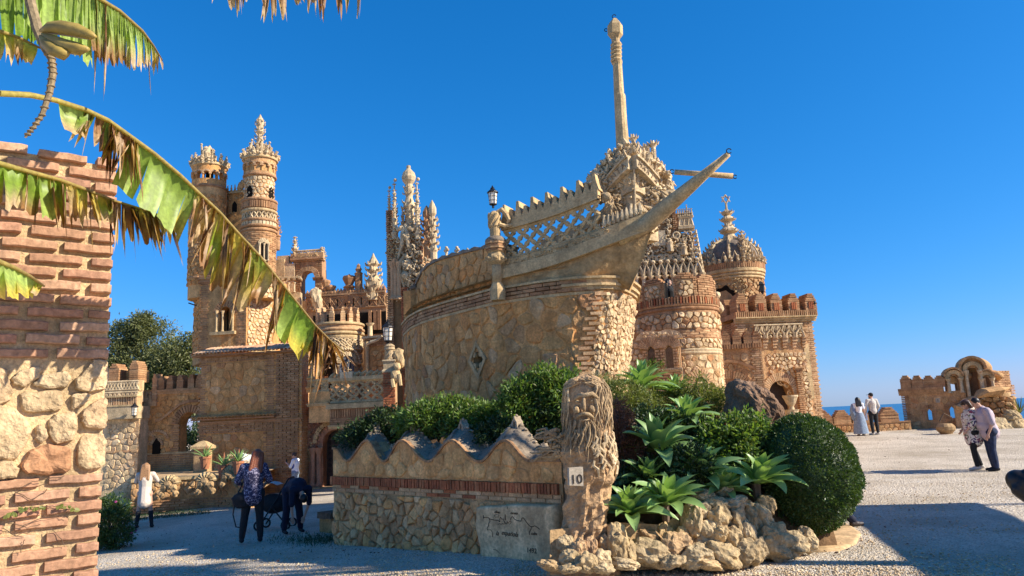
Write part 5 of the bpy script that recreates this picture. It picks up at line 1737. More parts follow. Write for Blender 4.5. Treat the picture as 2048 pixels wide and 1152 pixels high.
 m = MB(); m.lathe(c, prof([(601, 15), (580, 16), (574, 14), (566, 10.5), (562, 10)]), 8); m.build('column_base', M['cast'], root)
 m = MB(); m.lathe(c, prof([(563, 10.2), (545, 10), (526, 9.6)]), 16); m.build('column_shaft', M['cast'], root, smooth=True)
 m = MB(); m.lathe(c, prof([(527, 11), (521, 19), (511, 20), (503, 16), (500, 19)]), 8, a0=.3);
 for i in range(8): a = i * pi / 4; m.ico(c + Vector((cos(a) * 19 * k, sin(a) * 19 * k, 86 * k)), .035, 1, .4)
 m.build('column_capital', M['cast'], root)
 m = MB()
 for y, r in ((500, 20), (495, 22.5), (490, 21), (485, 22.5)): m.lathe(c, prof([(y, r), (y - 4, r)]), 8, a0=.3)
 m.build('brick_collar', M['brick'], root)
 m = MB(); m.lathe(c, prof([(481, 22), (474, 21), (469, 15)]), 12); m.build('pedestal_bowl', M['grey_cap'], root, smooth=True)
 m = MB()
 m.lathe(c, prof([(470, 11), (450, 11), (446, 13.5), (442, 11), (420, 11.5), (417, 9), (414, 5)]), 14)
 for j in range(7):
  P = []
  for i in range(9):
   a = j * 2 * pi / 7 + i * .22; z = 452 - i * 4 - 2
   P.append(c + Vector((cos(a) * 12 * k, sin(a) * 12 * k, (601 - z) * k)))
  m.tube(P, [.008] + [.022] * 7 + [.008], 5)
 m.build('twisted_pedestal', M['cast'], root)
 return root
M['prow'] = stone_mat('prow_stone', [(.40, .29, .17), (.43, .32, .19)], stain=(.20, .14, .085), stain_amt=.7, bump=.8, fine=13, bdist=.03, pits=.5)
M['relief'] = plain('cut_letters', (.27, .195, .12), .9, nse=.1)
ship()
def lantern(c, k, label, glass='lamp_glass', bracket=None, group='lanterns of the castle'):
 """iron lantern standing on c; k = metres per unit of its 48 unit height"""
 t = thing('lantern', c, label, 'lamp', group)
 m = MB(); m.lathe(c, [(2.5 * k, 0), (2.5 * k, 5 * k), (8 * k, 7 * k), (8 * k, 8.5 * k)], 8); m.build('base', M['iron'], t)
 m = MB(); m.lathe(c, [(7 * k, 8.5 * k), (8.2 * k, 20 * k), (9.2 * k, 33 * k)], 6); m.build('glass', M[glass], t)
 m = MB()
 for i in range(6):
  a = 2 * pi * i / 6
  m.tube([Vector(c) + Vector((cos(a) * 7.2 * k, sin(a) * 7.2 * k, 8.5 * k)), Vector(c) + Vector((cos(a) * 9.4 * k, sin(a) * 9.4 * k, 33 * k))], .5 * k, 4)
 for z, r in ((16, 7.9), (24.5, 8.7)): m.ring(Vector(c) + Vector((0, 0, z * k)), r * k, .4 * k, None, 12, 4)
 m.build('frame', M['iron'], t)
 m = MB(); m.lathe(c, [(12 * k, 32.5 * k), (11.5 * k, 34.5 * k), (6 * k, 39 * k), (4 * k, 42 * k), (4.6 * k, 43 * k), (1.5 * k, 45 * k), (2 * k, 46.5 * k), (.3 * k, 49 * k)], 10); m.build('cap', M['iron'], t)
 return t
lantern(at(986.5, 416, 12.98), 12.98 / FPX, 'iron lantern on the twisted pedestal at the start of the ship rail, against the sky')
# ------------------------------------------------------------------ castle helpers
def FW(pl, pr, Yl, Yr=None, py=760):
 return Flat(at(pl, py, Yl), at(pr, py, Yr if Yr is not None else Yl))
def zpx(px, py, Y): return at(px, py, Y).z
def bump_stones(F, u0, u1, v0, v1, size, root, mat, **kw):
 return stones(F, u0, u1, v0, v1, size, root, M[mat], **{**dict(h=.035, gap=.012, rnd=.5, ratio=1.15, corner=.06), **kw})
def bricks(F, u0, u1, v0, v1, root, mat='brick', name='brick_facing', **kw):
 mb = MB(); brick_rows(mb, F, u0, u1, v0, v1, **kw)
 o = mb.build(name, M[mat], root)
 if o: kind(o, 'stuff')
 return o
def soldiers(F, u0, u1, v0, v1, root, mat='red_brick', each=False, **kw):
 mb = MB(); soldier_row(mb, F, u0, u1, v0, v1, **kw)
 o = mb.build('soldier_course', M[mat], root); kind(o, 'stuff'); return o
def moulding(F, u0, u1, v0, prof, root, mat='cast', seg=1, name='cornice'):
 mb = MB(); mould(mb, F, u0, u1, v0, prof, seg); return mb.build(name, M[mat], root)
def core(F, u0, u1, v0, v1, th, root, mat='wet_mortar', holes=(), seg=1, name='wall', hollow=.45):
 mb = MB()
 if holes:
  wall_holes(mb, F, u0, u1, v0, v1, hollow, list(holes), seg)
  mb.fbox(F, u0, u1, v0, v1, -th, -hollow - .35, seg)
 else: mb.fbox(F, u0, u1, v0, v1, -th, 0, seg)
 return mb.build(name, M[mat], root)
def dark_fill(F, hs, root, d=-.4, mat='void', name='dark_opening'):  # panels painted near-black stand in for unlit rooms
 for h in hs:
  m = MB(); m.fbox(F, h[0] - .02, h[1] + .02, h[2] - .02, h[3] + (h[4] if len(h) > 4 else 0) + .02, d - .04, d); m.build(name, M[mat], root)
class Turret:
 def __init__(s, root, cx, cy_px, Y):
  s.root = root; s.Y = Y; s.cx = cx
  p = at(cx, cy_px, Y); s.p = p; s.k = Y / FPX
 def z(s, y): return at(s.cx, y, s.Y).z
 def C(s, r): return Cyl(s.p.x, s.p.y, r * s.k, -pi - .2)
 def ur(s, r): return (pi + .4) * r * s.k
 def drum(s, y0, y1, r0, r1=None, mat='wet_mortar', n=28, name='drum'):
  r1 = r1 or r0; z0, z1 = s.z(y0), s.z(y1)
  m = MB(); m.lathe((s.p.x, s.p.y, z0), [(r0 * s.k, 0), (r1 * s.k, z1 - z0)], n); return m.build(name, M[mat], s.root)
 def stones(s, y0, y1, r, size=.2, mat='rubble', **kw):
  bump_stones(s.C(r), 0, s.ur(r), s.z(y0), s.z(y1), size, s.root, mat, **kw)
 def bricks(s, y0, y1, r, mat='brick', **kw):
  bricks(s.C(r), 0, s.ur(r), s.z(y0), s.z(y1), s.root, mat, **kw)
 def soldier(s, y0, y1, r, mat='red_brick', **kw):
  soldiers(s.C(r), 0, s.ur(r), s.z(y0), s.z(y1), s.root, mat, **kw)
 def torus(s, y, r, t=.06, mat='cast', n=30):
  m = MB(); z = s.z(y); m.lathe((s.p.x, s.p.y, z), [((r) * s.k, -t), (r * s.k + t * .8, -t * .6), (r * s.k + t, 0), (r * s.k + t * .8, t * .6), (r * s.k, t)], n); return m.build('ring_moulding', M[mat], s.root)
 def lattice(s, y0, y1, r, nu, nv=1, t=.025, style='x', mat='carved'):
  m = MB(); lattice(m, s.C(r), 0, s.ur(r), s.z(y0), s.z(y1), nu, nv, t, .01, style, 8, 4); return m.build('tracery', M[mat], s.root)
 def arcade(s, y0, y1, r, n, wpx, yb, ys, mat='rubble', th=.18):
  """ring of arched openings; yb..ys = sill and springing"""
  F = s.C(r); U = s.ur(r); w = wpx * s.k / 2; hs = []
  for i in range(n):
   u = U * (i + .5) / n; hs.append((u - w, u + w, s.z(yb), s.z(ys), w))
  m = MB(); wall_holes(m, F, 0, U, s.z(y0), s.z(y1), th, hs, seg=26, step=.06); m.build('arcade', M[mat], s.root)
  m = MB(); m.lathe((s.p.x, s.p.y, s.z(y0)), [(r * s.k - .5, 0), (r * s.k - .5, s.z(y1) - s.z(y0))], 14); m.build('dark_core', M['void'], s.root)
  for h in hs:
   m = MB(); arch_row(m, F, (h[0] + h[1]) / 2, h[3], w, w + .07, -.05, .035, 9); m.build('arch', M['pale_brick'], s.root)
 def crown(s, y0, y1, r, n=16, mat='carved'):
  m = MB(); z0, z1 = s.z(y0), s.z(y1); h = z1 - z0
  for i in range(n):
   a = -pi - .2 + 2 * pi * i / n; e = Vector((cos(a), sin(a), 0)); p = Vector((s.p.x, s.p.y, z0)) + e * r * s.k
   k = h * (1 if i % 2 else .65)
   m.tube([p, p + e * .05 + Vector((0, 0, k * .6)), p + e * .12 + Vector((0, 0, k * .85)), p + e * .05 + Vector((0, 0, k))], [.05, .06, .05, .02], 5)
   m.ico(p + e * .1 + Vector((0, 0, k * .3)), .045, 1, .4, seed=i)
  o = m.build('carved_crown', M[mat], s.root); kind(o, 'stuff'); return o
def sea_merlons(F, us, w, v0, h, d0, d1, root, mat='brick', **kw):
 for u in us: merlon(F, u, w, v0, h, d0, d1, root, M[mat], **kw)
def tile_eave(F, u0, u1, v, out, root, n, slope=.25, back=1.0, r=.075, mat='tile'):
 me = bpy.data.meshes.new('roof_tile'); m = MB(); V = []; Q = []
 for j, y in enumerate((0, 1)):
  rr = r * (1.0 if j == 0 else .8)
  for ring in (1.0, .78):
   for i in range(7): V.append((cos(pi * i / 6) * rr * ring, y * (back + out), sin(pi * i / 6) * rr * ring))
 for i in range(6):
  Q += [(i, i + 1, 15 + i, 14 + i), (7 + i, 21 + i, 22 + i, 8 + i), (i, 7 + i, 8 + i, i + 1)]
 Q += [(0, 14, 21, 7), (6, 13, 27, 20)]
 me.from_pydata(V, [], Q); me.materials.append(M[mat]); me.update()
 rz = atan2(F.n.y, F.n.x) + pi / 2 + pi
 p = (u1 - u0) / n
 rf = MB(); rf.fbox(F, u0, u1, v - .05, v, -back, out - .06); rf.build('eave_board', M['brick'], root)
 for i in range(n):
  o = link('roof_tile', me, root); o.location = F(u0 + (i + .5) * p, v + .01, out) - wloc(root)
  o.rotation_euler = (atan2(slope, 1), R.uniform(-.05, .05), atan2(F.t.y, F.t.x) + R.uniform(-.03, .03))
 return
# ------------------------------------------------------------------ left: tower with twin turrets over the tiled block
def twin_tower():
 F = FW(400, 603, 25.5, 25.0, 830)
 L = F.L
 root = thing('castle_tower', F(L / 2, .0, 0) , 'tall castle tower with two slim round turrets above a shaded tiled block', 'castle tower')
 z0 = -.7; zt = F.uv(500, 706)[1]
 zm0, zm1 = F.uv(470, 846)[1], F.uv(470, 828)[1]
 ub = F.uv(547, 830)[0]
 core(F, 0, L, z0, zt, 3.2, root, 'hull')
 bump_stones(F, .18, ub - .3, zm1 + .1, zt - .28, .26, root, 'hull', h=.022, skip=None, mats2=M['rubble'], p2=.2)
 bump_stones(F, .18, ub - .3, .1, zm0 - .35, .28, root, 'hull', h=.022, mats2=M['rubble'], p2=.2)
 bricks(F, ub - .25, ub + .02, z0, zt - .2, root, tooth=.1)
 bricks(F, ub + .1, L - .08, z0, zt, root, d1=.06)
 bricks(F, 0, .16, z0, zt, root, tooth=.08)
 bricks(F, 0, ub, zt - .26, zt, root, d1=.03); bricks(F, 0, ub, zm0 - .32, zm0 + .05, root, d1=.04)
 S2 = Flat(F(L, 0, 0), F(L, 0, -3.2), flip=False);
 S2.n = F.t.copy()
 bricks(S2, .05, 1.0, z0, zt, root, 'pale_brick', tooth=.06)
 tile_eave(F, -.22, ub + .75, zt, .28, root, 27, .28, .9)
 tile_eave(F, -.22, ub + .1, zm1 - .12, .22, root, 24, .35, .2, .06, 'hull')
 moulding(F, -.05, L, zm0 - .02, [(0, .05), (.05, .09), (.1, .13)], root, 'brick')
 # octagonal storey
 Yb = 27.0
 P = [at(388, 620, Yb + 1.2), at(402, 620, Yb), at(493, 620, Yb - .25), at(547, 620, Yb + .8)]
 za, zb = zt - .1, zpx(470, 548, Yb)
 fs = [Flat(P[i], P[i + 1]) for i in range(3)]
 win = fs[1]
 wu0, wv0 = win.uv(438, 664); wu1, wv1 = win.uv(463, 625)
 hole = (wu0, wu1, wv0, wv1, (wu1 - wu0) / 2)
 for i, f in enumerate(fs):
  core(f, 0, f.L, za, zb, 1.0, root, 'hull', [hole] if i == 1 else ())
 bk = MB(); bk.hexa([(P[0].x, P[0].y, za), (P[3].x, P[3].y, za), (P[3].x, P[3].y + 1.8, za), (P[0].x, P[0].y + 1.8, za), (P[0].x, P[0].y, zb - .02), (P[3].x, P[3].y, zb - .02), (P[3].x, P[3].y + 1.8, zb - .02), (P[0].x, P[0].y + 1.8, zb - .02)])
 bk.build('rear_block', M['hull'], root)
 dark_fill(win, [hole], root, -.6)
 ofr = MB(); arch_row(ofr, win, (wu0 + wu1) / 2, wv1, (wu1 - wu0) / 2, (wu1 - wu0) / 2 + .22, -.05, .05, 13); ofr.build('window_arch', M['brick'], root)
 for px in (434, 446, 466):
  u, v = win.uv(px, 664); m = MB(); colonnette(m, win(u, v, .04), win.uv(px, 622)[1] - v, .045); m.build('colonnette', M['cast'], root)
 m = MB(); m.fbox(win, wu0 - .3, wu1 + .2, wv0 - .12, wv0, -.1, .12); m.build('window_sill', M['cast'], root)
 bricks(win, wu1 + .22, win.L, za, zb - .1, root); bricks(win, 0, .25, za, zb, root, tooth=.06)
 bump_stones(fs[2], .05, fs[2].L, za + .3, zb - .3, .16, root, 'pale_rubble'); bump_stones(fs[0], .0, fs[0].L, za + .3, zb, .2, root, 'hull')
 for f in fs:
  moulding(f, -.03, f.L + .03, zpx(470, 566, Yb), [(0, .04), (.06, .09), (.12, .05), (.18, .12), (.26, .16), (.3, .1)], root, 'brick')
  moulding(f, -.03, f.L + .03, za + .32, [(0, .06), (.07, .10), (.12, .05)], root, 'cast')
 # iron bracket on the left corner
 m = MB(); m.tube([at(395, 612, Yb + .6), at(377, 606, Yb + .6)], .025, 5); m.build('iron_bracket', M['iron'], root)
 # right turret
 T = Turret(root, 518, 470, 27.2)
 T.drum(600, 462, 34, 34, 'hull'); T.stones(600, 548, 34, .16, 'pale_rubble'); T.bricks(546, 470, 34.5, d1=.01)
 wF = T.C(34.5); u, v0 = inv(wF, 527, 517, 2, T.z(517)); m = MB()
 m.fbox(wF, u - .17, u + .17, T.z(528), T.z(494), -.1, .03, 3); arch_row(m, wF, u, T.z(494), .05, .2, -.05, .05, 9); m.build('window_surround', M['carved'], root)
 m = MB(); m.fbox(wF, u - .1, u + .1, T.z(526), T.z(492), -.02, .036, 2); m.build('window_opening', M['void'], root)  # flat sheet painted dark as the depth of the window
 for s in (-.15, 0, .15):
  m = MB(); colonnette(m, wF(u + s, T.z(528), .06), T.z(494) - T.z(528), .03, 6); m.build('colonnette', M['carved'], root)
 for y in (466, 458, 446): T.torus(y, 34, .06, 'brick')
 T.drum(464, 428, 31, 31, 'cast'); T.soldier(458, 448, 32, 'carved', d1=.05, pitch=.12); T.lattice(446, 429, 32.5, 12, 1, .03, 'x')
 T.drum(429, 403, 33, 34, 'brick'); T.torus(427, 33, .07, 'cast'); T.soldier(422, 410, 34, 'brick', d1=.03); T.torus(406, 33, .07, 'brick')
 T.drum(405, 322, 29, 29, 'hull'); T.stones(405, 352, 29, .15, 'pale_rubble', h=.03)
 for px in (500, 541):
  wF = T.C(29); u, v = inv(wF, px, 396, 1.5, T.z(396)); m = MB(); w = .11
  m.prism(wF, [(u - w, T.z(404)), (u + w, T.z(404)), (u + w, T.z(385)), (u, T.z(378)), (u - w, T.z(385))], -.1, .045); m.build('slit_window', M['void'], root)
  bricks(wF, u - w - .1, u + w + .1, T.z(404), T.z(378), root, d1=.05, skip=lambda a, b, u=u: abs(a - u) < .14, L=.12)
 T.drum(352, 322, 30, 31, 'hull'); T.arcade(355, 323, 32.5, 8, 14, 350, 341); T.torus(356, 31, .06, 'brick'); T.torus(322, 33.5, .06); T.drum(322, 318, 34, 34, 'cast')
 T.crown(320, 306, 33, 18); T.crown(318, 296, 20, 10)
 sp = MB(); c = Vector((T.p.x - .02, T.p.y, T.z(320))); H = T.z(229) - T.z(320)
 sp.lathe(c, [(.42, 0), (.34, H * .08), (.22, H * .18), (.15, H * .3), (.20, H * .34), (.12, H * .38), (.10, H * .55), (.19, H * .6), (.12, H * .63), (.14, H * .7), (.14, H * .84), (.16, H * .86), (.08, H * .92), (.01, H)], 8)
 crockets(sp, c, .4, .16, 0, H * .33, 4, 8, .09); crockets(sp, c, .14, .12, H * .4, H * .86, 6, 5, .055)
 for i in range(6):
  a = i * pi / 3; b = c + Vector((cos(a) * .38, sin(a) * .38, 0)); sp.tube([b, b + Vector((cos(a) * .06, sin(a) * .06, H * .2)), b + Vector((-cos(a) * .02, -sin(a) * .02, H * .36))], [.06, .05, .02], 5); sp.ico(b + Vector((0, 0, H * .37)), .05, 1)
 sp.build('spire', M['carved'], root)
 # left turret
 T = Turret(root, 416, 460, 27.8)
 T.drum(600, 380, 35, 35, 'hull'); T.stones(575, 395, 35, .17, 'hull')
 for y in (560, 520, 470, 440): T.torus(y, 35, .06, 'brick')
 T.lattice(468, 446, 36, 12, 1, .03, 'x'); T.bricks(515, 475, 36, d1=.01)
 T.arcade(380, 338, 34, 8, 13, 366, 358, 'hull'); T.torus(336, 34, .06); T.torus(380, 34, .07, 'brick'); T.drum(337, 333, 35, 35, 'cast'); T.crown(334, 322, 33, 18); T.crown(332, 312, 22, 10)
 for i in range(7):
  a = -pi + pi * i / 6 ; m = MB(); p = Vector((T.p.x + 35 * T.k * cos(a), T.p.y + 35 * T.k * sin(a), T.z(338))); pinnacle(m, p, .5, .06); m.build('pinnacle', M['carved'], root)
 m = MB(); c = Vector((T.p.x, T.p.y, T.z(332)))
 m.lathe(c, [(.4, 0), (.3, .2), (.22, .3), (.1, .45)], 8)
 m.tube([at(406, 325, 27.8), at(404, 305, 27.8), at(403, 289, 27.8)], [.07, .05, .03], 6); m.ico(at(403, 289, 27.8), .05, 1)
 m.tube([at(410, 325, 27.8), at(414, 306, 27.7), at(420, 297, 27.8), at(425, 306, 27.8), at(424, 322, 27.8)], [.16, .2, .14, .1, .07], 7)
 m.ico(at(413, 298, 27.7), .11, 1, .3)
 for i in range(40): m.ico(at(R.uniform(400, 428), R.uniform(300, 328), 27.7), R.uniform(.03, .07), 1, .5, seed=i)
 m.build('roof_sculpture', M['carved'], root)
 # screen between the turrets
 SF = FW(440, 498, 28.2, 28.0, 430)
 v1 = SF.uv(465, 388)[1]; core(SF, 0, SF.L, zb, v1, .5, root, 'hull')
 for i in range(3):
  u = SF.L * (i + .5) / 3; m = MB(); m.prism(SF, [(u - .1, v1 - .75), (u + .1, v1 - .75), (u + .1, v1 - .45), (u, v1 - .3), (u - .1, v1 - .45)], -.1, .02); m.build('slit_window', M['void'], root)
 m = MB(); carving(m, SF, 0, SF.L, v1 - .9, v1 - .05, 60, .06, .03, skip=lambda u, v: v1 - .75 < v < v1 - .3); kind(m.build('carved_relief', M['cast'], root), 'stuff')
 moulding(SF, 0, SF.L, v1, [(0, .1), (.06, .06), (.12, .12)], root); m = MB()
 for i in range(9): pinnacle(m, SF(SF.L * i / 8, v1 + .1, 0), .28, .05, 6, False)
 kind(m.build('cresting', M['cast'], root), 'stuff')
 m = MB(); m.tube([at(478, 380, 28), at(484, 369, 28), at(488, 364, 28)], [.1, .14, .08], 6); m.ico(at(487, 364, 27.9), .1, 1, .3); m.build('gargoyle', M['cast'], root)
 # small corner turret right of the right turret
 m = MB(); pinnacle(m, at(553, 480, 27.5), 1.0, .14); m.lathe(at(552, 500, 27.5), [(.15, 0), (.17, .3), (.14, .4)], 8); m.build('corner_pinnacle', M['brick'], root)
twin_tower()
# ------------------------------------------------------------------ left wing with balcony, battlements and arched opening
def garden_wing():
 F = FW(283, 412, 26.3, 26.0, 850)
 root = thing('garden_wing', F(1, 0, 0) , 'low castle wing with battlements, open arch and sunlit balcony, left of the tower', 'castle wing')
 L = F.L
 z0 = -.8; vt = F.uv(370, 776)[1]; vc = F.uv(370, 770)[1]
 a0, vs = F.uv(356, 903); a1, _ = F.uv(400, 903); va = F.uv(380, 848)[1]
 hole = (a0, a1, vs, va, (a1 - a0) / 2)
 u_step = F.uv(306, 800)[0]
 m = MB(); wall_holes(m, F, 0, L, z0, vt, .5, [hole], 4); m.build('wall', M['hull'], root)
 bump_stones(F, .05, L, F.uv(350, 905)[1], vt - .25, .2, root, 'hull', h=.03, skip=lambda u, v: (a0 - .25 < u < a1 + .25 and v < va + (a1 - a0) / 2 + .3) or abs(u - a0 - .2) < .0)
 bricks(F, 0, L, z0 + .7, vs - .06, root); bricks(F, a0 - .26, a0 - .02, vs, va, root, tooth=.05)
 m = MB(); arch_row(m, F, (a0 + a1) / 2, va, (a1 - a0) / 2, (a1 - a0) / 2 + .25, -.45, .05, 17); m.build('arch', M['brick'], root)
 hd = MB(); pts = [F.uv(x, y) for x, y in ((312, 842), (325, 838), (345, 822), (362, 808), (380, 802), (400, 802))]
 for (u, v), (u2, v2) in zip(pts, pts[1:]): hd.prism(F, [(u, v - .05), (u2, v2 - .05), (u2, v2 + .05), (u, v + .05)], -.05, .07)
 hd.build('hood_mould', M['brick'], root)
 moulding(F, -.02, L, vs - .07, [(0, .05), (.05, .09)], root); moulding(F, u_step, L, vt - .18, [(0, .04), (.08, .08), (.16, .04)], root, 'brick')
 us = [F.uv(x, 770)[0] for x in (322, 340, 360, 382, 398)]
 for u in us: merlon(F, u, .24, vt, F.uv(360, 750)[1] - vt, -.4, .02, root, M['brick'])
 merlon(F, F.uv(311, 790)[0], .17, F.uv(311, 812)[1], F.uv(311, 748)[1] - F.uv(311, 812)[1], -.3, .1, root, M['pale_brick'], name='brick_pier')
 # niches low on the left
 for px in (286, 314):
  u, v = F.uv(px, 908); m = MB(); w = .14; h = F.uv(px, 880)[1] - v
  m.prism(F, [(u - w, v), (u + w, v), (u + w, v + h * .7), (u, v + h * 1.15), (u - w, v + h * .7)], -.1, .075); m.build('niche', M['void'], root)  # niche shade painted as a flat dark sheet
  m = MB(); arch_row(m, F, u, v + h * .6, .17, .26, -.03, .06, 9); arch_row(m, F, u, v + h * .7, .42, .50, -.03, .06, 13, .4, pi - .4); m.build('niche_arch', M['pale_brick'], root)
 merl = [F.uv(x, 810)[0] for x in (283, 295, 303)]
 for u in merl: merlon(F, u, .14, F.uv(290, 812)[1], .42, .0, .12, root, M['pale_brick'], peak=.06)
 # projecting sunlit bay with the latticed balcony
 B = FW(205, 280, 25.6, 25.6, 800)
 vb0, vb1 = B.uv(250, 838)[1], B.uv(250, 806)[1]
 core(B, 0, B.L, z0, vb0, .9, root, 'pale_rubble'); bump_stones(B, .2, B.L, 0, vb0 - .1, .2, root, 'pale_rubble', h=.03)
 bricks(B, 0, B.L, B.uv(250, 905)[1], B.uv(250, 900)[1], root, 'pale_brick', d1=.04)
 m = MB(); m.fbox(B, -.05, B.L + .05, vb0, vb0 + .42, -.9, .28); m.build('balcony_floor', M['carved'], root)
 v1 = vb0 + .42; soldiers(B, 0, B.L + .04, v1 + .04, v1 + .30, root, 'pale_brick', d0=-.1, d1=.27); moulding(B, -.03, B.L + .05, v1, [(0, .30), (.05, .33)], root); moulding(B, -.03, B.L + .05, v1 + .31, [(0, .33), (.05, .30)], root)
 for (pa, pb, st) in ((802, 785, 'quatre'), (780, 764, 'x')):
  m = MB(); va_, vb_ = B.uv(250, pa)[1], B.uv(250, pb)[1]; m.fbox(B, 0, B.L + .02, va_ - .05, vb_ + .05, -.2, .16)
  m.build('parapet_wall', M['pale_rubble'], root)
  m = MB(); lattice(m, B, 0, B.L + .02, va_, vb_, 9 if st == 'quatre' else 12, 1, .035, .18, st); m.build('balcony_tracery', M['carved'], root)
 moulding(B, -.03, B.L + .05, B.uv(250, 783)[1], [(0, .2), (.06, .24)], root)
 for px, w, y1 in ((230, .34, 728), (270, .30, 722)):
  u, v = B.uv(px, 764); merlon(B, u, w, v, B.uv(px, y1)[1] - v, -.5, .12, root, M['brick'], name='brick_pier')
 m = MB(); u, v = B.uv(250, 740); m.fbox(B, u - .5, u + .5, B.uv(250, 764)[1], v, -.7, -.4); m.build('rear_parapet', M['hull'], root)
 bricks(B, B.L - .32, B.L, z0, vb0, root, 'pale_brick', tooth=.05)
 # wall lantern on a bracket
 c = at(268, 836, 25.1)
 lantern(c, .011, 'small black wall lantern under the sunlit balcony on the left')
garden_wing()
# ------------------------------------------------------------------ terrace with low wall, shells and pots
def terrace():
 W0 = Path([at(262, 985, 22.0), at(330, 985, 22.2), at(420, 985, 22.4), at(470, 985, 22.0), at(492, 985, 21.3)])
 root = thing('terrace_wall', W0(0, 0) + Vector((0, 0, -.5)), 'low curved garden wall with a paved top in front of the shaded castle block', 'wall')
 zt = at(380, 955, 22.3).z
 m = MB(); m.fbox(W0, 0, W0.L, -.9, zt, -.4, 0, 10); m.build('core', M['hull'], root)
 bump_stones(W0, 0, W0.L, -.1, zt - .08, .2, root, 'rubble', h=.02);
 bricks(W0, 0, W0.L, -.6, -.1, root, d1=.05)
 mould_ = MB(); mould(mould_, W0, 0, W0.L, zt - .05, [(0, .06), (.09, .10)], 10, d0=-.45); mould_.build('wall_cap', M['cast'], root)
 T = MB(); P = [W0(W0.L * i / 10, zt + .03, -.42) for i in range(11)] + [at(560, 945, 26), at(270, 945, 27.5)]
 P = [Vector((p.x, p.y, zt + .025)) for p in P]
 T.add(P + [p - Vector((0, 0, .4)) for p in P], [tuple(range(len(P))), tuple(range(2 * len(P) - 1, len(P) - 1, -1))])
 kind(T.build('terrace_floor', M['paving'], None), 'structure')
 def shell(px, py, Y, w, lab):
  c = at(px, py, Y)
  t = thing('shell_sculpture', c - Vector((0, 0, .2)), lab, 'sculpture', 'shell sculptures on the low wall')
  m = MB(); V = []; Q = []; n = 16
  for j in range(5):
   f = j / 4
   for i in range(n + 1):
    a = pi * (i / n) ; r = w * f * (1 + .06 * (i % 2))
    V.append(c + Vector((r * cos(a), -.12 * sin(f * 2.6) - .03 * (i % 2), r * sin(a) * .85)))
  for j in range(4):
   for i in range(n): q = j * (n + 1) + i; Q.append((q, q + 1, q + n + 2, q + n + 1))
  V2 = [v + Vector((0, .12, 0)) for v in V];
  m.add(V, Q); m.add(V2, [tuple(reversed(q)) for q in Q]); m.build('shell', M['cast'], t)
  m = MB()
  for x, z, r in ((-.14, -.1, .11), (.14, -.1, .11), (-.2, -.27, .09), (.2, -.27, .09), (0, -.02, .12)): m.ico(c + Vector((x, -.1, z)), (r, r * .8, r * 1.1), 1, .4, seed=x * 9)
  m.build('base', M['wet_mortar'], t)
 shell(341, 968, 21.9, .29, 'scallop shell sculpture on the shaded low wall, beside the woman in the cream dress')
 shell(414, 962, 21.8, .30, 'scallop shell sculpture under a spiky potted plant on the low wall')
 shell(462, 948, 21.9, .28, 'sunlit scallop shell sculpture between two terracotta pots')
 def pot(px, py, Y, lab, sd):
  c = at(px, py, Y); t = thing('potted_aloe', c, lab, 'potted plant', 'potted aloes on the low wall'); rr = random.Random(sd)
  m = MB(); m.lathe(c, [(.11, 0), (.15, .3), (.17, .3), (.17, .36), (.14, .36), (.13, .32)], 12); m.build('pot', M['terracotta'], t)
  for i in range(13):
   a = rr.uniform(0, 6.28); L = rr.uniform(.35, .6); e = rr.uniform(.5, 1.4)
   p = c + Vector((0, 0, .33)); d = Vector((cos(a) * cos(e), sin(a) * cos(e), sin(e))); P = [p + d * L * f + Vector((0, 0, -.25 * L * f * f)) for f in (0, .35, .7, 1)]
   lm = MB(); lm.tube(P, [.028, .03, .02, .004], 5, flat=.5); lm.build('leaf', M['agave'], t)
  fl = MB(); fl.tube([c + Vector((0, 0, .3)), c + Vector((.02, 0, .55)), c + Vector((.02, 0, .72))], [.01, .03, .004], 5); fl.build('flower_spike', M['terracotta'], t)
 pot(410, 938, 22.3, 'pale spiky aloe without a visible pot above the middle shell', 1)
 pot(446, 955, 21.9, 'aloe in a tall terracotta pot with a red flower spike, left one of the pots', 2)
 pot(476, 948, 21.8, 'aloe in a low terracotta pot half hidden by the red haired woman', 3)
 # pedestal, pierced block and white carved stone against the wall
 c = at(405, 945, 24.5); t = thing('stone_pedestal', c, 'short stone pedestal with a wide pyramid cap by the open arch', 'pedestal')
 m = MB(); m.box(c + Vector((0, 0, .35)), (.42, .42, .8)); m.build('shaft', M['wet_mortar'], t)
 m = MB(); m.lathe(c + Vector((0, 0, .75)), [(.42, 0), (.42, .08), (.12, .24), (.02, .26)], 4, a0=pi / 4); m.build('cap', M['cast'], t)
 BF = FW(453, 473, 23.6, 23.6, 920); t = thing('pierced_block', BF(.2, BF.uv(463, 945)[1]), 'square openwork stone block with a cross pattern leaning on the shaded wall', 'stone block')
 v0, v1 = BF.uv(463, 942)[1], BF.uv(463, 912)[1]; m = MB(); lattice(m, BF, .03, BF.L - .03, v0, v1, 1, 1, .045, 0, 'x'); lattice(m, BF, .03, BF.L - .03, v0, v1, 1, 1, .03, 0, 'ring')
 m.build('fretwork', M['cast'], t); m = MB(); m.fbox(BF, 0, BF.L, v0 - .02, v1 + .02, -.3, -.08); m.build('back', M['hull'], t)
 c = at(490, 917, 23.4); t = thing('carved_stone', c - Vector((0, 0, .3)), 'white carved stone on a low block beside the head of the red haired woman', 'sculpture')
 m = MB(); m.ico(c, (.22, .16, .17), 3, .5, seed=4); m.build('lump', M['white'], t, smooth=True); m = MB(); m.box(c - Vector((0, 0, .3)), (.5, .35, .28)); m.build('base', M['cast'], t)
terrace()
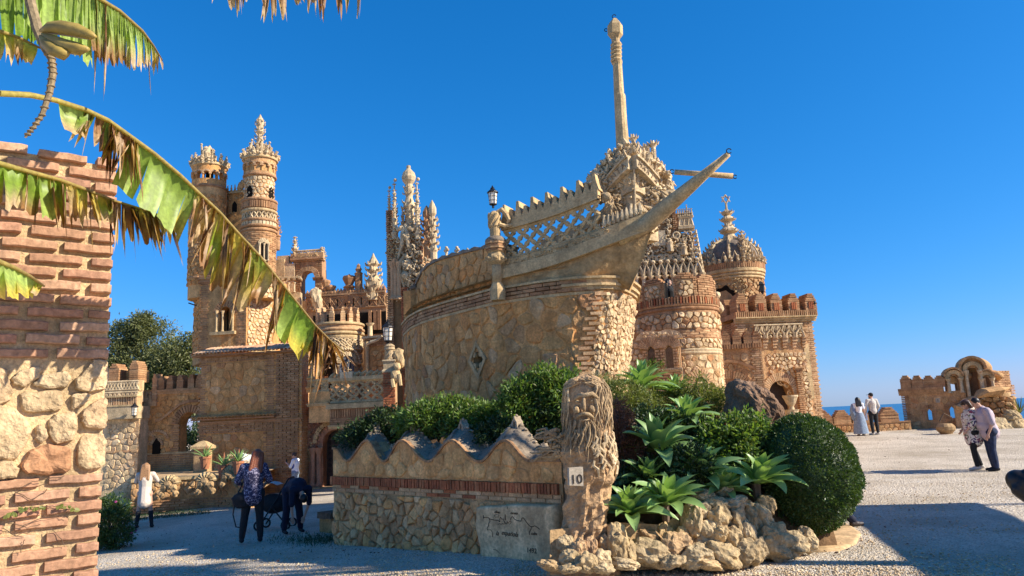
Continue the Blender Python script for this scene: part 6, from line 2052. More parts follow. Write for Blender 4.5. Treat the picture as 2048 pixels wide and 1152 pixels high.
# ------------------------------------------------------------------ free arch, roof terrace and finials behind
def roof_terrace():
 Y = 29.5
 F = FW(556, 772, Y, Y - .5, 600)
 root = thing('upper_wing', F(1, 0, 0) , 'upper castle wing with a free standing brick arch and a dark openwork balustrade', 'castle wing')
 vb = F.uv(650, 600)[1]; core(F, 0, F.L, 1.0, F.uv(650, 640)[1], 1.5, root, 'hull')
 # belvedere arch
 u0, u1 = F.uv(586, 560)[0], F.uv(644, 560)[0]
 a0, a1 = F.uv(602, 560)[0], F.uv(630, 560)[0]; vs = F.uv(616, 556)[1]; vt = F.uv(616, 520)[1]
 m = MB(); wall_holes(m, F, u0, u1, F.uv(616, 640)[1], vt, .45, [(a0, a1, F.uv(616, 601)[1], vs, (a1 - a0) / 2)]); m.build('belvedere', M['brick'], root)
 bricks(F, u0, a0 - .02, F.uv(616, 601)[1], vt, root, d1=.02); bricks(F, a1 + .02, u1, F.uv(616, 601)[1], vt, root, d1=.02)
 m = MB(); arch_row(m, F, (a0 + a1) / 2, vs, (a1 - a0) / 2, (a1 - a0) / 2 + .2, -.4, .05, 19); m.build('arch', M['pale_brick'], root)
 for u in ((u0 + a0) / 2, (u1 + a1) / 2):
  moulding(F, u - .22, u + .22, vs - .12, [(0, .05), (.06, .1), (.12, .05)], root, 'brick')
 moulding(F, u0 - .08, u1 + .08, vt - .05, [(0, .05), (.06, .12), (.14, .08), (.26, .08), (.32, .14)], root, 'pale_brick')
 m = MB(); carving(m, F, u0, u1, vt + .08, vt + .22, 24, .05, .09); kind(m.build('frieze_carving', M['cast'], root), 'stuff')
 m = MB(); lattice(m, F, u0, u1, vt + .3, F.uv(616, 500)[1], 4, 1, .035, -.1, 'arc'); lattice(m, F, u0, u1, vt + .3, F.uv(616, 506)[1], 4, 1, .03, -.1, 'x'); m.build('cresting', M['carved'], root)
 for px, yt in ((587, 470), (642, 492)):
  u, v = F.uv(px, 520); m = MB(); pinnacle(m, F(u, v, -.15), F.uv(px, yt)[1] - v, .13, 8, True); m.build('pinnacle', M['carved'], root)
 # stepped gable left of it
 m = MB()
 for i, (x, y0, y1, w) in enumerate(((566, 640, 512, .5), (578, 640, 528, .5), (560, 640, 520, .4))):
  u = F.uv(x, 600)[0]; m.fbox(F, u - w / 2, u + w / 2, F.uv(x, y0)[1], F.uv(x, y1)[1], -.3 - i * .1, .05 + i * .02)
 m.build('stepped_gable', M['pale_rubble'], root)
 u, v = F.uv(572, 560); bump_stones(F, u - .5, u + .35, F.uv(572, 600)[1], F.uv(572, 540)[1], .16, root, 'pale_rubble', d0=.02)
 G2 = FW(555, 600, 28.6, 28.6, 600)
 m = MB()
 for i in range(4):
  u = G2.L * (i + .5) / 4; arch_row(m, G2, u, G2.uv(580, 560)[1], .07, .16, -.2, .05, 9); colonnette(m, G2(u - .12, G2.uv(580, 585)[1], 0), .4, .04)
 m.build('small_arcade', M['carved'], root); core(G2, 0, G2.L, G2.uv(580, 640)[1], G2.uv(580, 585)[1], .3, root, 'pale_rubble')
 # openwork balustrade
 D = FW(612, 772, 28.4, 28.0, 600)
 v0, v1 = D.uv(690, 620)[1], D.uv(690, 590)[1]
 core(D, 0, D.L, 1, v0, .6, root, 'brick'); m = MB(); m.fbox(D, 0, D.L, v0, v1, -.3, -.12); m.build('parapet', M['brick'], root)
 m = MB(); lattice(m, D, 0, D.L, v0 + .05, v1 - .05, 10, 1, .05, 0, 'x'); lattice(m, D, 0, D.L, v0 + .05, v1 - .05, 10, 1, .035, .02, 'ring'); m.build('balustrade_tracery', M['brick'], root)
 moulding(D, 0, D.L, v1, [(0, .08), (.07, .12)], root, 'brick'); m = MB()
 for i in range(26): m.lathe(D(D.L * (i + .5) / 26, v1 + .06, 0), [(.08, 0), (.10, .06), (.05, .14), (.01, .22)], 5)
 kind(m.build('balustrade_cresting', M['brick'], root), 'stuff')
 # flat near-black sheet painted as the shade under the balustrade
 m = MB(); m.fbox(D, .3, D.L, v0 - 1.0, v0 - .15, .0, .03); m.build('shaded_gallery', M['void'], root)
 for px in (742, 752, 760):
  u, v = D.uv(px, 660); m = MB(); m.fbox(D, u - .06, u + .06, v, v0 - .1, 0, .12); m.build('gallery_post', M['brick'], root)
 # tall finials on it
 def fin(px, y0, y1, r, mat, kind_):
  u, v = D.uv(px, y0); h = D.uv(px, y1)[1] - v; c = D(u, v, -.1); m = MB()
  if kind_ == 'urn': m.lathe(c, [(r, 0), (r * 1.1, h * .25), (r * .8, h * .3), (r * .8, h * .5), (r * 1.25, h * .55), (r * .7, h * .62), (r * 1.0, h * .72), (r * 1.35, h * .84), (r * 1.2, h * .92), (r * .3, h * .96), (.01, h)], 8)
  elif kind_ == 'post': m.lathe(c, [(r, 0), (r, h * .7), (r * 1.2, h * .72), (r * .6, h * .78), (r * .9, h * .84), (r * .5, h * .9), (r * .5, h * .95), (.01, h)], 6)
  else:
   m.lathe(c, [(r * .8, 0), (r * .7, h * .2), (r * 1.0, h * .3), (r * 1.05, h * .38), (r * .6, h * .5), (r * .45, h * .56), (r * .7, h * .62), (r * .5, h * .7), (r * .75, h * .76), (r * .6, h * .82), (r * .3, h * .9), (.01, h)], 10)
   crockets(m, c, r * .9, r * .6, 0, h * .8, 7, 6, r * .3)
  m.build('finial', M[mat], root)
 fin(697, 606, 547, .20, 'brick', 'urn'); fin(716, 600, 526, .15, 'brick', 'post'); fin(746, 600, 505, .30, 'carved', 'bulb')
 fin(650, 606, 556, .14, 'brick', 'urn'); fin(660, 606, 568, .16, 'brick', 'urn')
 m = MB(); m.tube([D(D.uv(651, 562)[0], D.uv(651, 562)[1], -.1), D(D.uv(650, 540)[0], D.uv(650, 540)[1], -.1)], .012, 4); m.build('rod', M['iron'], root)
 m = MB(); carving(m, D, D.uv(628, 600)[0], D.uv(646, 600)[0], D.uv(636, 622)[1], D.uv(636, 580)[1], 30, .10, .08); m.ico(D(D.uv(637, 600)[0], D.uv(637, 600)[1], .1), (.22, .2, .45), 2, .5); m.build('roof_sculpture', M['carved'], root)
roof_terrace()
# ------------------------------------------------------------------ round turret with lattice band, balcony and portal
def lattice_turret():
 p = at(678, 700, 27.2)
 root = thing('round_turret', (p.x, p.y, 0), 'sunlit round turret with pointed battlements and a latticed band above the balcony', 'castle tower')
 T = Turret(root, 678, 700, 27.2)
 T.drum(860, 668, 44, 44, 'pale_rubble')
 T.bricks(800, 745, 44, 'pale_brick', d1=.02)
 m = MB(); carving(m, T.C(44), .4, T.ur(44) - .1, T.z(742), T.z(704), 120, .06, .03); kind(m.build('carved_relief', M['carved'], root), 'stuff')
 T.lattice(702, 680, 45.5, 13, 2, .035, 'quatre'); T.torus(704, 44, .05); T.torus(677, 45, .06); T.torus(670, 47, .07); T.torus(663, 48, .06, 'pale_brick'); T.drum(668, 650, 47, 48, 'pale_brick'); T.torus(652, 48, .06)
 F = T.C(48)
 for i, px in enumerate((634, 645, 663, 686, 702, 716)):
  u = inv(F, px, 645, 1.5, T.z(645))[0]; merlon(F, u, .17, T.z(650), T.z(624) - T.z(650), -.16, .02, root, M['pale_brick'], peak=.08)
 C = T.C(44); u, v = inv(C, 694, 748, 2, T.z(748)); w = .26
 m = MB(); P = [(u - w, v - .2), (u + w, v - .2)] + [(u + w * cos(a), T.z(730) + w * sin(a)) for a in [pi * i / 10 for i in range(11)]]; m.prism(C, P, -.2, .04); m.build('window_pane', M['window'], root)
 m = MB(); arch_row(m, C, u, T.z(730), w, w + .13, -.05, .1, 15); m.build('window_arch', M['carved'], root)
 for i in range(19):
  a = pi * i / 18; m = MB(); m.ico(C(u + (w + .24) * cos(a), T.z(730) + (w + .24) * sin(a), .08), .05, 1); m.build('arch_boss', M['carved'], root)
 for s in (-1, 0, 1):
  m = MB(); m.tube([C(u + s * .12, v - .2, .05), C(u + s * .12, T.z(722), .05)], .014, 4); m.build('window_bar', M['iron'], root)
 for px in (646, 671):
  u, v = inv(C, px, 770, 1, T.z(770)); m = MB(); colonnette(m, C(u, v, .05), T.z(722) - v, .06); m.build('colonnette', M['carved'], root)
 u, v = inv(C, 655, 760, 1, T.z(760)); m = MB(); w = .2; P = [(u - w, v - .3), (u + w, v - .3)] + [(u + w * cos(a), T.z(726) + w * sin(a)) for a in [pi * i / 8 for i in range(9)]]; m.prism(C, P, -.2, .045); m.build('doorway', M['void'], root)
 # shaded link to the right of it
 K = FW(728, 792, 26.6, 26.2, 720); v1 = K.uv(750, 676)[1]
 core(K, 0, K.L, 0, v1, 1.2, root, 'hull', name='link_wall'); bricks(K, 0, K.L, v1 - .3, v1, root, 'brick', d1=.05); moulding(K, -.03, K.L, v1, [(0, .1), (.08, .14)], root, 'carved')
 bump_stones(K, .3, K.L, .8, v1 - .4, .2, root, 'hull'); m = MB(); colonnette(m, K(.16, K.uv(735, 790)[1], .05), K.uv(735, 684)[1] - K.uv(735, 790)[1], .07); m.build('colonnette', M['cast'], root)
 m = MB(); u, v = K.uv(730, 676); colonnette(m, K(u + .1, v, -.2), .55, .09); m.build('short_column', M['carved'], root)
 m = MB(); P = [at(733, 690, 26.3), at(742, 684, 26.2), at(755, 680, 26.1), at(764, 672, 26)]; m.tube(P, [.04, .06, .05, .03], 6); m.build('spout', M['carved'], root)
M['window'] = plain('window_glass', (.09, .10, .12), .15, spec=.6)
lattice_turret()
def balcony_portal():
 F = FW(604, 800, 25.6, 25.0, 900)
 root = thing('portal_wing', F(1, 0, 0), 'shaded castle entrance with carved door arch and openwork stone balcony above', 'castle wing')
 z0 = -.6; vt = F.uv(690, 812)[1]
 d0, v0 = F.uv(647, 973); d1, _ = F.uv(694, 973); vs = F.uv(670, 885)[1]
 hole = (d0, d1, v0, vs, (d1 - d0) / 2)
 core(F, 0, F.L, z0, vt, 2.0, root, 'rosy', [hole], hollow=.35)
 m = MB(); m.fbox(F, d0, d1, v0, vs + .45, -.34, -.26); o = m.build('door', M['dark_wood'], root)
 dm = MB()
 for i in range(4):
  for j in range(9):
   u = d0 + (d1 - d0) * (i + .5) / 4; v = v0 + (vs + .3 - v0) * (j + .5) / 9; dm.ring(F(u, v, -.25), .055, .012, (F.t, Vector((0, 0, 1))), 8, 4); dm.ico(F(u, v, -.25), .025, 0)
 kind(dm.build('door_ironwork', M['iron'], o), 'stuff')
 m = MB(); arch_row(m, F, (d0 + d1) / 2, vs, (d1 - d0) / 2, (d1 - d0) / 2 + .16, -.3, .06, 21, g=.06); m.build('door_arch', M['rosy'], root)
 m = MB(); m.fbox(F, d0 - .16, d0, v0, vs, -.3, .06); m.build('door_jamb', M['rosy'], root)
 for px in (629, 641):
  u, v = F.uv(px, 972); m = MB(); colonnette(m, F(u, v, .12), F.uv(px, 895)[1] - v, .085, 10); m.build('portal_column', M['rosy'], root)
 m = MB(); carving(m, F, F.uv(606, 860)[0], F.uv(655, 860)[0], F.uv(640, 900)[1], F.uv(640, 838)[1], 170, .075, .06, skip=lambda u, v: hypot(u - (d0 + d1) / 2, v - vs) < (d1 - d0) / 2 + .15); kind(m.build('portal_carving', M['rosy'], root), 'stuff')
 m = MB(); carving(m, F, F.uv(603, 860)[0], F.uv(622, 860)[0], F.uv(612, 930)[1], F.uv(612, 850)[1], 60, .09, .06); kind(m.build('pilaster_carving', M['cast'], root), 'stuff')
 m = MB(); arch_row(m, F, (d0 + d1) / 2, vs, (d1 - d0) / 2 + .2, (d1 - d0) / 2 + .34, -.1, .12, 15, .1, pi, .1); m.build('outer_arch', M['cast'], root)
 for k, (a, b) in enumerate(((.25, .13), (.5, .26))):
  m = MB(); m.fbox(F, d0 - .9, d1 + .5, z0, v0 - (k * .13), 0, a); m.build('step', M['paving'], root)
 # balcony
 B = FW(622, 782, 24.2, 23.4, 780); L = B.L
 ub = B.uv(660, 800)[0]
 va, vb = B.uv(710, 806)[1], B.uv(710, 753)[1]
 m = MB(); m.fbox(B, ub - .1, L + .1, va - .16, va, -1.4, .1); m.build('balcony_floor', M['cast'], root)
 m = MB(); m.fbox(B, ub, L + .1, va - .65, va - .16, -1.4, 0); m.build('balcony_base', M['brick'], root)
 soldiers(B, ub, L + .1, va - .42, va - .18, root, 'brick', d1=.03); bricks(B, ub, L + .1, va - .65, va - .44, root, d1=.02)
 moulding(B, ub - .05, L + .1, va - .78, [(0, .02), (.06, .06), (.12, .03)], root)
 m = MB(); lattice(m, B, ub, L - .1, va + .04, vb - .12, 5, 2, .05, -.06, 'quatre'); m.build('balcony_tracery', M['cast'], root)
 m = MB();
 m.fbox(B, ub - .04, L - .05, vb - .12, vb, -.16, .05); m.build('handrail', M['cast'], root)
 m = MB()
 for i in range(9):
  u = ub + (L - .2 - ub) * (i + .5) / 9; P = [B(u - .14, vb, -.05), B(u - .06, vb + .07, -.05), B(u + .06, vb + .14, -.05), B(u + .13, vb + .08, -.05)]; m.tube(P, [.05, .06, .05, .02], 5)
 m.build('handrail_scroll', M['cast'], root)
 u, v = B.uv(694, 755); m = MB(); m.fbox(B, u - .22, u + .22, v - .02, v + .18, -.2, .06); m.build('handrail_block', M['carved'], root)
 # return of the balcony towards the tower
 Q = FW(618, 660, 24.9, 24.3, 780); v1 = Q.uv(640, 762)[1]
 m = MB(); lattice(m, Q, .05, Q.L - .03, Q.uv(640, 783)[1], v1, 2, 1, .04, -.02, 'ring'); lattice(m, Q, .05, Q.L - .03, Q.uv(640, 783)[1], v1, 2, 1, .03, -.02, 'x'); m.build('balcony_tracery', M['cast'], root)
 core(Q, 0, Q.L, Q.uv(640, 845)[1], Q.uv(640, 785)[1], 1.0, root, 'hull', name='balcony_base'); moulding(Q, -.03, Q.L, v1, [(0, .06), (.07, .08)], root); moulding(Q, -.03, Q.L, Q.uv(640, 812)[1], [(0, .06), (.06, .10), (.1, .06)], root)
 m = MB(); pinnacle(m, Q(.04, Q.uv(620, 785)[1], -.05), 1.0, .16, 8, False); m.build('corner_post', M['hull'], root)
 # pier on the right that carries the lantern
 p = at(780, 740, 22.6); k = 22.6 / FPX
 t = root
 m = MB(); zb = at(780, 745, 22.6).z
 m.box((p.x, p.y, zb - 1.2), (.36, .36, 2.4)); m.build('lamp_pier', M['brick'], t)
 PF_ = Flat((p.x - .18, p.y - .181), (p.x + .18, p.y - .181)); bricks(PF_, 0, .36, zb - 1.4, zb, root, 'red_brick', d1=.03, L=.18)
 m = MB(); m.lathe((p.x, p.y, zb), [(.30, 0), (.30, .05), (.24, .1), (.24, .28), (.29, .34), (.27, .38)], 4, a0=pi / 4)
 m.build('lamp_plinth', M['carved'], t)
 m = MB(); c = Vector((p.x, p.y, zb + .36)); H = at(778, 688, 22.6).z - c.z
 m.lathe(c, [(.16, 0), (.13, H * .1), (.13, H * .6), (.17, H * .66), (.15, H * .8), (.17, H * .86), (.08, H)], 12)
 for j in range(6):
  m.tube([c + Vector((cos(j * pi / 3 + i * .25) * .135, sin(j * pi / 3 + i * .25) * .135, H * (.08 + .065 * i))) for i in range(9)], .025, 5)
 m.build('twisted_pillar', M['carved'], t)
 m = MB(); q = at(792, 752, 22.4)
 m.ico(q, (.16, .14, .22), 2, .2); m.ico(q + Vector((.05, -.03, .28)), (.11, .1, .12), 2, .2); m.tube([q + Vector((-.1, -.1, -.1)), q + Vector((-.05, -.16, -.35))], .06, 6); m.tube([q + Vector((.12, -.1, .05)), q + Vector((.16, -.14, -.3))], .05, 6)
 m.ico(q + Vector((.1, .2, .55)), (.2, .16, .3), 2, .3); m.build('pier_sculpture', M['cast'], root)
 lantern(at(776, 690, 22.6), .0165, 'pale glass lantern on a twisted pillar at the right end of the balcony', group='lanterns of the castle')
balcony_portal()
# ------------------------------------------------------------------ carved spire tower behind the hull
def spire_tower():
 Y = 23.6; p = at(812, 640, Y)
 root = thing('spire_tower', (p.x, p.y, 0), 'slender tower crowded with carved pinnacles, a round knob on top', 'castle tower')
 F = FW(776, 842, Y, Y - .4, 600)
 core(F, 0, F.L, 0, F.uv(806, 478)[1], 1.1, root, 'brick'); core(F, .0, F.L + .8, 0, F.uv(806, 545)[1], 1.0, root, 'hull', name='lower_wall')
 u0, u1 = F.uv(795, 500)[0], F.uv(846, 500)[0]
 m = MB(); carving(m, F, u0, u1, F.uv(815, 600)[1], F.uv(815, 472)[1], 260, .09, .05); kind(m.build('leafwork', M['carved'], root), 'stuff')
 m = MB(); carving(m, F, .0, u0, F.uv(785, 520)[1], F.uv(785, 470)[1], 40, .07, .05); kind(m.build('leafwork', M['cast'], root), 'stuff')
 # big flowing ribs on the front
 m = MB()
 for s in (-1, 1):
  for (x0, y0, x1, y1, x2, y2) in ((815, 450, 815 + s * 6, 490, 815 + s * 16, 520), (815, 510, 815 + s * 12, 540, 815 + s * 4, 575), (815, 455, 815 + s * 14, 462, 815 + s * 22, 452)):
   m.tube([F(*F.uv(x0, y0), .12), F(*F.uv((x0 + x1) / 2 + s * 2, (y0 + y1) / 2), .16), F(*F.uv(x1, y1), .16), F(*F.uv(x2, y2), .1)], [.05, .08, .07, .03], 6)
 for y in (475, 530, 552): m.ico(F(*F.uv(816, y), .14), .13, 2, .3)
 m.build('front_ribs', M['carved'], root)
 bricks(F, 0, .22, 0, F.uv(780, 420)[1], root, d1=.06);
 for px, ya, yb in ((790, 600, 525), (796, 600, 520), (803, 600, 525)):
  u, v = F.uv(px, ya); m = MB(); colonnette(m, F(u, v, .14), F.uv(px, yb)[1] - v, .07); m.build('brick_shaft', M['pale_brick'], root)
 bricks(F, F.uv(806, 600)[0], F.uv(818, 600)[0], 2.2, F.uv(812, 575)[1], root, 'red_brick', d1=.14, L=.16)
 # crown of pinnacles; (px, foot y, top y, radius, round knob)
 for px, ya, yb, r, mat in ((772, 470, 371, .085, 'cast'), (783, 476, 356, .10, 'carved'), (792, 480, 398, .09, 'carved'), (829, 476, 354, .10, 'carved'), (838, 480, 404, .09, 'carved'), (799, 470, 412, .07, 'carved'), (817, 470, 408, .07, 'carved')):
  u, v = F.uv(px, ya); d_ = -.25 if px not in (792, 838) else .08; m = MB(); pinnacle(m, F(u, v, d_), F.uv(px, yb)[1] - v, r, 6, True, True, 5)
  m.ico(F(*F.uv(px, yb), d_), r * .6, 1); m.build('pinnacle', M[mat], root)
 c = F(*F.uv(807, 470), -.45); H = F.uv(806, 322)[1] - c.z
 m = MB(); m.lathe(c, [(.22, 0), (.18, H * .12), (.15, H * .3), (.17, H * .4), (.20, H * .44), (.15, H * .5), (.11, H * .56), (.14, H * .6), (.17, H * .66), (.14, H * .70), (.12, H * .73), (.21, H * .78), (.24, H * .83), (.2, H * .89), (.09, H * .94), (.07, H * .95), (.07, H * .99), (.02, H)], 12)
 crockets(m, c, .19, .17, H * .05, H * .5, 7, 5, .07); crockets(m, c, .15, .14, H * .56, H * .72, 2, 6, .05); m.build('central_spire', M['carved'], root)
 # right shoulder
 G2 = FW(842, 878, Y - .5, Y - .6, 520); core(G2, 0, G2.L, 0, G2.uv(860, 535)[1], .8, root, 'brick', name='shoulder')
 for px, ya, yb in ((854, 520, 409), (866, 540, 398)):
  u, v = G2.uv(px, ya); h = G2.uv(px, yb)[1] - v; m = MB(); c = G2(u, v, -.1)
  m.lathe(c, [(.12, 0), (.12, h * .25), (.16, h * .28), (.10, h * .34), (.10, h * .45), (.14, h * .5), (.09, h * .55), (.12, h * .7), (.08, h * .76), (.13, h * .80), (.13, h * .88), (.07, h * .95), (.01, h)], 8); crockets(m, c, .12, .1, h * .25, h * .75, 6, 5, .07); m.build('pinnacle', M['carved'] if px > 860 else M['brick'], root)
 m = MB(); carving(m, G2, -.5, G2.L - .2, G2.uv(850, 560)[1], G2.uv(850, 465)[1], 110, .09, .05, skip=lambda u, v: v > G2.uv(850, 465)[1] - 1.2 + 1.0 * max(0, -u + .6)); kind(m.build('hanging_fretwork', M['carved'], root), 'stuff')
 bricks(G2, .3, G2.L, 1, G2.uv(860, 540)[1], root, 'pale_brick', d1=.05)
spire_tower()
# ------------------------------------------------------------------ right: carved facade above the round tower
def carved_facade():
 Y = 25.5
 F = FW(1232, 1412, Y, Y - .3, 560)
 root = thing('carved_facade', F(F.L / 2, 0, 0), 'cream carved castle front with small columns and gables, behind the ship bow', 'castle front')
 V = lambda y: F.uv(1330, y)[1]
 U = lambda x, y=560: F.uv(x, y)[0]
 # stepped outline of the body
 O = [(1232, 640), (1412, 640), (1410, 600), (1402, 550), (1392, 520), (1386, 470), (1362, 466), (1356, 430), (1340, 420), (1330, 372), (1300, 350), (1262, 350), (1232, 372)]
 m = MB(); m.prism(F, [F.uv(x, y) for x, y in O], -1.0, 0); m.build('wall', M['void_warm'], root)  # wall toned down as painted recess shade
 # colonnade
 vs, vc = V(590), V(552)
 n = 9
 x0, x1 = U(1272), U(1404)
 m = MB(); m.fbox(F, x0, x1, vs, vc + .05, -.05, .012); m.build('gallery_shade', M['void_warm'], root)
 for i in range(n + 1):
  u = x0 + (x1 - x0) * i / n; m = MB(); colonnette(m, F(u, vs, .16), vc - vs, .07, 8); m.build('column', M['carved'], root)
  if i < n:
   um = u + (x1 - x0) / n / 2; w = (x1 - x0) / n / 2
   m = MB(); m.tube([F(um - w, vc, .16), F(um - w * .6, vc + .22, .18), F(um, vc + .42, .2), F(um + w * .6, vc + .22, .18), F(um + w, vc, .16)], .05, 5)
   m.ico(F(um, vc + .48, .2), .07, 1, .3); m.tube([F(um - w * .6, vc + .05, .14), F(um, vc + .18, .15), F(um + w * .6, vc + .05, .14)], .035, 5)
   m.build('gable_arch', M['carved'], root)
   m = MB(); m.ring(F(um, vc + .62, .1), .11, .03, (F.t, Vector((0, 0, 1))), 10, 5); m.build('pierced_ring', M['carved'], root)
 moulding(F, x0 - .1, x1 + .1, vs - .14, [(0, .12), (.06, .22), (.14, .16)], root, 'carved')
 inside = lambda u, v: v > V(500) and u > U(1386, 480)
 m = MB(); carving(m, F, U(1262), U(1398), V(548), V(470), 620, .075, .07, skip=inside); carving(m, F, U(1262), U(1352), V(470), V(400), 220, .085, .06); kind(m.build('leafwork', M['carved'], root), 'stuff')
 # smooth panel, shield and statue niches
 m = MB(); m.fbox(F, U(1306, 470), U(1330, 470), V(492), V(462), 0, .12); m.build('plain_panel', M['carved'], root)
 for px, py, s in ((1330, 518, .14), (1360, 497, .15), (1352, 472, .12)):
  u, v = F.uv(px, py); m = MB(); m.ring(F(u, v, .10), s, .03, (F.t, Vector((0, 0, 1))), 12, 5); m.build('round_frame', M['carved'], root)
  m = MB(); m.lathe(F(u, v, .0), [(s * .9, -.03), (s * .9, .0)], 10);
  m = MB(); m.ico(F(u, v, .04), (s * .6, .06, s * .8), 1, .3); m.build('medallion', M['cast'], root)
 for px, ya, yb in ((1340, 505, 478), (1368, 512, 488)):
  u, v = F.uv(px, ya); h = F.uv(px, yb)[1] - v; m = MB(); m.lathe(F(u, v, .14), [(.12, 0), (.10, h * .5), (.13, h * .7), (.06, h * .8), (.08, h * .9), (.03, h)], 8); m.build('statue', M['carved'], root)
 # niche with brick jamb on the right edge
 u, v = F.uv(1379, 520); w = .11; h = F.uv(1379, 470)[1] - v
 m = MB(); m.prism(F, [(u - w, v), (u + w, v), (u + w, v + h * .7), (u, v + h), (u - w, v + h * .7)], -.05, .03); m.build('niche', M['brick'], root)
 m = MB(); m.tube([F(u - w, v, .08), F(u - w, v + h * .7, .08), F(u, v + h, .1), F(u + w, v + h * .7, .08), F(u + w, v, .08)], .04, 5); m.build('niche_frame', M['carved'], root)
 bricks(F, U(1386, 540), U(1396, 540), V(545), V(470), root, 'pale_brick', L=.14, d1=.08)
 bricks(F, U(1344, 430), U(1352, 430), V(470), V(408), root, 'brick', L=.14, d1=.10)
 # little castle cresting on the right shoulder
 u0, u1 = U(1358, 452), U(1386, 460); v0 = V(466)
 moulding(F, u0 - .05, u1 + .05, v0, [(0, .06), (.08, .14), (.16, .08)], root, 'carved')
 m = MB(); lattice(m, F, u0, u1, v0 + .2, v0 + .5, 3, 1, .05, 0, 'arc'); lattice(m, F, u0, u1, v0 + .2, v0 + .5, 3, 1, .04, 0, 'ring')
 for i in range(7): pinnacle(m, F(u0 + (u1 - u0) * i / 6, v0 + .5, 0), .34 + .15 * (i == 4), .055, 6, False)
 m.build('shoulder_cresting', M['carved'], root)
 m = MB()
 for i in range(16):
  f = i / 15; x = 1386 + f * 24; y = 470 + f * 130; u, v = F.uv(x, y); m.tube([F(u, v, .02), F(u + .1, v + .06, .04), F(u + .12, v + .18, .04)], [.06, .06, .02], 5)
 kind(m.build('edge_crockets', M['carved'], root), 'stuff')
 # openwork crown over the bowsprit and the tall thin pinnacles
 m = MB(); carving(m, F, U(1250, 360), U(1336, 372), V(405), V(352), 110, .11, .04); kind(m.build('upper_leafwork', M['carved'], root), 'stuff')
 for px, ya, yb, r in ((1257, 350, 300, .11), (1273, 345, 262, .10), (1297, 350, 282, .10), (1313, 352, 275, .11), (1322, 366, 326, .12), (1288, 352, 318, .12)):
  u, v = F.uv(px, ya); h = F.uv(px, yb)[1] - v; c = F(u, v, -.3); m = MB()
  m.lathe(c, [(r * 1.5, 0), (r * 1.4, h * .2), (r * 1.0, h * .3), (r * .8, h * .35), (r * .75, h * .82), (r * 1.3, h * .88), (r * .6, h * .92), (r * .5, h)], 8)
  crockets(m, c, r * 1.5, r * 1.0, 0, h * .34, 3, 5, r * .6)
  for i in range(6): a = i * pi / 3; p = c + Vector((0, 0, h * .88)); m.tube([p, p + Vector((cos(a) * r * 1.6, sin(a) * r * 1.6, .05)), p + Vector((cos(a) * r * 2.0, sin(a) * r * 2, .14))], [r * .5, r * .4, r * .15], 4)
  for j in range(8): m.ring(c + Vector((0, 0, h * (.36 + .055 * j))), r * .82, .015, None, 8, 4)
  m.build('pinnacle', M['carved'], root)
M['void_warm'] = stone_mat('gallery_wall', [(.33, .22, .14), (.36, .25, .16)], bump=.3)  # darker stone colour puts recess shade behind the pale carvings
carved_facade()
def castle_hall():
 F = FW(1040, 1292, 25.0, 24.6, 640)
 root = thing('castle_hall', F(F.L / 2, 0, 0), 'plain brick hall of the castle, just glimpsed between ship bow and round tower', 'castle hall')
 core(F, 0, F.L, -.3, 5.6, 3.0, root, 'hull'); bricks(F, F.L - 1.6, F.L, .8, 5.6, root)
 moulding(F, 0, F.L, 5.6, [(0, .06), (.1, .14), (.2, .08)], root, 'brick')
castle_hall()
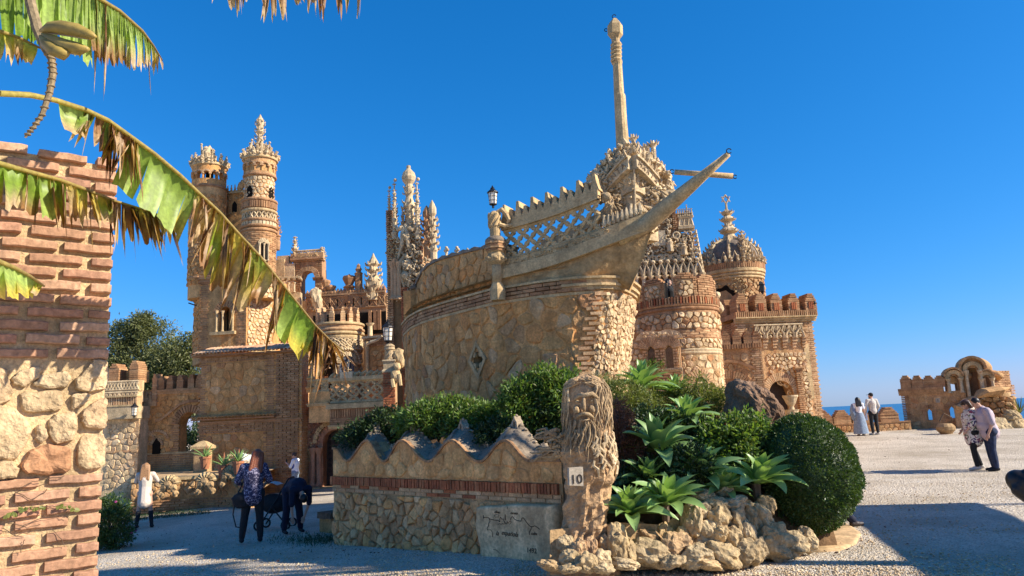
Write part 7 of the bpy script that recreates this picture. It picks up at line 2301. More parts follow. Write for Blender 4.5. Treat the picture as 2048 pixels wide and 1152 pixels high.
def round_tower():
 p = at(1358, 680, 23.0)
 root = thing('round_tower', (p.x, p.y, 0), 'round rubble tower with a battlemented top where two people look out', 'castle tower')
 T = Turret(root, 1358, 680, 23.0)
 T.drum(900, 640, 78, 80, 'wet_mortar', 36)
 zf = T.z(606) - .85; m = MB()
 m.lathe((T.p.x, T.p.y, zf), [(80 * T.k - .4, .0), (80 * T.k - .4, .85), (80 * T.k, .85), (80 * T.k, -.2)], 36); m.f = m.f[:-2]; m.build('parapet_ring', M['brick'], root)
 T.stones(667, 634, 80, .19, 'pale_rubble', h=.05, mats2=M['rubble'], p2=.35)
 T.stones(704, 684, 78.5, .16, 'pale_rubble', h=.05); T.stones(800, 716, 77, .2, 'pale_rubble', h=.05, mats2=M['rubble'], p2=.3)
 for y in (672, 677, 682): T.torus(y, 79, .045, 'pale_brick')
 for y in (707, 712): T.torus(y, 78, .06, 'carved')
 for y in (620, 627): T.torus(y, 80, .06, 'brick')
 T.bricks(682, 668, 80, d1=.03)
 C = T.C(82); z0, z1 = T.z(619), T.z(606)
 mb = MB(); n = 52; U = T.ur(82)
 for i in range(n):
  u = U * (i + .5) / n; m = MB(); m.fbox(C, u - .022, u + .022, z0, z1 + R.uniform(-.02, .02), -.15, .05); m.build('brick', M['brick'] if i % 3 else M['red_brick'], root, origin=C(u, z0, 0))
 # roof terrace floor and parapet pieces
 m = MB(); m.lathe((T.p.x, T.p.y, zf), [(76 * T.k, -.02), (76 * T.k, .0)], 30); m.build('terrace', M['paving'], root)
 R_ = 80 * T.k
 for px0, px1, yt, mat, nm in ((1282, 1330, 571, 'rubble', 'stone_merlon'), (1349, 1396, 565, 'rubble', 'stone_merlon'), (1398, 1438, 568, 'red_brick', 'merlon')):
  Fm = T.C(80); ua = inv(Fm, px0, 600, 1.0, z1)[0] if px0 > 1284 else inv(Fm, 1286, 600, .8, z1)[0]
  ub = inv(Fm, min(px1, 1432), 600, 2.5, z1)[0]
  zt = T.z(yt)
  m = MB(); m.fbox(Fm, ua, ub, z1, zt - .1, -.4, -.01, 5); m.build(nm, M['wet_mortar'] if mat == 'rubble' else M['brick'], root)
  if mat == 'rubble': bump_stones(Fm, ua + .12, ub - .12, z1 + .02, zt - .14, .15, root, 'pale_rubble', h=.04, d0=-.03)
  m = MB(); brick_rows(m, Fm, ua, ua + .12, z1, zt - .1, .13, .07, .018, -.4, .02); brick_rows(m, Fm, ub - .12, ub, z1, zt - .1, .13, .07, .018, -.4, .02)
  if mat != 'rubble': brick_rows(m, Fm, ua, ub, z1, zt - .1, .25, .07, .018, -.4, .02)
  for j in range(3): brick_rows(m, Fm, ua + j * .08, ub - j * .08, zt - .1 + j * .065, zt - .035 + j * .065, .25, .066, .018, -.4 + .03 * j, .02 - .02 * j)
  kind(m.build('merlon_bricks', M['brick'], root), 'stuff')
 # low arch near the foot
 F = T.C(77); u, v = inv(F, 1400, 768, 2.2, T.z(768)); w = .2
 P = [(u - w, T.z(788)), (u + w, T.z(788))] + [(u + w * cos(a), v + w * sin(a)) for a in [pi * i / 8 for i in range(9)]]
 m = MB(); m.prism(F, P, -.2, .058); m.build('blind_arch', M['void'], root)  # shade inside the arch painted as a dark filling
 m = MB(); arch_row(m, F, u, v, w, w + .24, -.05, .085, 15); m.build('arch', M['pale_brick'], root)
 m = MB(); brick_rows(m, F, u - .42, u + .42, T.z(800), T.z(784), .2, .07, .02, -.03, .07); m.build('arch_sill', M['pale_brick'], root)
 # attached brick quoin on the right
 Q = FW(1428, 1444, 22.5, 22.9, 700); bricks(Q, 0, Q.L, -.2, Q.uv(1436, 600)[1], root, 'pale_brick', d0=-.6, L=.16);
 m = MB(); u, v = Q.uv(1432, 600);
 for j in range(7): m.ico(Q(u + R.uniform(-.12, .14), v + R.uniform(-.3, .25), R.uniform(-.1, .1)), (.11, .1, .13), 1, .4, seed=j)
 m.build('carved_boss', M['carved'], root)
round_tower()
def window_wall():
 F = FW(1240, 1358, 20.6, 20.2, 710)
 root = thing('arched_window_wall', F(1, 0, 0), 'small sunlit wall with two arched windows, before the round tower', 'wall')
 U = lambda x, y=715: F.uv(x, y)[0]
 vs, va = F.uv(1320, 738)[1], F.uv(1320, 699)[1]
 hs = []
 for a, b in ((1296, 1310), (1332, 1346)): hs.append((U(a), U(b), vs, va, (U(b) - U(a)) / 2))
 vt = F.uv(1320, 676)[1]
 m = MB(); wall_holes(m, F, 0, F.L, -.2, vt, .35, hs); m.build('wall', M['wet_mortar'], root)
 m = MB(); m.fbox(F, 0, F.L, -.2, vt - .1, -1.6, -.9); m.build('rear_wall', M['brick'], root)
 for h in hs:
  uc = (h[0] + h[1]) / 2
  m = MB(); arch_row(m, F, uc, va, h[4], h[4] + .26, -.35, .07, 15, .15, pi - .15); m.build('window_arch', M['pale_brick'], root)
  m = MB(); brick_rows(m, F, h[0] - .14, h[0] - .01, vs, va, .13, .075, .02, -.33, .05); brick_rows(m, F, h[1] + .01, h[1] + .14, vs, va, .13, .075, .02, -.33, .05); kind(m.build('window_jamb', M['pale_brick'], root), 'stuff')
  m = MB(); m.prism(F, [(uc + .40 * cos(a), va + .28 + .26 * sin(a)) for a in [pi * i / 9 for i in range(10)]], -.35, .02); m.build('arched_top', M['pale_rubble'], root)
  bump_stones(F, uc - .3, uc + .3, va + .32, va + .5, .12, root, 'pale_rubble', skip=lambda u, v, uc=uc: hypot(u - uc, (v - va - .28) * 1.4) > .34)
 inhole = lambda u, v: any(h[0] - .16 < u < h[1] + .16 for h in hs) or v > vt - .12
 bump_stones(F, .02, F.L, vs, vt, .15, root, 'pale_rubble', skip=inhole)
 bricks(F, 0, .3, vs, vt, root, 'pale_brick')
 moulding(F, .2, F.L + .06, vs - .10, [(0, .10), (.05, .17), (.1, .10)], root, 'carved'); bricks(F, .2, F.L + .04, vs - .26, vs - .1, root, 'pale_brick', d1=.06)
 soldiers(F, .2, F.L, vs - .5, vs - .28, root, 'pale_brick', pitch=.08); bump_stones(F, 0, F.L, -.2, vs - .52, .18, root, 'pale_rubble')
 # potted shrub on the sill
 c = F(U(1312), vs + .02, .05)
 shrub('sill_plant', c, 'small leafy plant growing in front of the left arched window', [((0, 0, .08), (.22, .16, .14))], .06, M['leaf_bush'], 700, None, 31, twigs=8)
window_wall()
def domed_tower():
 p = at(1467, 560, 29.0)
 root = thing('domed_tower', (p.x, p.y, 0), 'round tower with a ribbed dome and a star on its spire', 'castle tower')
 T = Turret(root, 1467, 560, 29.0)
 T.drum(700, 545, 56, 56, 'wet_mortar', 32)
 a = T.C(56); u0 = inv(a, 1486, 590, 2.2, T.z(590))[0]
 bump_stones(a, u0, T.ur(56), T.z(660), T.z(566), .17, root, 'rubble', h=.05); bump_stones(a, 0, u0, T.z(660), T.z(566), .17, root, 'hull', h=.04, skip=lambda u, v: abs(u - inv_u) < .75)  if False else bump_stones(a, 0, .8, T.z(660), T.z(566), .2, root, 'hull')
 for y in (563, 557, 551): T.torus(y, 57.5 + (563 - y) * .25, .06, 'cast')
 T.soldier(559, 551, 58.5, 'brick', d1=.04, pitch=.13); T.drum(550, 536, 60, 62, 'cast'); T.soldier(546, 535, 62, 'brick', d1=.03); T.torus(548, 61, .05)
 # ornate arch on the left face, its depth painted as a dark sheet
 u, v = inv(a, 1450, 600, 1.6, T.z(600)); w = .38
 P = [(u - w, v - .4), (u + w, v - .4)] + [(u + (w + .05 * sin(6 * t)) * cos(t), v + .15 + (w + .05 * sin(6 * t)) * sin(t)) for t in [pi * i / 14 for i in range(15)]]
 m = MB(); m.prism(a, P, -.1, .03); m.build('arched_opening', M['void'], root)
 m = MB(); carving(m, a, u - .8, u + .8, v, v + .95, 130, .075, .05, skip=lambda x, y: hypot(x - u, y - v - .1) < .46 or hypot(x - u, y - v - .1) > .95); kind(m.build('arch_carving', M['cast'], root), 'stuff')
 # dome shell and ribs
 z0 = T.z(538); H = T.z(482) - z0; k = T.k
 prof = [(54 * k * cos(t * pi / 2) ** .8 + 7 * k * t, H * sin(t * pi / 2)) for t in [i / 9 for i in range(10)]]
 m = MB(); m.lathe((T.p.x, T.p.y, z0), prof, 24); m.build('dome', M['dome'], root)
 for j in range(8):
  b = -pi / 2 - .35 + j * pi / 4; P = [Vector((T.p.x + (r + .03) * cos(b), T.p.y + (r + .03) * sin(b), z0 + z)) for r, z in prof]
  m = MB(); m.tube(P, .07, 5)
  for q in P[1:]: m.tube([q, q + Vector((cos(b) * .1, sin(b) * .1, .05)), q + Vector((cos(b) * .12, sin(b) * .12, .16))], [.06, .05, .02], 4)
  m.build('dome_rib', M['carved'], root)
  if j % 2 == 0 or True:
   pass
 for px, ya, yb in ((1407, 545, 503), (1489, 525, 464), (1518, 535, 488)):
  c = at(px, ya, 28.0 if px == 1489 else 28.8); h = at(px, yb, 28.4).z - c.z; m = MB(); pinnacle(m, c, h, .16, 6); crockets(m, c, .14, .06, 0, h * .9, 6, 5, .06); m.build('pinnacle', M['cast'] if px < 1410 else M['carved'], root)
 T.crown(536, 522, 60, 34);
 for i in range(10):
  b = -pi + i * pi / 9; c = Vector((T.p.x + 60 * k * cos(b), T.p.y + 60 * k * sin(b), T.z(536))); m = MB()
  m.tube([c + Vector((-.16 * -sin(b), -.16 * cos(b), 0)), c + Vector((0, 0, .45)), c + Vector((.16 * -sin(b), .16 * cos(b), 0))], .035, 4); m.build('gablet', M['carved'], root)
 sp = MB(); c = Vector((T.p.x, T.p.y, T.z(486))); H2 = T.z(418) - c.z
 sp.lathe(c, [(.34, 0), (.28, H2 * .12), (.24, H2 * .2), (.2, H2 * .26), (.36, H2 * .32), (.36, H2 * .38), (.22, H2 * .46), (.14, H2 * .55), (.17, H2 * .62), (.3, H2 * .68), (.24, H2 * .74), (.12, H2 * .8), (.22, H2 * .86), (.24, H2 * .92), (.08, H2 * .96), (.06, H2)], 10)
 for f, r in ((.35, .32), (.68, .25), (.9, .2), (.1, .26), (.5, .16)): crockets(sp, c, r, r, H2 * f - .06, H2 * f + .06, 1, 6, .06)
 sp.build('spire', M['carved'], root)
 st = MB(); zt = T.z(398); F = Flat((T.p.x - 1, T.p.y), (T.p.x + 1, T.p.y)); zc = zt + .0
 st.tube([c + Vector((0, 0, H2)), Vector((T.p.x, T.p.y, zc - .14))], [.05, .04], 6)
 for q in range(2):
  P = [Vector((T.p.x + .19 * cos(pi / 2 + q * pi + i * 2 * pi / 3), T.p.y - .02 * q, zc + .19 * sin(pi / 2 + q * pi + i * 2 * pi / 3))) for i in range(4)]
  st.tube(P, .032, 5)
 st.build('star_finial', M['carved'], root)
 m = MB(); q = at(1521, 578, 28.2); m.lathe(q, [(.05, -.25), (.14, -.1), (.16, .12), (.18, .16), (.03, .34)], 6); m.tube([q + Vector((-.25, .1, 0)), q], .025, 5); m.build('wall_lamp', M['iron'], root)
domed_tower()
def gate_house():
 Y = 27.0
 F = FW(1473, 1628, Y, Y + .3, 640)
 root = thing('gate_building', F(F.L / 2, 0, 0), 'square castle gatehouse with five capped merlons, a corbelled carved frieze and a tall arch', 'castle gatehouse')
 U = lambda x, y=700: F.uv(x, y)[0]; V = lambda y, x=1560: F.uv(x, y)[1]
 zt = V(640); L = F.L
 a0, a1 = U(1538, 800), U(1588, 800); va = V(790); hole = (a0, a1, -.5, va, (a1 - a0) / 2 * 1.1)
 core(F, 0, L - .1, -.5, zt, 5.0, root, 'rubble', [hole], hollow=.6)
 m = MB(); m.fbox(F, a0 - .05, a1 + .05, -.5, va + .9, -.64, -.58); m.build('gate_door', M['dark_wood'], root)
 m = MB(); carving(m, F, a0 + .5, a1 + .1, va - .05, va + .62, 60, .09, -.2, skip=lambda u, v: hypot(u - (a0 + a1) / 2, v - va) > .66 or hypot(u - (a0 + a1) / 2, v - va) < .36); kind(m.build('arch_fretwork', M['carved'], root), 'stuff')
 m = MB(); arch_row(m, F, (a0 + a1) / 2, va, (a1 - a0) / 2, (a1 - a0) / 2 + .26, -.4, .06, 27, .0, pi, .2, ky=1.1); m.build('arch', M['pale_brick'], root)
 inarch = lambda u, v: (a0 - .3 < u < a1 + .3 and v < va) or hypot(u - (a0 + a1) / 2, (v - va) / 1.1) < (a1 - a0) / 2 + .34
 bump_stones(F, U(1530), U(1612), V(860), V(705), .15, root, 'pale_rubble', skip=inarch, h=.045, limit=120)
 bump_stones(F, .25, L - .25, V(664), V(646), .17, root, 'rubble', h=.02)
 bricks(F, L - .32, L - .1, -.5, V(646), root, 'pale_brick', tooth=.05); bricks(F, 0, .3, 1.5, V(646), root, 'pale_brick', tooth=.08)
 bricks(F, .2, L - .2, V(660), V(652), root, 'pale_brick')
 # top mouldings
 moulding(F, -.1, L + .05, zt - .08, [(0, .06), (.08, .14), (.16, .22), (.2, .18)], root, 'cast')
 soldiers(F, -.1, L + .08, zt + .12, zt + .32, root, 'brick', pitch=.075, d1=.2, d0=-.2)
 m = MB(); m.fbox(F, -.1, L, zt + .12, zt + .30, -4.5, .12); m.build('roof_slab', M['brick'], root)
 for px in (1481, 1518, 1549, 1584, 1618):
  u = U(px, 610); w = .43
  mo = merlon(F, u, w, zt + .32, V(588, px) - zt - .32, -.55, .16, root, M['brick'], steps=3)
  m = MB()
  for s in (-.07, 0, .07): m.fbox(F, u + s - .025, u + s + .025, zt + .36, zt + .62, .1, .185)
  m.build('brick_slot', M['red_brick'], mo)
 # receding left flank with its merlons
 S2 = Flat(F(0, 0, 0), F(0, 0, -4.5)); S2.n = -F.t.copy()
 for u in (.9, 1.8, 2.7): merlon(S2, u, .5, zt + .32, .62, -.5, .1, root, M['brick'], steps=3)
 bricks(S2, .05, 4.4, .5, zt, root)
 m = MB(); m.tube([at(1627, 606, 27.2), at(1634, 607, 27.2)], [.12, .02], 6); m.build('spout', M['iron'], root)
 # corbelled frieze
 u0, u1 = U(1508, 680), U(1606, 680)
 m = MB(); carving(m, F, u0, u1, V(672), V(648), 150, .06, .05); lattice(m, F, u0, u1, V(668), V(650), 9, 1, .03, .09, 'arc'); kind(m.build('frieze_carving', M['carved'], root), 'stuff')
 n = 5
 for i in range(n + 1):
  u = u0 + (u1 - u0) * i / n
  m = MB()
  for j in range(4): m.fbox(F, u - .07 - .015 * j, u + .07 + .015 * j, V(696) + j * .11, V(696) + j * .11 + .1, 0, .05 + j * .045)
  m.build('corbel', M['pale_brick'], root)
  if i < n:
   um = u + (u1 - u0) / n / 2; w = (u1 - u0) / n / 2 - .03
   m = MB(); P = [(um - w, V(676)), (um - w * .8, V(676) + .16), (um, V(676) + .32), (um + w * .8, V(676) + .16), (um + w, V(676))]
   m.tube([F(x, y, .18) for x, y in P], .045, 5); m.fbox(F, um - w * .75, um + w * .75, V(686), V(676) + .1, .0, .02); m.ico(F(um, V(676) + .05, .16), .06, 1)
   m.build('frieze_arch', M['carved'], root)
 # half column right of the arch
 u = U(1600, 790); m = MB(); brick_rows(m, F, u - .12, u + .12, V(850), V(742), .24, .075, .02, -.02, .16); kind(m.build('pilaster', M['brick'], root), 'stuff')
 moulding(F, u - .18, u + .2, V(742), [(0, .18), (.06, .24), (.12, .2)], root, 'brick')
 m = MB(); m.fbox(F, U(1608), L - .33, V(800), V(690), .0, .02); m.build('smooth_panel', M['cast'], root)
 # stone urn and a plant by the arch
 c = at(1586, 846, 24.0); k = 24.0 / FPX
 t = thing('stone_urn', c, 'carved stone urn on a pedestal in front of the gate arch', 'urn')
 m = MB(); m.lathe(c, [(11 * k, -16 * k), (11 * k, 0), (13 * k, 10 * k), (13 * k, 22 * k), (15 * k, 26 * k)], 12); m.build('pedestal', M['carved'], t)
 m = MB(); m.lathe(c + Vector((0, 0, 26 * k)), [(6 * k, 0), (5 * k, 6 * k), (9 * k, 12 * k), (13 * k, 22 * k), (15 * k, 25 * k), (15 * k, 28 * k), (11 * k, 27 * k)], 14); m.build('bowl', M['carved'], t)
 # lower wing in front, left
 W = FW(1438, 1526, 25.6, 25.4, 740)
 r2 = thing('gate_wing', W(.8, 0, 0), 'low castle wing with stepped merlons and wide brick arch, left of the gatehouse', 'castle wing')
 v2 = W.uv(1490, 697)[1]
 core(W, 0, W.L, -.4, v2, 2.2, r2, 'rubble'); bump_stones(W, .05, W.L - .4, .6, v2 - .15, .24, r2, 'rubble', h=.02)
 for uu, vv, dd in ((W.L - .32, W.L, .03),): bricks(W, uu, vv, -.4, v2, r2, 'pale_brick', tooth=.05, d1=dd)
 S3 = Flat(W(W.L, 0, 0), W(W.L, 0, -2.2)); S3.n = W.t.copy(); bricks(S3, .0, 1.6, -.4, v2, r2, 'pale_brick')
 soldiers(W, -.05, W.L + .05, v2, v2 + .16, r2, 'brick', d1=.1); m = MB(); m.fbox(W, -.05, W.L + .05, v2, v2 + .15, -2.2, .06); m.build('roof_slab', M['brick'], r2)
 for px in (1452, 1474, 1496, 1514): u = W.uv(px, 690)[0]; merlon(W, u, .28, v2 + .16, W.uv(px, 662)[1] - v2 - .16, -.5, .08, r2, M['brick'], steps=2)
 uc, vc = W.uv(1460, 800); m = MB(); arch_row(m, W, uc, vc, .72, 1.0, -.05, .06, 29, .2, pi - .1, .2); m.build('arch', M['brick'], r2)
 m = MB(); m.prism(W, [(uc + .72 * cos(t), vc + .72 * sin(t)) for t in [pi * i / 12 for i in range(13)]] , -.05, .022); m.fbox(W, uc - .72, uc + .72, -.4, vc, -.05, .022); m.build('blind_arch', M['brick'], r2)
 m = MB(); P = [W.uv(x, y) for x, y in ((1440, 726), (1455, 722), (1475, 724), (1495, 732), (1512, 736))]
 for (u, v), (x, y) in zip(P, P[1:]): m.prism(W, [(u, v - .05), (x, y - .05), (x, y + .05), (u, v + .05)], -.02, .06)
 m.build('hood_mould', M['brick'], r2)
gate_house()
# ------------------------------------------------------------------ sea wall and small lookout on the right
def parapet():
 F = FW(1606, 1822, 33.0, 33.0, 850)
 root = thing('sea_parapet', F(F.L / 2, 0, .3), 'low terrace parapet with rounded stepped merlons in front of the sea', 'wall')
 V = lambda y, x: F.uv(x, y)[1]
 vt = V(848, 1720)
 core(F, 0, F.L, -.3, vt, .35, root, 'rubble'); bump_stones(F, 0, F.L, .2, vt - .04, .2, root, 'rubble', h=.03)
 moulding(F, 0, F.L, vt, [(0, .05), (.05, .03)], root, 'brick')
 for px, wp, y in ((1644, 40, 821), (1684, 34, 820), (1722, 34, 817), (1779, 36, 814)):
  u = F.uv(px, 835)[0]; w = wp * 33 / FPX
  merlon(F, u, w, vt + .05, V(y, px) - vt - .05, -.35, .03, root, M['brick'], steps=4, pitch=.07)
parapet()
def lookout():
 Y = 34.0
 F = FW(1806, 1925, Y, Y - 1.2, 815)
 root = thing('lookout_tower', F(2, 0, .3), 'small lookout with three arched hoods and a round stone buttress by the sea', 'lookout')
 U = lambda x, y=815: F.uv(x, y)[0]; V = lambda y, x=1860: F.uv(x, y)[1]
 vt = V(784); z0 = -.2
 u0 = U(1821, 860)
 hs = [(U(1853), U(1862), V(840), V(823), .12), (U(1898), U(1908), V(838), V(820), .12)]
 O = MB()
 wall_holes(O, F, .12, F.L + .2, z0, vt, .5, hs); O.build('wall', M['rubble'], root)
 for i in range(10):   # slanting left edge
  pass
 m = MB(); brick_rows(m, F, -.02, .3, V(868), vt, .3, .075, .02, -.5, .03); kind(m.build('corner_bricks', M['brick'], root), 'stuff')
 for h in hs:
  m = MB(); arch_row(m, F, (h[0] + h[1]) / 2, h[3], .14, .3, -.1, .06, 9); m.build('niche_arch', M['brick'], root)
  m = MB(); m.fbox(F, h[0] - .16, h[0] - .02, h[2], h[3], -.05, .05); m.build('niche_jamb', M['brick'], root)
  m = MB(); m.fbox(F, h[1] + .02, h[1] + .16, h[2], h[3], -.05, .05); m.build('niche_jamb', M['brick'], root)
 bump_stones(F, .32, F.L, .3, vt - .2, .25, root, 'rubble', h=.025, skip=lambda u, v: any(h[0] - .3 < u < h[1] + .3 and h[2] - .1 < v < h[3] + .4 for h in hs))
 m = MB(); m.fbox(F, U(1872, 803), U(1880, 803), V(806), V(797), 0, .03); m.build('number_plate', M['white_plate'], root)
 text('1', F, U(1876, 802), V(801.5), .16, root, M['ink'], .035, 'numeral', .003)
 moulding(F, -.1, U(1893), vt - .1, [(0, .05), (.1, .12), (.2, .18), (.3, .12)], root, 'brick')
 for px in (1812, 1835, 1858, 1880): merlon(F, U(px, 770), .44, vt + .2, V(751, px) - vt - .2, -.5, .14, root, M['brick'], steps=2)
 # three hooded arches
 H = FW(1888, 1982, Y - .9, Y - 1.6, 780)
 UH = lambda x, y=780: H.uv(x, y)[0]; VH = lambda y, x=1935: H.uv(x, y)[1]
 hol = []
 for xc, yc, rp, yb, wp in ((1907, 752, 17, 786, 7), (1944, 736, 23, 800, 8), (1972, 752, 13, 792, 5)):
  u, v = UH(xc, yc), VH(yc, xc); r = rp * Y / FPX; w = wp * Y / FPX
  m = MB()
  wall_holes(m, H, u - r * .85, u + r * .85, VH(812, xc), v, .6, [(u - w, u + w, VH(yb, xc), v - .12, w)]); m.build('arch_wall', M['rubble'], root)
  m = MB(); m.prism(H, [(u + r * .86 * cos(t), v + r * .86 * sin(t)) for t in [pi * i / 14 for i in range(15)]], -.6, -.02); m.build('tympanum', M['rubble'], root)
  m = MB(); arch_row(m, H, u, v, r * .8, r, -1.0, .18, 21, -.1, pi + .1, .03); m.build('arch_hood', M['rubble'], root)
  m = MB(); arch_row(m, H, u, v - .1, w + .03, w + .2, -.1, .1, 11, 0, pi, .05); m.build('inner_arch', M['cast'], root)
  for s in (-1, 1): m = MB(); colonnette(m, H(u + s * (w + .08), VH(yb, xc), .08), v - .1 - VH(yb, xc), .07); m.build('colonnette', M['carved'], root)
  m = MB(); m.ico(H(u + .25, v, -1.0), (r * 1.0, .9, r * .92), 3, .06); o = m.build('vault', M['rubble'], root)
 m = MB(); brick_rows(m, H, UH(1938), UH(1950), VH(800), VH(752), .22, .08, .03, -.7, -.55); kind(m.build('inner_bricks', M['pale_brick'], root), 'stuff')
 B = FW(1980, 2020, Y - 1.6, Y - .6, 760); VB = lambda y: B.uv(2000, y)[1]
 m = MB(); m.fbox(B, 0, B.L, VB(790), VB(742), -1.5, 0); m.build('brick_block', M['brick'], root); bricks(B, 0, B.L, VB(775), VB(741), root, d1=.03); bricks(B, -.03, B.L + .2, VB(790), VB(770), root, d1=.06)
 # round rubble buttress with a shelf of stones
 p = at(1994, 830, Y - 1.2); T = Turret(root, 1994, 830, Y - 1.2)
 T.drum(880, 786, 32, 28, 'wet_mortar'); T.stones(872, 792, 31, .24, 'rubble', h=.08);
 m = MB(); c = at(1982, 786, Y - 2.0)
 m.tube([at(1950, 796, Y - 2.2), at(1965, 786, Y - 2.2), at(1990, 783, Y - 2.1), at(2016, 776, Y - 1.8)], [.12, .42, .5, .1], 8, flat=.45); m.build('stone_shelf', M['rubble'], root)
 m = MB(); m.fbox(F, F.L - .3, F.L + .5, z0, V(812), -.4, .5, 3, jit=.04); m.build('buttress', M['rubble'], root); m = MB(); m.tube([at(1918, 818, Y - 1.8), at(1932, 806, Y - 1.7), at(1950, 798, Y - 1.9)], [.16, .2, .16], 7); m.build('slanting_cap', M['rubble'], root)
 g = 'boulders at the lookout'
 for i, (px, py, a, b, lab) in enumerate(((2000, 858, 26, 22, 'largest rounded boulder at the foot of the round buttress'), (2030, 850, 18, 20, 'boulder at the picture edge beside the round buttress'), (2022, 832, 16, 12, 'small boulder on top of the pile by the buttress'), (1976, 868, 12, 10, 'smallest low boulder left of the boulder pile'))):
  c = at(px, py, Y - 2.6); k = (Y - 2.6) / FPX; m = MB(); m.ico(c, (a * k, a * k * .8, b * k), 3, .35, seed=i * 4.1); o = m.build('boulder', M['rock'], None, origin=c); tag(o, lab, 'boulder', g)
 # pots and plants by the lookout
 c = on_ground(1893, 868)
 t = thing('round_planter', c, 'squat round stone planter on the gravel against the lookout wall', 'planter')
 m = MB(); m.lathe(c, [(.2, 0), (.34, .16), (.34, .28), (.24, .4), (.21, .4)], 14); m.build('bowl', M['wet_mortar'], t); m = MB(); m.tube([c + Vector((-.2, 0, .5)), c + Vector((0, 0, .8)), c + Vector((.3, 0, .62))], .03, 5); m.build('twig', M['twig'], t)
 c = at(2040, 826, Y - 2); t = thing('spiky_plant', c, 'spiky green yucca at the right edge of the picture', 'plant'); rr = random.Random(2)
 for i in range(34):
  a = rr.uniform(0, 6.28); e = rr.uniform(-.1, 1.4); d = Vector((cos(a) * cos(e), sin(a) * cos(e), sin(e))); m = MB(); s = d.cross(Vector((0, 0, 1))).normalized() * .035; L_ = rr.uniform(.6, .85)
  m.add([c - s, c + s, c + d * L_], [(0, 1, 2)]); m.build('leaf', M['leaf_olive'], t)
lookout()
# ------------------------------------------------------------------ trees, bushes
def trees():
 p = at(285, 700, 37); z = -1.0
 tree((p.x, 37, z + 1.5), 7.4, 'tall grey green tree with an airy crown behind the left wing, left one of two', [((-.8, 0, 5.1), (1.1, 1, 1.1)), ((.5, .3, 6.0), (1.2, 1.1, 1.0)), ((.1, -.2, 4.4), (1.3, 1.1, 1.0)), ((-1.1, .2, 6.2), (.8, .8, .8)), ((1.1, 0, 4.7), (1.0, .9, .9)), ((-.6, .2, 3.6), (1.2, 1, .8)), ((.7, 0, 3.4), (1.2, 1, .8)), ((-.1, 0, 6.7), (.7, .7, .7)), ((-1.6, .1, 4.4), (.8, .8, .9))], M['leaf_olive'], 30000, 21, .16, 'trees behind the left wing')
 p = at(372, 700, 36)
 tree((p.x, 36, z + 1.2), 6.6, 'shorter dark tree close to the left flank of the twin turret tower', [((-.5, 0, 5.0), (1.0, 1, 1.0)), ((.3, .3, 5.6), (1.0, .9, .8)), ((.5, 0, 4.3), (1.2, 1, 1.0)), ((-.6, 0, 3.6), (1.2, 1, .9)), ((.3, 0, 3.0), (1.2, 1, .8)), ((-1.3, .2, 4.4), (.8, .8, .8))], M['leaf_olive'], 24000, 22, .16, 'trees behind the left wing')
 p = at(380, 860, 34)
 shrub('dark_bush', (p.x, 33, -.8), 'dark bush seen through the open arch of the left wing', [((0, 0, 1.5), (1.1, .8, 1.3)), ((-.9, .2, 1.0), (.8, .7, 1.0)), ((.8, .2, 1.8), (.9, .7, 1.2))], .14, M['leaf_dark'], 9000, None, 23)
 g = on_ground(222, 1030)
 c = at(222, 985, 15.5)
 shrub('garden_bush', (c.x, 15.5, G(c.x, 15.5)), 'rounded green bush beside the near pillar with a few purple flowers', [((0, 0, .48), (.36, .4, .46)), ((.18, 0, .42), (.3, .36, .42)), ((-.3, .1, .5), (.4, .4, .48)), ((.0, 0, .82), (.3, .3, .2))], .06, M['leaf_box'], 9000, None, 24, accents=('petal_pink', 9, .035))
 # strip of lawn at its foot
 mb = []; rng = np.random.default_rng(6)
 P = []
 while len(P) < 5000:
  px, py = rng.uniform(205, 420), rng.uniform(1022, 1052)
  if py > 1050 - (px - 205) * .10: continue
  q = on_ground(px, py); P.append((q.x, q.y, q.z))
 while len(P) < 6400:
  px, py = 640 + 44 * rng.normal(), 1082 + 6 * rng.normal(); q = on_ground(px, py); P.append((q.x, q.y, q.z))
 P = np.array(P); kind(leaf_cloud('grass', P, np.tile([0, 0, 1.0], (len(P), 1)), .07, M['leaf_dark'], None, .12, .5, seed=5), 'stuff')
trees()
def kiosk():
 """canopy standing just outside the picture on the right: its roof throws the broad shade on the gravel"""
 el = tan_el = SUN_DIR.z / hypot(SUN_DIR.x, SUN_DIR.y)
 H = 3.0
 def up(px, py, h=H):
  g = on_ground(px, py); s = h / tan_el
  return Vector((g.x + .968 * s, g.y - .25 * s, g.z + h))
 A, B, C, D, E = up(1700, 1011), up(1957, 1005), up(2052, 1044), up(1716, 1066), up(1850, 1152)
 away = (C - B).normalized()
 Bn = B + away * 7.5; An = Vector((D.x, D.y, A.z)) + (E - D).normalized() * 6.5
 P = [Vector((q.x, q.y, H)) for q in (A, B, Bn, An)]
 c = sum(P, Vector()) / 4
 t = thing('shade_canopy', (c.x, c.y, 0), 'flat canopy beyond the right edge that shades the gravel', 'canopy')
 m = MB(); m.hexa(P + [q + Vector((0, 0, .14)) for q in P]); m.build('roof', M['dark_wood'], t)
 for q in P:
  m = MB(); r = q + (c - q) * .05; m.tube([(r.x, r.y, -.1), (r.x, r.y, H)], .05, 8); m.build('post', M['iron'], t)
kiosk()
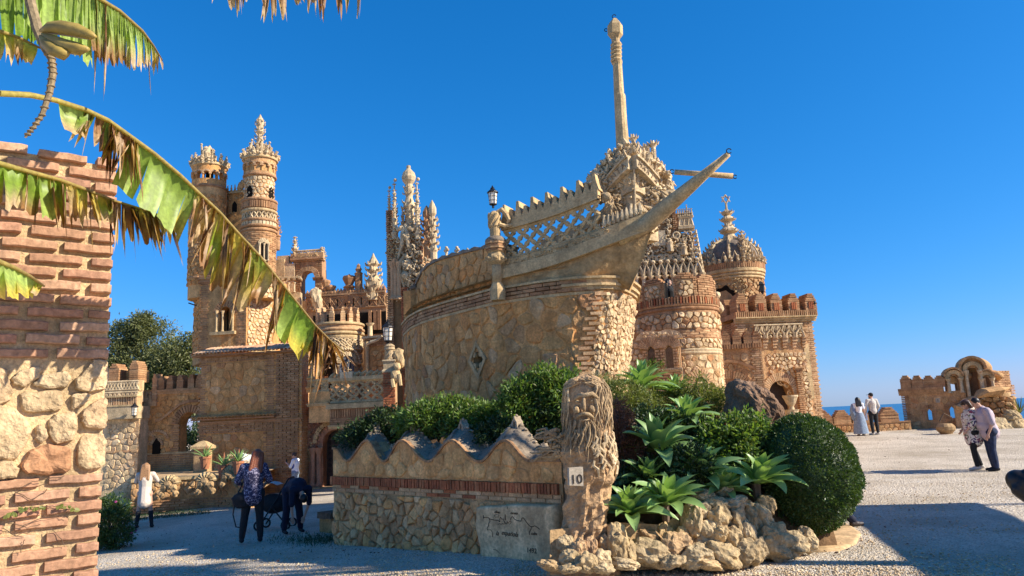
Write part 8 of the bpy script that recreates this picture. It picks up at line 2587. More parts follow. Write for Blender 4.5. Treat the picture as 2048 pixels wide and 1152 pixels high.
tree((9.8, 7.1, -.1), 11.5, 'tall leafy tree just beyond the right edge, its shade lying on the left gravel', [((-1.2, -.2, 9.6), (1.0, .7, .5)), ((.2, .3, 9.8), (1.2, .8, .6)), ((-.6, .8, 10.3), (1.0, .5, .6)), ((-.4, -.7, 10.5), (1.1, .5, .6)), ((1.0, 0, 10.3), (1.0, .8, .6)), ((-1.3, .3, 11.0), (1.0, .7, .6)), ((.3, .1, 11.4), (1.2, .9, .6)), ((1.1, -.4, 11.3), (.8, .6, .6)), ((-.5, .4, 12.0), (.9, .7, .5))], M['leaf_olive'], 17000, 41, .2)
def litter():
 rng = np.random.default_rng(9); P = []
 spots = [(700, 1105, 160, 8, 60), (1350, 1140, 160, 8, 70), (1650, 1090, 60, 14, 40), (330, 1075, 120, 20, 60), (1800, 960, 200, 50, 60), (1750, 880, 120, 8, 40)]
 for x, y, a, b, n in spots:
  for i in range(n):
   q = on_ground(x + a * rng.normal() * .6, min(1150, y + b * rng.normal())); P.append((q.x, q.y, q.z + .012))
 D = rng.normal(0, 1, (len(P), 3)); D[:, 2] = .15
 kind(leaf_cloud('fallen_leaves', np.array(P), D, .045, M['leaf_red'], None, .45, .2, up=0, seed=4), 'stuff')
litter()
# ------------------------------------------------------------------ people
BAKE = []
def capsule(mb, a, b, ra, rb):
 a, b = Vector(a), Vector(b)
 mb.tube([a, b], [ra, rb], 10); mb.ico(a, ra, 1); mb.ico(b, rb, 1)
def blob(name, prims, mat, parent, voxel=.011, it=4, fac=.5):
 """closed limbs and masses fused into one continuous surface"""
 mb = MB()
 for p in prims:
  if p[0] == 'c': capsule(mb, *p[1:])
  else: mb.ico(p[1], p[2], 2, rot=p[3] if len(p) > 3 else None)
 o = mb.build(name, M[mat], parent, local=True, smooth=True)
 r = o.modifiers.new('remesh', 'REMESH'); r.mode = 'VOXEL'; r.voxel_size = voxel; r.use_smooth_shade = True
 s = o.modifiers.new('smooth', 'SMOOTH'); s.iterations = it; s.factor = fac
 BAKE.append(o)
 return o
def V3(*a): return Vector(a)
DEF = dict(head=(0, .03, 1.59), neck=(0, 0, 1.45), chest=(0, 0, 1.27), waist=(0, .01, 1.06), hip=(0, 0, .94),
   shL=(-.18, 0, 1.39), elL=(-.235, -.03, 1.12), wrL=(-.24, .05, .87), shR=(.18, 0, 1.39), elR=(.235, -.03, 1.12), wrR=(.24, .05, .87),
   hpL=(-.09, 0, .90), knL=(-.10, .02, .50), anL=(-.105, -.02, .09), hpR=(.09, 0, .90), knR=(.10, .02, .50), anR=(.105, -.02, .09))
def person(loc, H, rz, label, pose=None, face=(0, 1, 0), top=None, bottom=None, hair=None, shoes='tan_leather', girth=1.0, fem=True, group=None, curl=.5, boots=0.0):
 """top = (material, hem height, sleeve 0..2, looseness); bottom = ('trousers'|'skirt'|'bare', material, ...); hair = (material, style)"""
 t = thing('person', (0, 0, 0), label, 'person', group)
 J = {k: Vector(v) for k, v in {**DEF, **(pose or {})}.items()}
 g = girth
 up = (J['head'] - J['neck']).normalized(); fw = Vector(face); fw = (fw - up * fw.dot(up)).normalized(); rt = fw.cross(up)
 hd = J['head']
 def hp(x, y, z): return hd + rt * x + fw * y + up * z
 rotH = Matrix((rt, fw, up)).transposed()
 body = [('e', hp(0, -.005, .01), (.072, .092, .105), rotH), ('e', hp(0, .03, -.055), (.055, .06, .065), rotH), ('e', hp(0, .098, -.02), (.014, .022, .026), rotH),
   ('e', hp(.074, -.005, -.01), (.012, .022, .032), rotH), ('e', hp(-.074, -.005, -.01), (.012, .022, .032), rotH), ('e', hp(0, .085, -.065), (.022, .014, .012), rotH),
   ('c', J['neck'] - up * .02, hd - up * .05 - fw * .01, .054, .05),
   ('c', J['chest'], J['neck'] - up * .04, .13 * g, .07), ('c', J['waist'], J['chest'], .115 * g, .135 * g), ('c', J['hip'], J['waist'], .13 * g, .115 * g),
   ('c', J['shL'], J['shR'], .062, .062), ('c', J['hpL'], J['hpR'], .10 * g, .10 * g)]
 for s in 'LR':
  sh, el, wr = J['sh' + s], J['el' + s], J['wr' + s]
  body += [('c', sh, el, .052, .040), ('c', el, wr, .039, .027)]
  d = (wr - el).normalized()
  sx = Vector((1 if s == 'R' else -1, 0, 0)); pn = d.cross(fw)
  if pn.length < .2: pn = d.cross(Vector((0, 0, 1)))
  pn.normalize()                                             # across the knuckles
  bn = d.cross(pn).normalized()                              # out of the palm
  if bn.dot(hd - wr) > 0 and abs(d.z) < .8: bn = -bn
  body.append(('e', wr + d * .045, (.026, .026, .03))); body.append(('c', wr, wr + d * .085, .024, .030))
  for q, L in ((-.030, .062), (-.010, .074), (.010, .070), (.030, .055)):
   b = wr + d * .092 + pn * q
   k1 = b + d * L * .55 + bn * .012 * curl; k2 = k1 + (d * (1 - curl * .6) + bn * curl).normalized() * L * .5
   body += [('c', b - d * .02, k1, .0095, .009), ('c', k1, k2, .009, .0075)]
  tb = wr + d * .03 - pn * .026
  body += [('c', tb, tb + d * .035 - pn * .022 + bn * .012, .012, .0105), ('c', tb + d * .035 - pn * .022 + bn * .012, tb + d * .065 - pn * .022 + bn * .022, .010, .008)]
  hpj, kn, an = J['hp' + s], J['kn' + s], J['an' + s]
  body += [('c', hpj, kn, .085 * g ** .6, .056), ('c', kn, kn.lerp(an, .4), .054, .056), ('c', kn.lerp(an, .4), an, .056, .036)]
  fd = Vector(face); fd.z = 0; fd = (fd.normalized() if fd.length > .1 else Vector((0, 1, 0)))
  if 'ft' + s in J: fd = J['ft' + s].normalized()
  body.append(('c', an + fd * .02 - Vector((0, 0, .05)), an + fd * .15 - Vector((0, 0, .06)), .034, .028))
  J['fd' + s] = fd
 blob('body', body, 'skin', t, .0085, 3)
 if shoes:
  for s in 'LR':
   an, fd, kn = J['an' + s], J['fd' + s], J['kn' + s]
   sp = [('c', an - Vector((0, 0, .035)) - fd * .03, an + fd * .07 - Vector((0, 0, .045)), .044, .042), ('c', an + fd * .07 - Vector((0, 0, .05)), an + fd * .17 - Vector((0, 0, .055)), .040, .034), ('c', an, an - Vector((0, 0, .04)), .046, .044)]
   if boots: sp.append(('c', an, an.lerp(kn, boots), .046, .066 if boots > .6 else .056))
   blob('boot' if boots else 'shoe', sp, shoes, t, .01)
 if bottom:
  kd = bottom[0]
  if kd == 'trousers':
   ls = bottom[2] if len(bottom) > 2 else .016
   pr = [('c', J['hip'] + up * .02, J['hip'] - Vector((0, 0, .02)), .125 * g + ls, .13 * g + ls), ('c', J['hpL'], J['hpR'], .105 * g + ls, .105 * g + ls)]
   for s in 'LR':
    an = J['an' + s]; pr += [('c', J['hp' + s], J['kn' + s], .09 * g ** .6 + ls, .062 + ls), ('c', J['kn' + s], J['kn' + s].lerp(an, .45), .062 + ls, .060 + ls), ('c', J['kn' + s].lerp(an, .45), an + (J['kn' + s] - an) * .05, .060 + ls, .044 + ls)]
   blob('trousers', pr, bottom[1], t, .012)
  elif kd == 'skirt':
   z1, r1 = bottom[2], bottom[3]
   mb = MB(); P0 = J['waist']; c0 = J['hip']
   n = 26
   m = 8; V = []; Q = []
   for j in range(m + 1):
    f = j / m; z = P0.z + .02 + (z1 - P0.z) * f
    rr = .12 * g + (r1 - .12 * g) * min(1, f * 1.0) ** .55
    for k in range(n):
     a = 2 * pi * k / n; w = 1 + .05 * f * sin(a * 7 + 1)
     V.append((c0.x * (1 - 0) + rr * w * cos(a) * 1.08, c0.y + rr * w * sin(a) * .9, z))
   for j in range(m):
    for k in range(n): Q.append((j * n + k, j * n + (k + 1) % n, (j + 1) * n + (k + 1) % n, (j + 1) * n + k))
   mb.add(V, Q); mb.build('skirt', M[bottom[1]], t, smooth=True, local=True)
 if top:
  mt, hem, sl, ls = top[:4]
  k = ls
  pr = [('c', J['chest'], J['neck'] - up * .05, .135 * g + k, .075 + k * .4), ('c', J['waist'], J['chest'], .12 * g + k, .14 * g + k), ('c', J['shL'], J['shR'], .066 + k * .5, .066 + k * .5)]
  ax = (J['hip'] - J['waist'])
  e = J['waist'] + ax * hem
  pr.append(('c', J['waist'], e, .125 * g + k, .128 * g + k * 1.3))
  if fem: pr += [('e', J['chest'] + fw_body(J) * .085 * g + Vector((.065, 0, -.02)), (.06, .055, .06)), ('e', J['chest'] + fw_body(J) * .085 * g - Vector((.065, 0, .02)), (.06, .055, .06))]
  if g > 1.15: pr.append(('e', J['waist'] + fw_body(J) * .05, (.15 * g, .14 * g, .16)))
  for s in 'LR':
   sh, el, wr = J['sh' + s], J['el' + s], J['wr' + s]
   if sl >= .5: pr.append(('c', sh, sh.lerp(el, min(1, sl)), .06 + k * .5, .047 + k * .5))
   if sl > 1: pr.append(('c', el, el.lerp(wr, min(1, sl - 1) * .97), .047 + k * .5, .034 + k * .5))
  blob('top', pr, mt, t, .012)
 if hair:
  mh, style = hair[:2]
  pr = [('e', hp(0, -.018, .026), (.083, .098, .103), rotH)]
  if style == 'short': pr = [('e', hp(0, -.024, .03), (.082, .095, .098), rotH)]
  elif style == 'long':
   L = hair[2]
   for x in (-.062, -.03, 0, .03, .062):
    b = hp(x * 1.05, -.055 - .03 * (1 - abs(x) * 12), .03); c = hp(x * 1.3, -.085, -.10); e_ = hp(x * 1.55, -.095, -.14 - L)
    pr += [('c', b, c, .05, .048), ('c', c, e_, .048, .034)]
   for s in (-1, 1): pr += [('c', hp(s * .075, -.01, .02), hp(s * .088, -.03, -.12), .03, .03), ('c', hp(s * .088, -.03, -.12), hp(s * .095, -.055, -.12 - L * .8), .03, .022)]
  elif style == 'bun': pr.append(('e', hp(0, -.11, .04), (.045, .045, .045)))
  elif style == 'bob':
   for x in (-.06, -.03, 0, .03, .06): pr.append(('c', hp(x, -.06, .02), hp(x * 1.35, -.07, -.10), .05, .04))
  blob('hair', pr, mh, t, .010, 3)
  if style == 'short' and len(hair) > 2:      # beard
   blob('beard', [('c', hp(-.055, .03, -.05), hp(-.02, .075, -.095), .022, .026), ('c', hp(.055, .03, -.05), hp(.02, .075, -.095), .022, .026), ('c', hp(-.02, .075, -.09), hp(.02, .075, -.09), .026, .026)], mh, t, .009, 2)
 for s in (-1, 1):
  m = MB(); m.ico(hp(s * .031, .082, .012), (.012, .012, .008), 1); m.build('eye', M['ink'], t, local=True)
 k = H / 1.70
 t.location = loc; t.rotation_euler = (0, 0, rz); t.scale = (k, k, k)
 return t
def fw_body(J):
 r = (J['shR'] - J['shL']); u = (J['neck'] - J['hip'])
 return u.cross(r).normalized()
def extra(t, name, mb, mat, smooth=True):
 return mb.build(name, M[mat], t, local=True, smooth=smooth)
def hgt(px, y0, y1, Y): return abs(at(px, y0, Y).z - at(px, y1, Y).z)
def people():
 # 1 woman in the cream dress taking a picture
 g = on_ground(287, 1057); H = hgt(287, 926, 1056, g.y)
 t = person(g, H, .25, 'woman in short cream dress and black boots photographing the castle', dict(
  shL=(-.18, .03, 1.40), elL=(-.27, .20, 1.22), wrL=(-.17, .36, 1.40), shR=(.18, .03, 1.40), elR=(.27, .18, 1.22), wrR=(.02, .37, 1.40), hpL=(-.09, 0, .9), knL=(-.14, .02, .5), anL=(-.17, -.03, .1), knR=(.15, .02, .5), anR=(.20, -.03, .1)),
  top=('cream_cloth', 3.2, 2, .022), hair=('hair_blonde', 'long', .20), shoes='black_cloth', boots=.8, curl=.8, girth=1.12)
 m = MB(); m.box((-.08, .44, 1.46), (.075, .012, .15)); extra(t, 'phone', m, 'black_cloth', False)
 # 2 red-haired woman with a bag
 g = on_ground(505, 1086); H = hgt(505, 899, 1084, g.y)
 t = person(g, H, .22, 'red haired woman in navy patterned blouse and black trousers, seen from behind', dict(
  head=(.06, .03, 1.60), neck=(.04, 0, 1.46), elL=(-.29, .02, 1.14), wrL=(-.20, .16, 1.00), elR=(.29, .02, 1.14), wrR=(.20, .20, 1.06), knL=(-.15, .02, .5), anL=(-.19, -.03, .1), knR=(.12, .02, .5), anR=(.14, -.03, .1)),
  face=(-.25, 1, 0), top=('navy_print', 1.75, 1.3, .035), bottom=('trousers', 'black_cloth', .012), hair=('hair_red', 'long', .16), shoes='black_cloth', boots=.3, girth=1.16)
 bag = thing('shoulder_bag', (0, 0, 0), 'slouchy black shoulder bag hanging at the left hip of the red haired woman', 'bag')
 m = MB(); m.ico((0, 0, 0), (.20, .11, .15), 3, .25, seed=2); m.build('body', M['black_cloth'], bag, local=True, smooth=True)
 m = MB(); m.tube([(-.12, .02, .10), (-.02, .02, .32), (.08, .0, .46), (.16, 0, .52)], .014, 6); m.tube([(-.16, 0, -.05), (-.19, 0, -.25), (-.13, 0, -.47), (-.02, 0, -.50)], .012, 6); m.build('strap', M['black_cloth'], bag, local=True)
 bag.location = at(487, 1000, g.y - .05)
 # 3 bending man
 g = on_ground(587, 1066);
 t = person(g, hgt(587, 905, 1066, g.y) * .98, -2.5, 'man in dark navy bending far over and reaching down to the gravel', dict(
  hip=(0, -.12, .92), waist=(0, .04, 1.02), chest=(0, .30, 1.02), neck=(0, .47, .90), head=(0, .57, .78), shL=(-.18, .42, .95), elL=(-.20, .40, .66), wrL=(-.12, .34, .38), shR=(.18, .42, .95), elR=(.21, .45, .66), wrR=(.18, .42, .40),
  hpL=(-.1, -.12, .88), hpR=(.1, -.12, .88), knL=(-.14, -.03, .48), knR=(.15, -.03, .48), anL=(-.18, -.06, .09), anR=(.19, -.06, .09), ftL=(0, 1, 0), ftR=(0, 1, 0)),
  face=(0, .2, -1), top=('navy_cloth', 1.2, 1.1, .035), bottom=('trousers', 'navy_cloth', .02), hair=('hair_dark', 'short'), shoes='black_cloth', girth=1.08, fem=False)
 # 4 girl with phone near the portal
 p = at(591, 905, 23.6); z = G(p.x, 23.6)
 t = person((p.x, 23.6, z), p.z - z, 1.35, 'young woman in white and blue top and pale jeans by the portal', dict(
  head=(0, .06, 1.58), elL=(-.22, .10, 1.14), wrL=(-.10, .32, 1.28), elR=(.22, .10, 1.14), wrR=(.06, .30, 1.24)), top=('white_cloth', .6, 1.2, .02), bottom=('trousers', 'pale_denim'), hair=('hair_brown', 'bun'), shoes='trainer')
 m = MB(); m.box((-.03, .38, 1.38), (.07, .012, .14)); extra(t, 'phone', m, 'black_cloth', False)
 m = MB(); m.ico((-.10, .06, 1.22), (.09, .11, .17), 2); extra(t, 'blue_panel', m, 'blue_cloth')
 # 5 couple at the sea parapet
 Y = 31.0
 p = at(1714, 795, Y); z = G(p.x, Y);
 t = person((p.x, Y, z), p.z - z, -.1, 'woman with long black hair, white top and long blue skirt at the sea parapet', dict(elL=(-.25, -.02, 1.12), wrL=(-.22, .12, .95)), top=('white_cloth', .5, .7, .015), bottom=('skirt', 'pale_denim', .06, .30), hair=('hair_dark', 'long', .16), shoes='trainer')
 m = MB(); m.ico((-.25, .02, 1.05), (.11, .13, .36), 3, .25); extra(t, 'jacket', m, 'pale_denim')
 p = at(1742, 786, Y); z = G(p.x, Y)
 t = person((p.x, Y + .05, z), p.z - z, .05, 'man in a dark cap, grey sweatshirt and black trousers at the sea parapet', dict(elL=(-.27, -.02, 1.14), wrL=(-.26, .08, .9), elR=(.26, -.02, 1.14), wrR=(.22, .12, .96)), face=(-.5, 1, 0), top=('grey_cloth', .9, 2, .03), bottom=('trousers', 'black_cloth'), hair=('hair_dark', 'short', 1), shoes='trainer', fem=False)
 m = MB(); m.ico((0, .0, 1.645), (.088, .105, .07), 2); m.tube([(-.02, .08, 1.64), (-.09, .19, 1.63)], [.05, .03], 6, flat=.25); extra(t, 'cap', m, 'black_cloth')
 m = MB(); m.box((-.27, .10, .74), (.03, .2, .28)); extra(t, 'paper_bag', m, 'white_cloth', False)
 # 6 couple on the gravel
 g = on_ground(1956, 940)
 t = person(g, hgt(1950, 799, 940, g.y), 1.35, 'woman in a flowered tunic, dark cap and black leggings walking beside a man in mauve', dict(head=(0, .06, 1.59), elL=(-.24, .02, 1.14), wrL=(-.16, .16, .98), elR=(.24, .02, 1.14), wrR=(.16, .16, .98), knL=(-.1, .06, .5), anL=(-.1, .03, .09), knR=(.1, .0, .5), anR=(.1, -.12, .10)),
    face=(.15, 1, -.1), top=('floral', 2.7, 1.5, .05), bottom=('trousers', 'black_cloth', .008), hair=('hair_brown', 'bob'), shoes='trainer', girth=1.12)
 m = MB(); m.ico((0, .055, 1.65), (.088, .10, .065), 2); m.tube([(0, .12, 1.645), (0, .24, 1.625)], [.06, .045], 6, flat=.22); extra(t, 'cap', m, 'hair_brown')
 m = MB(); m.box((0, .148, 1.60), (.13, .012, .035)); extra(t, 'sunglasses', m, 'ink', False)
 m = MB(); m.tube([(.1, -.04, 1.47), (0, -.09, 1.49), (-.1, -.04, 1.47), (-.09, .10, 1.42), (-.10, .14, 1.1)], [.035, .045, .045, .05, .04], 7); extra(t, 'scarf', m, 'cream_cloth')
 g = on_ground(1990, 942)
 t = person(g, hgt(1980, 793, 942, g.y), 1.42, 'heavy man in a mauve shirt and dark jeans, leaning towards the woman', dict(head=(-.01, .20, 1.57), neck=(0, .11, 1.46), chest=(0, .05, 1.27), waist=(0, .03, 1.06), shL=(-.2, .06, 1.38), shR=(.2, .06, 1.38), elL=(-.28, .02, 1.10), wrL=(-.24, .12, .86), elR=(.28, .04, 1.1), wrR=(.24, .14, .87), knL=(-.1, .03, .5), anL=(-.11, .0, .09), knR=(.1, .0, .5), anR=(.11, -.05, .09)),
    face=(0, 1, -.2), top=('mauve_cloth', 1.55, 1.0, .04), bottom=('trousers', 'denim', .02), hair=('hair_dark', 'short'), shoes='black_cloth', girth=1.22, fem=False)
 # 7 head of a passer-by at the right edge
 p = at(2094, 938, 4.4)
 person((p.x + .10, 4.4, G(p.x, 4.4)), 1.37, -.1, 'dark haired child whose head just enters the picture at the right edge', dict(head=(-.27, .04, 1.54), neck=(-.14, .02, 1.43), chest=(-.06, 0, 1.27), waist=(-.02, 0, 1.06), shL=(-.23, 0, 1.36), shR=(.12, 0, 1.40)), top=('black_cloth', .7, 2, .02), bottom=('trousers', 'denim'), hair=('hair_dark', 'long', .14), shoes='trainer', fem=False)
 # 8 crouching visitor behind the round bush
 f = on_ground(1712, 1052)
 person((f.x - .55, f.y + .05, f.z), 1.7, -1.57, 'person crouched behind the round bush, only one stretched dark leg in sight', dict(
  hip=(0, -.05, .42), waist=(0, -.02, .55), chest=(0, .02, .76), neck=(0, .04, .93), head=(0, .07, 1.07), shL=(-.18, .03, .88), elL=(-.24, .15, .65), wrL=(-.15, .3, .7), shR=(.18, .03, .88), elR=(.24, .15, .65), wrR=(.15, .3, .7),
  hpL=(-.09, -.03, .40), hpR=(.09, -.03, .40), knL=(-.14, .32, .42), anL=(-.14, .22, .09), knR=(.10, .24, .36), anR=(.10, .50, .08), ftR=(-.4, .8, 0)), top=('black_cloth', .8, 2, .02), bottom=('trousers', 'navy_cloth'), hair=('hair_dark', 'short'), shoes='tan_leather', fem=False)
 # 9 two people on the round tower
 p = at(1339, 556, 22.6)
 person((p.x, 22.75, p.z - 1.62), 1.62, .2, 'dark haired person in black looking out between the merlons of the round tower', dict(elL=(-.25, .1, 1.12), wrL=(-.15, .3, 1.15), elR=(.25, .1, 1.12), wrR=(.1, .3, 1.15)), face=(.7, -.6, 0), top=('black_cloth', .8, 2, .03), bottom=('trousers', 'black_cloth'), hair=('hair_dark', 'long', .1))
 p = at(1363, 560, 22.9)
 person((p.x, 23.0, p.z - 1.6), 1.6, 1.2, 'second person on the round tower, head just above the stone merlon', dict(head=(0, .12, 1.58)), top=('black_cloth', .8, 2, .03), bottom=('trousers', 'black_cloth'), hair=('hair_brown', 'bob'))
 # stroller
 p = at(556, 985, 16.2); z = G(p.x, 16.2); k = 1.0
 t = thing('baby_stroller', (p.x, 16.2, z), 'pushchair with a pale grey hood standing between the red haired woman and the bending man', 'stroller')
 B = lambda x, y, zz: (p.x + x, 16.2 + y, z + zz)
 m = MB(); m.tube([B(-.28, .1, .08), B(.10, 0, .62), B(.34, 0, 1.02)], .016, 6); m.tube([B(-.28, -.35, .08), B(.10, -.4, .62), B(.34, -.4, 1.02)], .016, 6); m.tube([B(.34, 0, 1.02), B(.38, -.2, 1.04), B(.34, -.4, 1.02)], .02, 6)
 m.tube([B(.3, 0, .1), B(-.02, 0, .5)], .014, 6); m.tube([B(.3, -.4, .1), B(-.02, -.4, .5)], .014, 6); m.build('frame', M['iron'], t)
 m = MB(); m.ico(B(-.02, -.2, .52), (.30, .2, .2), 2, .15); m.build('seat', M['black_cloth'], t, smooth=True)
 m = MB(); V = []; Q = []
 for j in range(7):
  a = -.3 + 1.9 * j / 6
  for i in range(6): f = i / 5 - .5; V.append(B(-.08 - .32 * cos(a + .6), -.2 + f * .42, .66 + .30 * sin(a + .6)))
 for j in range(6):
  for i in range(5): q = j * 6 + i; Q.append((q, q + 1, q + 7, q + 6))
 m.add(V, Q); m.build('hood', M['grey_cloth'], t, smooth=True)
 for x, y in ((-.28, .1), (-.28, -.38), (.3, .02), (.3, -.44)):
  m = MB(); m.ring(B(x, y, .10), .085, .02, (Vector((1, 0, 0)), Vector((0, 0, 1))), 14, 6); o = m.build('wheel', M['black_cloth'], t); r = MB(); r.ico(B(x, y, .10), (.06, .012, .06), 1); r.build('rim', M['grey_cloth'], o)
people()
# ------------------------------------------------------------------ banana plant in the near left corner
GRN, PGR, YEL, BRN, TAN = (.20, .31, .035), (.34, .45, .11), (.58, .46, .08), (.30, .155, .065), (.54, .39, .23)
def cmix(a, b, k): return tuple(x + (y - x) * k for x, y in zip(a, b))
def banana():
 base = Vector((-3.3, 2.2, -.1))
 root = thing('banana_plant', base, 'banana plant in the near left corner with tattered leaves and hanging fruit stalk', 'banana plant')
 crown = Vector((-3.2, 2.35, 3.0))
 m = MB(); m.tube([base, base + Vector((.02, .03, 1.5)), crown], [.14, .12, .08], 10); m.build('pseudostem', M['banana_stem'], root)
 rr = random.Random(12)
 def leaf(mid, Y0, Y1, strips, label=None, rib=(.85, .75, .20), r0=.013, r1=.004, join=True):
  """mid = sight points of the midrib; strips = (from, to, (dx, dy) of the hanging end, colours root/middle/tip, ragged)"""
  n = len(mid)
  P = [at(x, y, Y0 + (Y1 - Y0) * i / (n - 1)) for i, (x, y) in enumerate(mid)]
  full = ([crown, crown.lerp(P[0], .5) + Vector((0, 0, .12))] if join else []) + P
  mb = MB(); N_ = len(full)
  cols = []
  rad = [r0 + (r1 - r0) * (i / (N_ - 1)) for i in range(N_)]
  mb.tube(full, rad, 7)
  # midrib colour fades from fresh to dry
  for i in range(N_):
   k = i / (N_ - 1)
   c = cmix((.50, .42, .10), (.34, .24, .10), k)
   cols += [(*c, 1)] * 7
  mb.c = cols
  L = mb.build('leaf', M['banana'], root, smooth=True)
  if label: L['label'] = label
  def onmid(s):
   s = max(0, min(n - 1.001, s)); i = int(s); f = s - i
   return (mid[i][0] + (mid[i + 1][0] - mid[i][0]) * f, mid[i][1] + (mid[i + 1][1] - mid[i][1]) * f, Y0 + (Y1 - Y0) * s / (n - 1))
  for a, b, (dx, dy), (c0, c1, c2), rag in strips:
   sb = MB(); V = []; Q = []; C = []
   NU, NV = 4, 7
   ph = rr.uniform(0, 6)
   lens = [1 + rr.uniform(-rag, rag * .4) for _ in range(NU + 1)]
   pinch = rag * .7
   for j in range(NV + 1):
    f = j / NV
    for i in range(NU + 1):
     s = a + (b - a) * i / NU
     x, y, Y = onmid(s)
     e = f * lens[i]
     x2, y2, _ = onmid(a + (b - a) * .5)
     q = pinch * f * f
     px = x + dx * e + (x2 - x) * q + 3 * sin(ph + f * 4) * f
     py = y + dy * e ** (1.05) + (y2 - y) * q
     dd = (.05 + .06 * rag) * sin(f * 2.6 + ph * .4) * f + .012 * (i % 2) + .02 * rag * sin(i * 2.1 + f * 6 + ph)
     V.append(at(px, py, Y + dd))
     k = min(1, f * 1.08 + (.08 if i in (0, NU) else 0) * (1 + rag))
     cc = cmix(c0, c1, k / .55) if k < .55 else cmix(c1, c2, (k - .55) / .45)
     w = 1 + .18 * sin(i * 2.4 + ph) + rr.uniform(-.05, .05)
     C.append((cc[0] * w, cc[1] * w, cc[2] * w, 1))
   for j in range(NV):
    for i in range(NU): q = j * (NU + 1) + i; Q.append((q, q + 1, q + NU + 2, q + NU + 1))
   sb.add(V, Q); sb.c = C
   sb.build('leaf_strip', M['banana'], L, smooth=True)
  return L
 G3 = (GRN, cmix(GRN, PGR, .4), PGR); GY = (GRN, PGR, YEL); DRY = (YEL, TAN, BRN); DR2 = (BRN, TAN, TAN); BR = (BRN, BRN, TAN); PG = (PGR, PGR, TAN); OR = ((.36, .16, .04), (.40, .20, .06), BRN)
 long_ = [(-40, 184), (0, 187), (60, 190), (110, 200), (170, 219), (215, 240), (260, 272), (310, 308), (360, 350), (400, 388), (440, 425), (480, 470), (520, 512), (560, 562), (600, 612), (630, 650), (660, 680), (688, 702)]
 st = [(3.1, 3.9, (10, 62), (PGR, PGR, TAN), .2), (3.9, 4.5, (-30, 62), (PGR, GRN, TAN), .5), (4.0, 4.3, (-6, 40), BR, .6), (4.5, 5.0, (-12, 72), BR, .4), (4.9, 5.6, (-22, 78), (PGR, PGR, BRN), .4), (5.3, 5.8, (-6, 120), DR2, .7), (5.7, 6.2, (4, 100), BR, .6),
   (6.0, 6.9, (-34, 92), G3, .10), (6.9, 7.7, (-36, 100), G3, .08), (7.7, 8.5, (-40, 104), G3, .1), (8.45, 8.9, (-34, 100), GY, .3), (8.8, 9.2, (-24, 96), DRY, .6), (9.1, 9.6, (-30, 120), DR2, .7), (9.0, 9.3, (6, 70), BR, .8), (9.5, 10.1, (-30, 130), DRY, .5),
   (10.0, 10.6, (-34, 116), (YEL, GRN, YEL), .3), (10.5, 11.2, (-40, 118), (YEL, YEL, BRN), .35), (10.2, 10.5, (-10, 150), DR2, .8), (11.1, 11.6, (-46, 110), DRY, .6), (11.3, 11.5, (-30, 140), BR, .9), (11.6, 12.4, (-38, 104), (GRN, YEL, TAN), .3), (12.3, 12.8, (-40, 80), (YEL, TAN, BRN), .5),
   (12.6, 12.9, (0, 115), DR2, .8), (12.9, 13.3, (-22, 112), OR, .7), (13.1, 13.5, (-36, 86), DRY, .6), (13.3, 14.1, (-30, 76), G3, .08), (14.0, 14.9, (-30, 74), (GRN, GRN, YEL), .1), (14.8, 15.3, (-24, 62), GY, .25),
   (15.2, 15.6, (-36, 84), OR, .6), (15.5, 15.9, (-16, 74), DR2, .6), (15.8, 16.2, (6, 66), OR, .6), (16.1, 16.5, (26, 60), OR, .5), (16.3, 16.9, (28, 36), DRY, .5), (9.8, 10.0, (-50, 95), BR, .9), (15.0, 15.2, (-14, 120), BR, .9)]
 # thin shreds between the broad pieces
 for i in range(30):
  s = rr.choice((rr.uniform(4.2, 6.2), rr.uniform(8.6, 13.2), rr.uniform(15, 16.9))); st.append((s, s + rr.uniform(.08, .2), (rr.uniform(-40, 14), rr.uniform(50, 130)), rr.choice((DR2, BR, DRY, OR)), .9))
 leaf(long_, 2.35, 4.1, st, 'longest leaf, arching across to the castle with green, yellow and brown torn pieces')
 low = [(-40, 316), (0, 327), (60, 344), (120, 360), (175, 380), (230, 402), (290, 420), (345, 440)]
 st = [(.3, 1.1, (4, 84), (GRN, GRN, BRN), .15), (1.1, 1.7, (4, 88), (GRN, GRN, TAN), .15), (1.7, 2.3, (2, 86), (GRN, GRN, BRN), .12), (2.3, 2.8, (2, 84), G3, .15), (2.8, 3.2, (6, 100), (GRN, GRN, BRN), .3), (3.2, 3.6, (8, 90), DRY, .5), (3.6, 4.0, (4, 100), (GRN, YEL, TAN), .5), (4.0, 4.3, (16, 76), (YEL, YEL, TAN), .4), (4.35, 4.9, (4, 62), (YEL, GRN, TAN), .3), (4.9, 5.2, (4, 80), DR2, .6), (5.2, 5.6, (10, 78), BR, .5), (5.6, 6.1, (20, 70), (YEL, TAN, BRN), .5), (6.1, 6.5, (14, 84), BR, .5), (6.4, 6.9, (6, 50), DR2, .5)]
 for i in range(24): s = rr.uniform(1.5, 6.9); st.append((s, s + rr.uniform(.04, .12), (rr.uniform(-10, 24), rr.uniform(50, 112)), rr.choice((DR2, BR, DRY)), .9))
 leaf(low, 2.35, 3.3, st, 'half dry leaf hanging in front of the brick pillar')
 leaf([(-70, 490), (0, 524), (30, 536), (60, 552), (88, 572)], 2.2, 2.6, [(.2, 1.2, (10, 80), PG, .08), (1.2, 2.0, (6, 66), (PGR, PGR, YEL), .06), (2.0, 2.8, (2, 50), (PGR, PGR, YEL), .06), (2.8, 3.5, (-6, 36), (PGR, PGR, YEL), .08), (3.5, 3.95, (-16, 22), (PGR, YEL, TAN), .08)], 'broad pale green leaf tip at the left edge, lowest of the leaves')
 top = [(20, -80), (110, -50), (190, -8), (240, 22), (285, 62), (306, 90), (324, 120)]
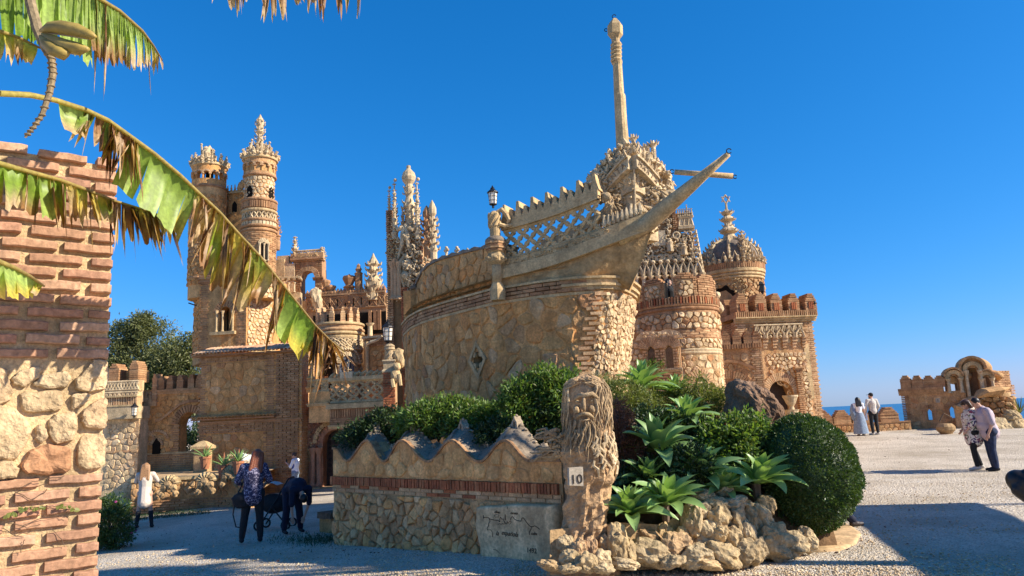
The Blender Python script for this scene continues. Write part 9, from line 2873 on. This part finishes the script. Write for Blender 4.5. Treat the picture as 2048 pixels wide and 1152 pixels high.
 st = [(.3 + .2 * i, .56 + .2 * i, (rr.uniform(-10, 8), 118 + 4 * i), (PGR, cmix(GRN, PGR, .6), PGR), .12) for i in range(8)]
 st += [(1.85 + .14 * i, 2.06 + .14 * i, (rr.uniform(-6, 6), 132 - 3 * i), (PGR, PGR, BRN), .15) for i in range(10)]
 st += [(3.2 + .16 * i, 3.42 + .16 * i, (rr.uniform(-4, 8), 102 - 6 * i), (PGR, PGR, TAN), .15) for i in range(10)]
 st += [(4.8, 5.2, (2, 54), (PGR, YEL, TAN), .3), (5.2, 5.6, (4, 40), (PGR, TAN, BRN), .4), (5.5, 5.95, (6, 24), DR2, .5), (2.4, 2.5, (-4, 150), BR, .8), (2.0, 2.1, (-2, 152), BR, .8), (4.4, 4.5, (6, 90), DR2, .8)]
 leaf(top, 2.5, 3.3, st, 'pale green leaf with fine parallel strips at the top of the picture')
 leaf([(-50, 40), (0, 62), (40, 76), (80, 96)], 2.5, 2.75, [(.6, 1.2, (4, 62), (YEL, PGR, TAN), .3), (1.2, 1.7, (2, 58), (PGR, YEL, TAN), .3), (1.7, 2.2, (0, 52), (YEL, TAN, BRN), .4), (2.2, 2.9, (-8, 36), (PGR, YEL, TAN), .2)], 'short yellowing leaf at the left edge')
 leaf([(-60, -60), (0, -40), (60, -26), (100, -20)], 3.0, 3.2, [(.5 + i * .25, .8 + i * .25, (rr.uniform(-10, 6), 110), (PGR, GRN, GRN), .1) for i in range(9)], 'green leaf piece in the top left corner behind the fruit stalk')
 lt = [(300, -90), (420, -66), (520, -50), (620, -44), (700, -46), (760, -52)]
 st = []
 for s, l, c in ((.6, 60, BR), (1.0, 66, BR), (1.25, 74, BR), (1.5, 70, BR), (1.95, 76, BR), (2.1, 78, BR), (2.35, 82, BR), (2.6, 64, BR), (2.75, 62, BR), (2.95, 70, BR), (3.15, 76, (GRN, BRN, BRN)), (3.35, 76, BR), (3.6, 80, (GRN, BRN, BRN)), (3.85, 78, (GRN, GRN, BRN)), (1.7, 66, BR), (4.3, 66, BR), (.8, 52, BR), (2.2, 76, BR), (3.0, 66, BR)):
  st.append((s, s + rr.uniform(.12, .24), (rr.uniform(-12, 12), l + rr.uniform(-8, 8)), c, .5))
 leaf(lt, 3.2, 3.6, st, 'dry brown leaf fringe hanging into the top edge of the picture')
 # fruit stalk with bract scars, three fruits
 P = [(30, -80), (55, -20), (66, 25), (76, 62), (90, 96), (103, 118), (106, 146), (99, 186), (84, 230), (66, 256), (50, 275)]
 Y = 2.38; k = Y / FPX
 pts = [at(x, y, Y) for x, y in P]
 m = MB(); m.tube([crown] + pts, [.02, .02, .018, .018, .018, .015, .012, .012, .0105, .008, .006, .004], 8)
 for i in range(4, 10):
  for q in range(3):
   p = pts[i].lerp(pts[i + 1], q / 3); m.ico(p, (.0165 - .0012 * (i - 4),) * 2 + (.0045,), 1, .3, seed=i + q)
 m.build('fruit_stalk', M['stalk'], root)
 for a in ([(80, 62), (98, 56), (124, 56), (158, 62), (180, 70), (190, 73)], [(84, 68), (104, 80), (130, 92), (158, 98), (176, 98)], [(80, 72), (92, 86), (108, 100), (126, 108), (136, 107)]):
  m = MB(); n = len(a); r = [.005] + [.020, .0255, .0245, .017, .006][:n - 1]
  if n == 5: r = [.005, .02, .0245, .022, .008]
  m.tube([at(x, y, Y - .04 - .02 * i * .5) for i, (x, y) in enumerate(a)], r, 6)
  m.tube([at(a[-1][0] - 2, a[-1][1], Y - .07), at(a[-1][0] + 3, a[-1][1] + 1, Y - .07)], .004, 5); m.build('banana_fruit', M['fruit'], root, smooth=True)
M['banana_stem'] = plain('banana_stem', (.16, .15, .06), .7, nse=.3)
M['stalk'] = plain('stalk', (.23, .17, .09), .8, nse=.35, scale=60, bump=.4)
M['fruit'] = plain('banana_skin', (.34, .24, .055), .5, nse=.3, scale=25)
banana()
# ------------------------------------------------------------------ fuse the figures
def bake():
 dg = bpy.context.evaluated_depsgraph_get()
 res = [(o, bpy.data.meshes.new_from_object(o.evaluated_get(dg))) for o in BAKE]
 for o, me in res:
  o.modifiers.clear(); o.data = me
  me.polygons.foreach_set('use_smooth', [True] * len(me.polygons))
bake()
# ------------------------------------------------------------------ turn the lettering into meshes
def letters_to_mesh():
 dg = bpy.context.evaluated_depsgraph_get()
 for o in [o for o in S.objects if o.type == 'FONT']:
  me = bpy.data.meshes.new_from_object(o.evaluated_get(dg))
  n = o.name; m = o.matrix_local.copy(); p = o.parent
  o.name = 'old'
  q = bpy.data.objects.new(n, me); COL.objects.link(q); q.parent = p; q.matrix_local = m
  bpy.data.objects.remove(o)
letters_to_mesh()
